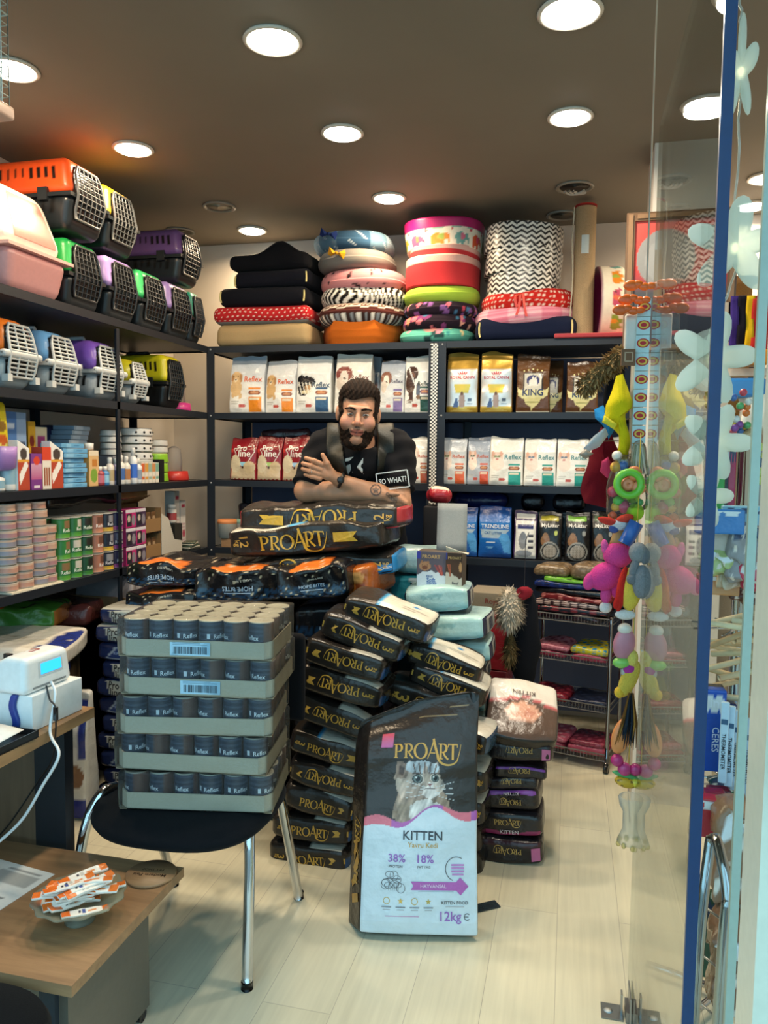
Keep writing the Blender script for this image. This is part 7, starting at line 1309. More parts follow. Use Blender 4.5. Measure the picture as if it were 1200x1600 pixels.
t, q = hang('tube_toy', 'tilted royal blue tube above the pink plush', 'pet toy', 985, 833, 2.2); m = MB(); tube(m, [(-U(8), 0, -U(17)), (U(9), 0, U(17))], U(11), 14, '1f5aa8'); O(m, 'tube', 'plastic', t)
t, q = hang('card_toy', 'tan feather card beside the blue tube', 'pet toy', 966, 836, 2.24); m = MB(); slab(m, lambda u, v: np.stack([U(-14+26*u+10*v), -.01*np.sin(u*3)+0*v, U(-16+34*v)], 1), 4, 4, .003, 'b08a5a'); O(m, 'card', 'paper', t)
for (px, py, lab, cat, parts) in ((975, 1012, 'packed pink pot toy with a green base and white top', 'pet toy', (('top', 0, -30, 11, 9, 'd6d2c8', 0), ('pot', 0, -6, 17, 26, 'b87888', 8), ('patch', 4, -22, 8, 6, 'b85a3a', 0), ('base', -2, 24, 15, 9, '7fbf5a', 0), ('tail', 2, 38, 6, 8, 'a9aaa4', 0))), (983, 1055, 'yellow plush banana with a violet heart in a clear bag', 'pet toy', (('body', 0, 6, 13, 32, 'c9b04a', 22), ('top', 4, -26, 9, 14, 'd0c060', 10), ('heart', 0, -10, 11, 9, 'a83a8c', -20), ('tip', -14, 28, 8, 9, 'd9b03a', 0))), (975, 1150, 'flat orange fabric disc with dark feathers', 'pet toy', (('disc', -4, 0, 15, 30, 'd88a52', 14),)), (976, 1198, 'cluster of three magenta balls on a green strap', 'pet toy', (('ball', -12, -10, 10, 10, 'b52a72', 0), ('ball', 0, 4, 11, 11, 'bd3a7a', 0), ('ball', 17, 4, 10, 10, 'b52a72', 0), ('strap', 2, 14, 22, 5, '4a9a5a', 15))), (978, 1222, 'yellow ring toy with black dots under the magenta balls', 'pet toy', (('ring', 0, 0, 18, 9, 'cfa42a', 12), ('head', 14, 0, 9, 8, 'd8c83a', 0)))):
    t, q = hang('hanging_toy', lab, cat, px, py, 2.2)
    for nm, dx, dz, rx_, rz_, col, ro_ in parts:
        m = MB(); ell(m, (U(dx), 0, -U(dz)), (U(rx_), U(min(rx_, rz_, 9)), U(rz_)), (lambda V, col=col: np.where((np.sin(V[:, :1]*14)*np.sin(V[:, 2:]*9) > .55), lin('1f1a14'), lin(col))) if 'dots' in lab and nm == 'ring' else col, 28 if 'dots' in lab else 16, 18 if 'dots' in lab else 11, M=Matrix.Rotation(R_(ro_), 4, 'Y')); O(m, nm, 'plush' if 'plush' in lab else 'satin', t)
t, q = hang('feather_toy', 'bundle of dark and tan feathers hanging by the orange disc', 'pet toy', 985, 1130, 2.18); m = MB(); fr = random.Random(6)
for k in range(26): x = fr.uniform(-14, 12); tube(m, [(U(x*.3), 0, U(48)), (U(x), fr.uniform(-.01, .01), U(0)), (U(x*1.3-4), fr.uniform(-.012, .012), U(-fr.uniform(26, 46)))], [.0012, .0032, .0008], 4, fr.choice(['1b1c22', '23303e', '6d4a26', 'a3763a', '15161a']))
O(m, 'feathers', 'hair', t)
t, q = hang('clear_holder', 'clear plastic spool shaped holder at the foot of the hanging column', 'holder', 988, 1285, 2.19)
m = MB(); lathe(m, [(.03, -.06), (.034, -.056), (.028, -.04), (.02, -.02), (.02, .03), (.03, .05), (.034, .07), (.03, .075)], 20, (.86, .9, .88), caps=False)
O(m, 'spool', 'clear', t); m = MB()
for k in range(8): ell(m, (.03*math.cos(k*.8), .03*math.sin(k*.8), -.062+.004*(k % 2)), (.007, .007, .009), (.9, .88, .6), 8, 6)
O(m, 'beads', 'clear', t)
X(slab(MB(), lambda u, v: np.stack([.192+.0*u, 2.205+.012*u, .62+.95*v], 1), 1, 12, .0015, 'c9b02a'), 'yellow_ribbon', 'satin', 'narrow yellow ribbon hanging by the edge of the glass door', 'ribbon', (-.008, 0, 0))

# ------------------------------------------------------------------ right of the door: string of starfish lights, post and display goods
YS = 1.40
def starfish(c, r, a0, flat=1.0, arms=5):
    m = MB(); n = 60; k = 6; V = []
    for s in (1, -1):
        for j in range(k+1):
            f = 1-j/k
            for i in range(n):
                th = 2*PI*i/n+a0; rr = r*(.40+.60*(.5+.5*math.cos(arms*(th-a0)))**.85)*f; V.append((rr*math.sin(th)*flat, s*.010*math.sqrt(1-f*f*.97), rr*math.cos(th)))
    m.add(V, ringF(n, k)+[tuple(q[::-1]) for q in ringF(n, k, off=(k+1)*n)], (.86, .95, .90)); return m
cord = [W(1155, -20, y=YS), W(1158, 25, y=YS)]
for k, (px, py, r, a, fl, lab) in enumerate(((1158, 108, 80, .0, .30, 'frosted starfish light seen edge on at the top of the string'), (1150, 385, 74, .1, 1.0, 'large frosted starfish light in front of the poster edge'), (1113, 560, 72, .25, .9, 'frosted starfish light half behind the blue door edge'), (1118, 690, 60, .35, .95, 'frosted starfish light over the coloured beads'), (1106, 775, 50, .3, .8, 'lowest frosted starfish light beside the blue door edge'))):
    q = W(px, py, y=YS); q[0] = max(q[0], .222); t = T('starfish_light', lab, 'string light', tuple(q), R_(6*k-10), 'starfish lights on the hanging string'); m = starfish(q, r/1200*1.33, a, fl); O(m, 'star', 'silicone', t)
    m = MB(); ell(m, (0, .014, 0), (.008, .006, .011), (1, .86, .5), 10, 7); O(m, 'bulb', 'glow3', t); cord += [q+np.array([0, .016, .05]), q+np.array([0.004, .018, -.04])]
o = Vector(cord[0]); cc = curve([np.array(c) for c in cord], 5); m = MB(); nrm = np.arange(len(cc)); tube(m, cc+np.stack([.0022*np.sin(nrm*1.9), .0022*np.cos(nrm*1.9), 0*nrm], 1), .0022, 6, (.8, .88, .88)); X(m, 'light_cord', 'clear', 'twisted clear cord carrying the starfish lights', 'cord')
for a, b, y, c, wd, lab, nm in (((1193, -10), (1156, 1620), 1.30, 'a5bcb2', .0065, 'thin mint green upright strip right of the starfish lights', 'trim_2'),):
    p, q = W(*a, y=y), W(*b, y=y); S(bb(MB(), (p[0]+q[0])/2-wd, (p[0]+q[0])/2+wd, y-.006, y+.006, 0, CEIL, c), nm, 'satin')
p, q = W(1198, 60, y=.98), W(1158, 1400, y=.98); xq = W(1182, 900, y=.98)[0]; S(bb(MB(), xq, xq+.10, .90, .98, 0, CEIL, 'd9d9c6'), 'trim_3', 'satin')
a, b = W(1180, 830, y=.885), W(1200, 1275, y=.885); m = MB(); pts = [(0, -.01), (0, -.255), (.035, -.34), (.09, -.36), (.09, 0)]
m.add([(x, -.009, z) for x, z in pts]+[(x, .009, z) for x, z in pts], [tuple(range(5)), tuple(range(5, 10))[::-1]]+[(i, i+5, (i+1) % 5+5, (i+1) % 5) for i in range(5)], '9a9f4a', 0, False)
m.add([(.02, -.0095, -.255), (.05, -.0095, -.30), (.07, -.0095, -.29), (.03, -.0095, -.235)], [(0, 1, 2, 3)], 'd2b83a', 0, False)
X(m, 'foam_board', 'plush', 'olive green felt board fixed on the mint post at the right edge', 'board', (max(a[0], xq+.01), .885, a[2]))
# wall shelf with leashes, at the back right
def wr(px, py, y): return W(px, py, y=y)
p = wr(1145, 545, 3.3); q = wr(1215, 545, 3.3)
t = T('wall_rail', 'cream slatted rail carrying leashes behind the starfish lights', 'rail', (p[0]-.02, 3.38, p[2]-.1)); O(bb(MB(), 0, .55, -.02, .02, .10, .135, 'd8cbb8'), 'rail', 'satin', t); O(bb(MB(), 0, .55, -.02, .02, .0, .03, 'd8cbb8'), 'rail', 'satin', t); O(bb(MB(), .0, .03, .02, .05, -1.9, .3, 'bfb3a0'), 'upright', 'satin', t)
O(bb(MB(), .5, .53, .02, .05, -1.9, .3, 'bfb3a0'), 'upright', 'satin', t)
for k, (px, c, lab) in enumerate(((1150, '3a2a6e', 'purple'), (1161, '1c1a22', 'black'), (1174, 'd8b01f', 'yellow'), (1183, 'b8302c', 'red'), (1192, '2f3a80', 'dark blue'), (1198, 'c0342e', 'scarlet'))):
    q = wr(px, 462, 3.33); m = MB(); slab(m, lambda u, v, k=k: np.stack([(u-.5)*.03, .008*np.sin(v*9+k)+0*u, -.215+.215*v], 1), 3, 12, .01, c); X(m, 'leash', 'fabric', lab+' leash hanging from the cream rail', 'leash', (q[0], 3.335, q[2]), 0, 'leashes on the cream rail')
q = wr(1163, 462, 3.52); t = T('scratching_post', 'short sisal post with a flat round top beyond the leashes', 'scratching post', (q[0], 3.62, q[2]-.62)); m = MB(); lathe(m, [(.05, 0), (.05, .68), (.07, .69), (.072, .71), (.001, .712)], 22, ['a8824e', 'a8824e', 'c49a6a', 'c49a6a', 'c49a6a']); O(m, 'post', 'rope', t); O(bb(MB(), -.12, .12, -.12, .12, -1.3, -.001, '8a7a66'), 'base', 'card', t)
for px, py, w, h, c, lab in ((1172, 557, .15, .06, 'd98a22', 'orange plastic tray on the cream rail'), (1166, 605, .15, .075, '2f7cc0', 'bright blue plastic tray under the cream rail'), (1190, 640, .12, .16, 'd5d6cc', 'white tulle bundle right of the beads')):
    q = wr(px, py, 3.2); m = MB(); Bx(m, w, .1, h, .015, lambda P, c=c: P+(wav(P, .012, 40, 530)[:, None] if c == 'd5d6cc' else 0)).all(c, (6, 4, 6)); X(m, 'plastic_tray' if c != 'd5d6cc' else 'tulle_bundle', 'plastic', lab, 'display goods', (q[0], 3.26, q[2]-h/2))
GR = 'goods on the display stand right of the glass door'
q0 = wr(1140, 1240, 2.15); t = T('display_stand', 'chrome display stand with spokes right of the glass door', 'display stand', (q0[0]+.01, 2.2, 0))
pole = MB(); tube(pole, [(0, 0, .05), (0, 0, 1.58)], .0175, 16, 'a9b6c4'); O(pole, 'pole', 'chrome', t)
for z, n, L in ((.62, 8, .1), (1.05, 8, .12), (.03, 5, .2)):
    m = MB()
    for k in range(n): a = 2*PI*k/n+.3; tube(m, [(0, 0, z), (L*math.cos(a), L*math.sin(a), z)], .003 if z > .1 else .01, 6, 'b9bdc2')
    O(m, 'spokes', 'chrome', t)
sx, sy = q0[0]+.01, 2.2
rg = random.Random(11)
PAL = ['c94a5a', '4a7ac0', 'd9b84a', '5aa86a', 'e0e0d8', '8a4a9a', 'd87a3a', '3a3a44', '7ac0d8', 'b58a5c']
for gi, (px, py, n, lab) in enumerate(((1135, 640, 34, 'upper'), (1158, 668, 12, 'lower'))):
    c0 = wr(px, py, 2.05); t = T('bead_bunch', lab+' bunch of many coloured beads beside the starfish light', 'beads', tuple(c0), 0, GR)
    for k in range(n):
        m = MB() if k == 0 else m; ell(m, (rg.uniform(-.045, .05)*(1 if gi == 0 else .5), rg.uniform(-.03, .03), rg.uniform(-.045, .045)*(1 if gi == 0 else .5)), (.0095,)*3, rg.choice(PAL), 9, 6)
    O(m, 'beads', 'plastic', t)
c0 = wr(1190, 672, 2.0)
m = MB(); [ell(m, (rg.uniform(-.02, .02), 0, -.02*k), (.011,)*3, 'c9d07a', 10, 7) for k in range(7)]; X(m, 'bead_bunch', 'plastic', 'pale lime string of beads at the right edge', 'beads', tuple(c0), 0, GR)
for k, (px, py, L, a) in enumerate(((1150, 690, .16, 14), (1148, 700, .15, 6), (1155, 683, .14, 22), (1160, 962, .22, 18), (1140, 978, .14, -4), (1150, 994, .2, 12), (1130, 1004, .12, 3), (1140, 1014, .16, -8), (1165, 1020, .2, 10), (1150, 1034, .24, 14), (1175, 1000, .14, -3), (1125, 1050, .14, -6), (1160, 1052, .16, 8), (1180, 975, .12, 2), (1178, 1040, .12, -12), (1135, 1068, .12, 0), (1145, 1090, .12, 4))):
    q = wr(px, py, 1.98+.04*(k % 4)); q[0] = max(q[0], .27+.04*(k % 3)); m = MB(); dx, dz = math.cos(R_(a))*L/2, math.sin(R_(a))*L/2; tube(m, [(-dx*.7, .02*((k*3) % 5-2), -dz), (dx*.7, -.02*((k*3) % 5-2), dz)], .0075, 10, ['cbb894', 'd6c8a4', 'b8a27c'][k % 3]); X(m, 'wooden_perch', 'matte', 'pale wooden perch stick of the loose bundle on the display stand', 'perch', tuple(q), 0, 'wooden perch sticks on the display stand')
for k, (px, py, w, h, c, y, lab, cat) in enumerate(((1124, 765, .04, .14, '3fa04a', 2.1, 'green bottle behind the lowest starfish', 'bottle'), (1138, 750, .03, .2, '1a1a20', 2.14, 'black collar strip next to the green bottle', 'collar'), (1147, 750, .02, .19, 'b83a62', 2.14, 'pink patterned collar strip', 'collar'), (1178, 750, .025, .18, '3a2468', 2.16, 'dark violet collar strip', 'collar'), (1190, 755, .02, .17, '9a8f86', 2.17, 'grey collar strip at the right edge', 'collar'),
        (1130, 817, .11, .06, '3a78b8', 1.95, 'blue and white header card pack', 'pack'), (1175, 815, .12, .07, '8ab8cc', 2.0, 'pale blue header card pack', 'pack'), (1128, 850, .09, .09, 'b5a89a', 1.98, 'clear bag of small bones', 'pack'), (1168, 868, .07, .14, '8d8a8c', 1.96, 'grey film bag of toys', 'pack'), (1128, 885, .09, .07, 'a9b87a', 1.97, 'yellow green film bag of toys', 'pack'), (1150, 890, .06, .10, 'c0b09a', 2.0, 'cream film bag of toys', 'pack'), (1186, 905, .07, .08, 'c03a52', 1.96, 'red film ball toy', 'pack'), (1188, 868, .05, .06, 'b8c03a', 1.97, 'lime ball toy at the right edge', 'pack'), (1127, 918, .1, .05, 'c08a5a', 2.02, 'orange cat picture card', 'pack'), (1172, 925, .09, .07, '5a3a30', 2.05, 'brown striped film pack', 'pack'),
        (1118, 1150, .055, .2, '1f4fae', 1.9, 'blue carded pack with white lettering', 'pack'), (1136, 1160, .05, .17, '202a5a', 1.94, 'navy carded pack behind the blue one', 'pack'), (1115, 1112, .06, .1, '17191e', 1.93, 'black card above the blue pack', 'pack'), (1150, 1250, .12, .08, '1f4450', 2.0, 'dark teal film pack below the thermometers', 'pack'), (1112, 1290, .05, .09, 'b0303a', 1.75, 'red and white hooked card, front of three', 'pack'), (1120, 1280, .05, .09, '7a2438', 1.79, 'dark red hooked card, middle of three', 'pack'), (1128, 1275, .05, .09, '5a2034', 1.83, 'wine hooked card, rear of three', 'pack'), (1145, 1292, .06, .14, '1f5a3a', 1.98, 'dark green rolled mat', 'mat'),
        (1170, 1345, .13, .2, '8a6a52', 1.72, 'crinkled brown foil bag behind the chrome frame, upper', 'bag'), (1165, 1440, .11, .16, '9aa09c', 1.74, 'clear crate film pack in the middle', 'pack'), (1170, 1530, .13, .18, '7a5a44', 1.62, 'crinkled brown foil bag near the floor', 'bag'), (1120, 1480, .06, .2, '2a4a38', 1.8, 'dark green pack low behind the door edge', 'pack'))):
    q = wr(px, py, y); q[0] = max(q[0], .222+w/2 if y < 2.15 else q[0]); foil = 'foil' in lab or 'film' in lab
    m = MB(); b = Bx(m, w, .035 if cat != 'bag' else .1, h, .004 if not foil else .015, (lambda P, k=k: P+np.stack([wav(P, .010, 70, 540+k)]*3, 1)) if foil else None); b.all(c, (8, 4, 10), F=art(c, ('r', .1, .72, .9, .92, 'd5dce0' if k % 2 else '2a3a5a'), ('f', lambda U, V, k=k: np.sin(U*17+k)*np.sin(V*13+k*2) > .55, 'd8d0c4' if foil else c)), Fn=(24, 24))
    if 'blue carded' in lab: b.decal(fit('in', .02), '-y', (.0, .07), 1, 'dfe6ee'); b.decal(fit('CERES', .06), '-y', (0.005, -.02), 1, 'c9d8ee', -PI/2)
    X(m, {'bottle': 'green_bottle', 'collar': 'pet_collar', 'bag': 'foil_bag', 'mat': 'rolled_mat'}.get(cat, 'goods_pack'), 'gloss', lab+' right of the glass door', cat, (q[0], y+.05, q[2]-h/2), R_((k*11) % 13-6), GR)
m = None
for k in range(5):
    q = wr(1131+9.5*k, 1160+6*k, 1.86+.012*k); q[0] = max(q[0], .27+.018*k); t = T('thermometer_pack', 'white thermometer pack, %s of the row on the display stand' % ['first', 'second', 'third', 'fourth', 'last'][k], 'thermometer', tuple(q), R_(-14), 'white thermometer packs'); m = MB()
    b = Bx(m, .018, .012, .19, .003); b.all('b9cfe0', (2, 2, 4)); V, Fs = fit('THERMOMETER', .085); 
    b.decal((V, Fs), '-y', (0, -.02), 1, '2a3038', -PI/2); b.decal(rect2(.014, .012), '-y', (0, .05), 1, '3a5a7a'); m.xf(Matrix.Translation((0, 0, -.095))); O(m, 'pack', 'paper', t)
pts = [W(1078, 1640, y=1.50), W(1092, 1480, y=1.52), W(1108, 1330, y=1.55), W(1113, 1312, y=1.55), W(1122, 1320, y=1.52), W(1137, 1400, y=1.46), W(1130, 1480, y=1.45), W(1112, 1640, y=1.44)]
pts = [np.array([max(p[0], .235), p[1], max(p[2], .0)]) for p in pts]; pts[0][2] = pts[-1][2] = 0.012
t = T('chrome_stand', 'bent chrome tube frame standing on the floor right of the glass door', 'frame', (pts[3][0], pts[3][1], 0)); o = np.array(t.location); O(tube(MB(), curve([p-o for p in pts], 8), .0105, 12, 'a3a9ad'), 'tube', 'chrome', t)
m = MB()
for k in range(6): z = .12+.1*k; tube(m, [(pts[1][0]-o[0]+.005, .03, z), (pts[6][0]-o[0]+.01, -.02, z)], .0025, 6, 'b5b8ba')
O(m, 'cross_wires', 'metal', t)
# ------------------------------------------------------------------ the man leaning on the sacks
PO = W(560, 642, y=3.10); PS = float(np.dot(PO-_C, _f))/F_PX; PRZ = R_(15.6)
def L(px, py, dy=0.0): return np.array([(px-560)*PS, dy, -(py-642)*PS])     # photo offsets -> the man's own axes (x right, y away, z up)
class SDF:                                      # smooth blend of tapered limbs and ellipsoids on a grid
    def __init__(s, lo, hi, h):
        lo, hi = np.minimum(lo, hi), np.maximum(lo, hi); s.lo = np.array(lo, float); s.h = h; s.n = np.ceil((np.array(hi)-s.lo)/h).astype(int)+1; s.f = np.full(s.n, .2, np.float32)
    def win(s, lo, hi, m):
        a = np.clip(np.floor((np.array(lo)-m-s.lo)/s.h).astype(int), 0, s.n-1); b = np.clip(np.ceil((np.array(hi)+m-s.lo)/s.h).astype(int)+1, 1, s.n)
        sl = tuple(slice(i, max(j, i+1)) for i, j in zip(a, b)); ax = [s.lo[i]+s.h*np.arange(sl[i].start, sl[i].stop) for i in range(3)]
        return sl, np.stack(np.meshgrid(*ax, indexing='ij'), -1)
    def put(s, sl, d, k, sub=False):
        f = s.f[sl]
        if sub: d = -d; h = np.clip(.5+.5*(d-f)/k, 0, 1); s.f[sl] = f*(1-h)+d*h+k*h*(1-h)
        else: h = np.clip(.5+.5*(f-d)/k, 0, 1); s.f[sl] = f*(1-h)+d*h-k*h*(1-h)
    def cap(s, a, b, ra, rb, k=.02, sub=False):
        a, b = np.array(a, float), np.array(b, float); r = max(ra, rb); sl, P = s.win(np.minimum(a, b)-r, np.maximum(a, b)+r, k*2+.02); d = b-a
        t = np.clip(((P-a) @ d)/(d @ d+1e-9), 0, 1); s.put(sl, np.linalg.norm(P-a-t[..., None]*d, axis=-1)-(ra+(rb-ra)*t), k, sub); return s
    def ell(s, c, r, k=.02, sub=False, M=None):
        c, r = np.array(c, float), np.array(r, float); m = r.max(); sl, P = s.win(c-m, c+m, k*2+.02); Q = P-c
        if M is not None: Q = Q @ np.array(M.to_3x3())
        q = np.linalg.norm(Q/r, axis=-1); g = np.linalg.norm(Q/(r*r), axis=-1)+1e-9; s.put(sl, q*(q-1)/g, k, sub); return s
    def pts(s): return np.stack(np.meshgrid(*[s.lo[i]+s.h*np.arange(s.n[i]) for i in range(3)], indexing='ij'), -1)
    def mesh(s):
        f = s.f; sg = f < 0; nx, ny, nz = f.shape; cs = np.zeros((nx-1, ny-1, nz-1), np.int8)
        for i in (0, 1):
            for j in (0, 1):
                for k in (0, 1): cs += sg[i:nx-1+i, j:ny-1+j, k:nz-1+k]
        I = np.argwhere((cs > 0) & (cs < 8)); idx = -np.ones(cs.shape, np.int64); idx[tuple(I.T)] = np.arange(len(I)); acc = np.zeros((len(I), 3)); cnt = np.zeros(len(I))
        cn = [(i, j, k) for i in (0, 1) for j in (0, 1) for k in (0, 1)]
        for a in cn:
            for ax in range(3):
                if a[ax]: continue
                b = list(a); b[ax] = 1; fa = f[I[:, 0]+a[0], I[:, 1]+a[1], I[:, 2]+a[2]]; fb = f[I[:, 0]+b[0], I[:, 1]+b[1], I[:, 2]+b[2]]; m = (fa < 0) != (fb < 0)
                t = np.where(m, fa/(fa-fb+1e-12), 0); p = np.tile(np.array(a, float), (len(I), 1)); p[:, ax] += t; acc[m] += p[m]; cnt[m] += 1
        V = s.lo+s.h*(I+acc/cnt[:, None]); Fs = []
        for ax in range(3):
            o1, o2 = (ax+1) % 3, (ax+2) % 3; sa = [slice(0, None)]*3; sb = [slice(0, None)]*3; sa[ax] = slice(0, -1); sb[ax] = slice(1, None)
            E = np.argwhere(sg[tuple(sa)] != sg[tuple(sb)]); E = E[(E[:, o1] > 0) & (E[:, o2] > 0) & (E[:, o1] < f.shape[o1]-1) & (E[:, o2] < f.shape[o2]-1)]
            q = []
            for d1, d2 in ((1, 1), (0, 1), (0, 0), (1, 0)): e = E.copy(); e[:, o1] -= d1; e[:, o2] -= d2; q.append(idx[tuple(e.T)])
            q = np.stack(q, 1); fl = sg[tuple(E.T)]; q[~fl] = q[~fl][:, ::-1]; Fs.append(q)
        return V, np.concatenate(Fs)
    def front(s, x, z, y0=-.5):                 # depth of the first surface met from the front at (x,z)
        xi = np.clip(np.round((x-s.lo[0])/s.h).astype(int), 0, s.n[0]-1); zi = np.clip(np.round((z-s.lo[2])/s.h).astype(int), 0, s.n[2]-1); col = s.f[xi, :, zi] < 0; j = col.argmax(1)
        fa = s.f[xi, np.maximum(j-1, 0), zi]; fb = s.f[xi, j, zi]; return s.lo[1]+s.h*(j-1+fa/(fa-fb+1e-9))
HM = Matrix.Rotation(R_(4), 4, 'Y') @ Matrix.Rotation(R_(8), 4, 'X'); HC = L(560, 646, -.06)
def hp(x, y, z): return HC+np.array(HM @ Vector((x, y, z)))
def head(s, o=0.0):
    s.ell(hp(0, .03, .035), (.079+o, .095+o, .088+o), .02, M=HM); s.ell(hp(0, -.018, -.03), (.068+o, .074+o, .092+o), .03, M=HM); s.ell(hp(0, -.03, -.085), (.053+o, .052+o, .042+o), .03, M=HM)
def face(s):
    head(s); s.cap(hp(-.036, -.083, .022), hp(.036, -.083, .022), .012, .012, .02); s.ell(hp(0, -.09, -.108), (.026, .022, .02), .03, M=HM)
    for q in (-1, 1):
        s.ell(hp(q*.043, -.066, -.036), (.026, .026, .024), .03, M=HM); s.ell(hp(q*.031, -.106, .0), (.019, .016, .011), .012, sub=True, M=HM); s.ell(hp(q*.082, .012, -.008), (.011, .021, .033), .012, M=HM)
    s.cap(hp(0, -.088, .012), hp(0, -.116, -.03), .008, .0125, .012)
    for q in (-1, 1): s.ell(hp(q*.013, -.104, -.036), (.0095, .012, .008), .007, M=HM); s.cap(hp(0, -.098, -.066), hp(q*.024, -.089, -.063), .0065, .003, .006); s.cap(hp(0, -.097, -.078), hp(q*.02, -.088, -.076), .007, .003, .006)
SHL, SHR = L(505, 706, .11), L(622, 702, .09); ELL, ELR = L(478, 768, .02), L(626, 784, -.015); WRL, WRR = L(598, 772, -.055), L(533, 750, -.05)
HIP = L(585, 845, .50)
def torso(s, o=0.0, k=.05):
    s.ell(L(563, 722, .17), (.185+o, .115+o, .12+o), k, M=Matrix.Rotation(R_(-32), 4, 'X')); s.ell(L(570, 765, .26), (.17+o, .11+o, .14+o), k, M=Matrix.Rotation(R_(-38), 4, 'X')); s.ell(L(580, 815, .40), (.165+o, .115+o, .15+o), k, M=Matrix.Rotation(R_(-30), 4, 'X'))
    s.cap(L(520, 690, .12), L(605, 688, .12), .055+o, .055+o, k)
    for a in (SHL, SHR): s.ell(a, (.062+o, .06+o, .06+o), k)
def uparm(s, o=0.0, tL=1.0, tR=1.0, k=.03):
    s.cap(SHL, SHL+(ELL-SHL)*tL, .055+o, .047+o*.9, k); s.cap(SHR, SHR+(ELR-SHR)*tR, .055+o, .047+o, k)
body = SDF(L(450, 575, -.21), L(690, 870, .62), .0032)
torso(body); body.ell(L(562, 722, .035), (.09, .06, .06), .04); body.cap(L(562, 690, .05), L(561, 655, -.02), .062, .056, .03); face(body); uparm(body)
body.cap(ELL, ELL+(WRL-ELL)*.35, .043, .042, .02); body.cap(ELL+(WRL-ELL)*.35, WRL, .042, .027, .02)      # forearm across the front
body.ell(L(614, 779, -.055), (.04, .019, .028), .015, M=Matrix.Rotation(R_(14), 4, 'Y'))
for j, (a, b, c) in enumerate((((622, 777), (634, 784), (637, 793)), ((621, 781), (631, 789), (633, 797)), ((618, 785), (627, 793), (628, 800)), ((614, 787), (621, 795), (622, 801)))):
    body.cap(L(*a, -.062+.012*j), L(*b, -.058+.013*j), .0095, .009, .008); body.cap(L(*b, -.058+.013*j), L(*c, -.045+.012*j), .009, .0075, .006)
body.cap(L(606, 770, -.07), L(622, 770, -.082), .011, .0085, .008)
body.cap(ELR, ELR+(WRR-ELR)*.4, .044, .041, .02); body.cap(ELR+(WRR-ELR)*.4, WRR, .041, .026, .02)      # the other forearm behind it, hand resting on the upper arm
body.cap(WRR, L(518, 742, -.062), .026, .024, .012); body.ell(L(512, 738, -.066), (.034, .015, .030), .012, M=Matrix.Rotation(R_(22), 4, 'Y'))
FING = (((506, 726), (492, 720), (480, 716.5), .0098), ((503, 734), (488, 728), (475.5, 724.5), .0100), ((501, 741), (487, 736.5), (475, 733), .0096), ((502, 748), (490, 745), (479, 742), .0086))
for a, b, c, r in FING: body.cap(L(*a, -.072), L(*b, -.078), r*1.08, r, .005); body.cap(L(*b, -.078), L(*c, -.064), r, r*.82, .004)
body.cap(L(520, 738, -.07), L(513, 724, -.082), .0125, .0112, .007); body.cap(L(513, 724, -.082), L(506, 711, -.08), .0112, .0085, .005)
V, Q = body.mesh()
SK = lin('bd8a6e'); c = np.tile(SK, (len(V), 1)); Hh = (V-HC) @ np.array(HM.to_3x3())
isH = (np.abs(Hh[:, 0]) < .1) & (Hh[:, 2] > -.14) & (Hh[:, 1] < .12)
lips = isH & (Hh[:, 1] < -.075) & (np.abs(Hh[:, 0]) < .025) & (np.abs(Hh[:, 2]+.071) < .0115); c[lips] = lin('9c5a4c'); c[lips & (np.abs(Hh[:, 2]+.071) < .0022)] = lin('5a2c28')
ck = isH & (np.hypot(np.abs(Hh[:, 0])-.045, Hh[:, 2]+.03) < .022) & (Hh[:, 1] < -.04); c[ck] = lin('c48871'); ns = isH & (np.hypot(Hh[:, 0], Hh[:, 2]+.03) < .016) & (Hh[:, 1] < -.1); c[ns] = lin('c0846b')
bw = isH & (Hh[:, 1] < -.06) & (np.abs(np.abs(Hh[:, 0])-.033) < .023) & (np.abs(Hh[:, 2]-.0215-.006*np.cos((np.abs(Hh[:, 0])-.033)*70)+.004) < .0042); c[bw] = lin('2a1c15')
st = isH & (Hh[:, 1] < .02) & (Hh[:, 2] < -.035) & ~lips & (np.hypot(Hh[:, 0]/1.1, Hh[:, 2]+.035) > .03); wt = (np.clip((-.030-Hh[st][:, 2])/.03, 0, 1)*np.clip((np.hypot(Hh[st][:, 0]/1.1, Hh[st][:, 2]+.035)-.028)/.02, 0, 1)*.6)[:, None]; c[st] = c[st]*(1-wt)+lin('3a2a22')*wt
arm = (V[:, 2] < L(0, 700)[2]) & ~isH; c[arm] = lin('b98768')
t = T('person', 'bearded man in a black vest and printed T-shirt leaning on the sacks with folded arms', 'person', tuple(PO), PRZ)
m = MB(); m.add(V, Q, c)
def onskin(sh, cx, cy, sc, col, sdf=body, eps=.0015, mb=None, ro=0.0, flat=False):
    v = rot2(np.asarray(sh[0])*sc, ro); o = L(cx, cy); x = v[:, 0]+o[0]; z = v[:, 1]+o[2]; y = sdf.front(x, z)
    if flat:                                    # a stiff printed patch keeps one gently tilted plane
        gx, gz = np.meshgrid(o[0]+np.linspace(-.064, .064, 15), o[2]+np.linspace(-.036, .036, 9)); gx, gz = gx.ravel(), gz.ravel(); gy = sdf.front(gx, gz); ok = gy < np.median(gy)+.06; A = np.stack([gx[ok], gz[ok], np.ones(ok.sum())], 1); k = np.linalg.lstsq(A, gy[ok], rcond=None)[0]
        y = x*k[0]+z*k[1]+k[2]+(gy[ok]-A @ k).min()*1.05
    mb.add(np.stack([x, y-eps, z], 1), sh[1], col, 0, False)
onskin(ringsh(.12, 22), 588, 764, .042, '5d4a42', mb=m, eps=.002); onskin(STAR, 588, 764, .034, '6a564c', mb=m, eps=.002)
for k in range(4): onskin(ringsh(.2, 10), 606+4*k, 770+4*k, .013, '705a50', mb=m, eps=.002, ro=k)
O(m, 'body', 'skin', t)
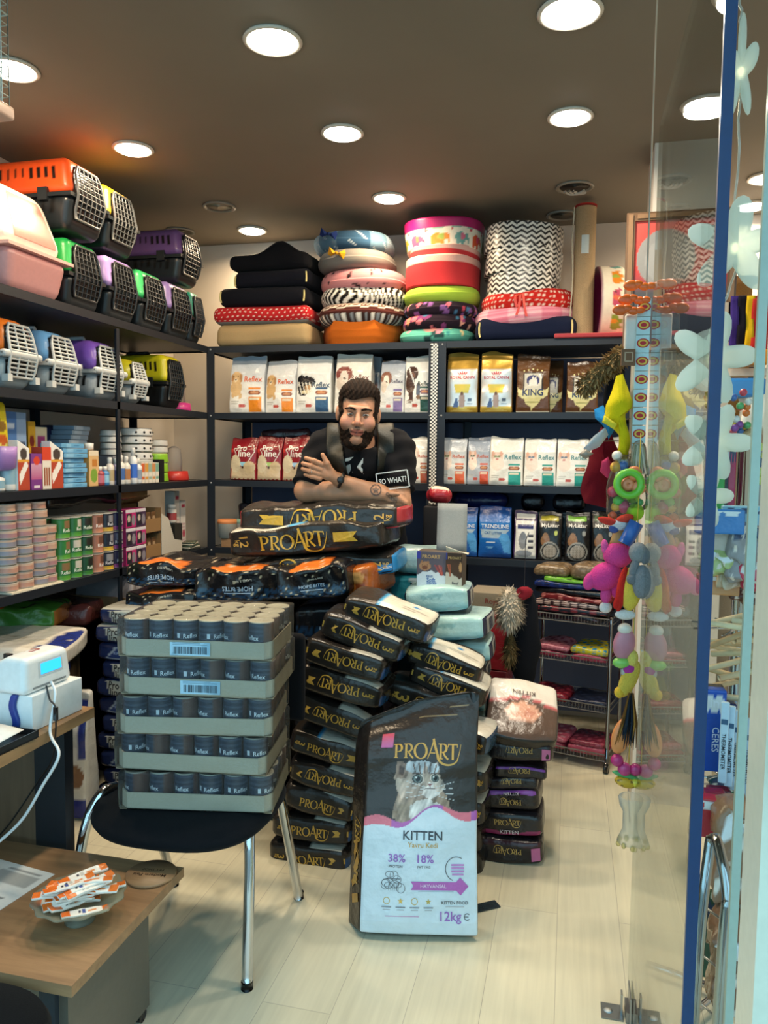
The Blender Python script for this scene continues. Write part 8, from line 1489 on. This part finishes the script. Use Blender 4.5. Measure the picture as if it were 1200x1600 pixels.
for q in (-1, 1):
    m = MB(); e = hp(q*.031, -.0815, -.001); ell(m, e, (.0128, .0128, .0105), lambda P: np.where((np.hypot(P[:, :1]+.02, P[:, 2:]+.08) < .40) & (P[:, 1:2] < 0) & (P[:, 2:] < .25), np.where(np.hypot(P[:, :1]+.02, P[:, 2:]) < .2, lin('0c0908'), lin('2e2018')), np.where(P[:, 2:] > .27, lin('8d6049'), np.where(P[:, 2:] < -.42, lin('a9785f'), lin('aaa29a')))), 20, 15); O(m, 'eye', 'plastic', t)
# hair and beard follow the head
hs = SDF(HC-np.array([.12, .16, .17]), HC+np.array([.12, .15, .16]), .003); head(hs, .0075); P = hs.pts(); Hq = (P-HC) @ np.array(HM.to_3x3()); x, y, z = Hq[..., 0], Hq[..., 1], Hq[..., 2]
nz = .0013*(np.sin(x*330-z*260+y*60)+.7*np.sin(x*610+z*300+y*90+2))
base = hs.f.copy()+nz.astype(np.float32)
cut = lambda a, b, k=.006: np.maximum(a, b)
hl = .066+.020*np.clip((x-.0)/.05, -1, 1)*0-.012*np.exp(-((x+.03)/.03)**2)+.006*np.exp(-((x-.045)/.02)**2)   # hairline over the brow, swept to one side
vol = .013*np.clip((z-.045)/.05, 0, 1)*np.clip((-y+.09)/.1, 0, 1.2)
hair = np.maximum(base-vol, -(z-np.where(y < -.02, np.where(np.abs(x) > .066, .0, hl), np.where(y < .02, -.0, -.06))))
hair = np.maximum(hair, (np.abs(x)-.0815-.004*np.sin(z*90)).astype(np.float32)*np.where(z < .03, 1, 0)-np.where(z < .03, 0, .05))
hs.f = hair.astype(np.float32); V, Q = hs.mesh(); m = MB(); cc = np.where((np.sin(V[:, :1]*300+V[:, 1:2]*80) > .3), lin('271b14'), lin('1c130e')); m.add(V, Q, cc); O(m, 'hair', 'hair', t)
mouth = np.sqrt((x/.030)**2+((z+.068)/.017)**2)-1; jaw = np.where(np.abs(x) > .060, .012, -.046+.012*np.clip((np.abs(x)-.02)/.04, 0, 1)); jaw = np.where(np.abs(x) < .022, -.049, jaw)
cheek = np.sqrt(((np.abs(x)-.030)/.026)**2+((z+.036)/.022)**2)-1; low = .010*np.exp(-((z+.125)/.035)**2)*np.exp(-(x/.06)**2)
bd = np.maximum(base+.002-low*1.2, z-jaw); bd = np.maximum(bd, y-.035+.03*np.clip((-z-.06)/.05, 0, 1)); bd = np.maximum(bd, -mouth*.02); bd = np.maximum(bd, -cheek*.02)
hs.f = bd.astype(np.float32); hs.ell(hp(0, -.072, -.120), (.046, .036, .024), .02, M=HM); hs.f = np.maximum(hs.f, (-mouth*.02).astype(np.float32)); V, Q = hs.mesh(); V = V+np.random.default_rng(2).normal(size=V.shape)*.0008; m = MB(); m.add(V, Q, np.where((np.sin(V[:, :1]*310)*np.sin(V[:, 2:]*190) > .25), lin('2a1c14'), lin('1a110c'))); O(m, 'beard', 'hair', t)
for q in (-1, 1): m = MB(); e = [hp(q*(.012+.0085*i), -.101+.0035*i*i*.55, .019+.0045*math.sin(i*.75)) for i in range(6)]; tube(m, e, [  .003, .0052, .0055, .005, .004, .002], 6, '1f150f'); O(m, 'eyebrow', 'hair', t)
# T-shirt
ts = SDF(L(445, 655, -.14), L(695, 880, .64), .005); torso(ts, .012); ts.ell(L(562, 722, .03), (.105, .075, .07), .04); uparm(ts, .027, .80, .72); P = ts.pts(); wr_ = (np.sin(P[..., 0]*55+P[..., 2]*38)+np.sin(P[..., 2]*75-P[..., 0]*30+P[..., 1]*40))*.0032; ts.f = ts.f+wr_.astype(np.float32)
for a, b, tt in ((SHL, ELL, .90), (SHR, ELR, .78)):     # sleeves end in a clean hem
    d = (b-a)/np.linalg.norm(b-a); h = (P-a) @ d-tt*np.linalg.norm(b-a); near = np.linalg.norm(P-a-((P-a) @ d)[..., None]*d, axis=-1) < .09; ts.f = np.where(near & (P[..., 1] < .12), np.maximum(ts.f, h), ts.f).astype(np.float32)
ts.cap(L(561, 640, -.05), L(562, 684, .035), .060, .064, .008, sub=True)
V, Q = ts.mesh(); m = MB(); m.add(V, Q, '17171a')
for sh, cx, cy, sc, col, ro in ((poly2([(-.5, -.35), (-.2, .1), (-.3, .35), (.05, .5), (.1, .2), (-.05, -.1), (-.2, -.45)]), 547, 738, .07, 'a9aaa6', 0), (poly2([(0, -.5), (.16, -.1), (.1, .5), (-.1, .1)]), 562, 733, .10, 'c5c6c2', -.12), (poly2([(-.1, -.5), (.12, -.3), (.02, .4)]), 553, 744, .055, '8d8e8c', .3), (poly2([(-.5, .0), (.1, .12), (.5, .5), (-.2, .35)]), 545, 722, .045, 'b9bab6', 0), (poly2([(-.5, -.2), (.3, -.4), (.4, .3), (-.3, .4)]), 542, 748, .04, '7a7b7a', 0), (poly2([(-.2, -.5), (.3, -.2), (.1, .5)]), 568, 747, .045, 'a2a3a0', .1)):
    onskin(sh, cx, cy, sc, col, ts, .008, m, ro)
O(m, 't_shirt', 'fabric', t)
# vest, open at the front
vs = SDF(L(445, 648, -.14), L(695, 880, .64), .005); torso(vs, .026); vs.ell(L(562, 722, .03), (.118, .088, .085), .04); P = vs.pts(); vs.f = vs.f+((np.sin(P[..., 0]*40+P[..., 2]*52))*.003).astype(np.float32)
px_ = P[..., 0]/PS+560; py_ = 642-P[..., 2]/PS; mid = 562+(py_-690)*.10
op = 25+np.clip((720-py_)*.10, -2, 10); vs.f = np.where(P[..., 1] < .20, np.maximum(vs.f, (op-np.abs(px_-mid))*PS), vs.f)
for sg_, a in ((-1, SHL), (1, SHR)): ahx = (a[0]-sg_*.012); vs.f = np.maximum(vs.f, sg_*(P[..., 0]-ahx)-.02*np.clip((P[..., 2]-a[2])/.05, -2, 1)*0-np.where(P[..., 1] > .26, .06, 0))
vs.f = vs.f.astype(np.float32); vs.cap(L(561, 640, -.06), L(562, 690, .05), .068, .074, .008, sub=True); V, Q = vs.mesh(); m = MB(); m.add(V, Q, '1b1d18'); O(m, 'vest', 'leather', t)
class BOTH:
    front = staticmethod(lambda x, z: np.minimum(ts.front(x, z), np.where((vs.f[np.clip(np.round((x-vs.lo[0])/vs.h).astype(int), 0, vs.n[0]-1), :, np.clip(np.round((z-vs.lo[2])/vs.h).astype(int), 0, vs.n[2]-1)] < 0).any(1), vs.front(x, z), 9)))
m = MB(); ro = R_(9)
onskin(merge2(*[ribbon([(a+(c_-a)*k/16, b+(d_-b)*k/16) for k in range(17)], .04) for a, b, c_, d_ in ((-.5, -.27, .5, -.27), (-.5, .27, .5, .27), (-.5, -.27, -.5, .27), (.5, -.27, .5, .27))]), 614, 749, .128, 'e6e4de', BOTH, .003, m, ro, True); V2, F2 = fit('SO WHAT?', .112); onskin((V2*np.array([1, 1.35]), F2), 614, 749, 1, 'ecebe6', BOTH, .004, m, ro, True); O(m, 'sleeve_print', 'matte', t)
# watch, ring, trousers
wx = (WRR-ELR)/np.linalg.norm(WRR-ELR); u1 = np.cross(wx, [0, 0, 1.0]); u1 /= np.linalg.norm(u1); u2 = np.cross(wx, u1); wc = WRR+np.array([.002, 0, 0]); m = MB()
tube(m, [wc+.0295*(u1*math.cos(a)+u2*math.sin(a)) for a in np.linspace(0, 2*PI, 28)], .007, 8, '141416', caps=False); ell(m, wc+np.array([0, -.032, .002]), (.015, .006, .016), '1c1d20', 14, 8); O(m, 'watch', 'plastic', t)
m = MB(); rc = L(490, 737.3, -.0765); tube(m, [rc+np.array([.001*math.cos(a), .0112*math.cos(a), .0112*math.sin(a)]) for a in np.linspace(0, 2*PI, 20)], .0018, 6, 'd5d2c8', caps=False); O(m, 'ring', 'metal', t)
tr = SDF((-.2, .25, -1.72), (.32, .75, -.38), .012); fz = -float(PO[2])
tr.ell(L(583, 828, .47), (.175, .125, .13), .04)
for sx_ in (-1, 1): tr.cap((.07+sx_*.09, .50, -.60), (.07+sx_*.10, .47, fz+.50), .085, .06, .04); tr.cap((.07+sx_*.10, .47, fz+.50), (.07+sx_*.11, .50, fz+.07), .062, .05, .03)
V, Q = tr.mesh(); m = MB(); m.add(V, Q, '1b1d24'); O(m, 'trousers', 'fabric', t)
for sx_ in (-1, 1): m = MB(); ell(m, (.07+sx_*.11, .44, fz+.045), (.048, .13, .044), '1a1a1c', 16, 10, fn=lambda V: np.stack([V[:, 0], V[:, 1], np.maximum(V[:, 2], -.042)], 1)); O(m, 'shoe', 'leather', t)
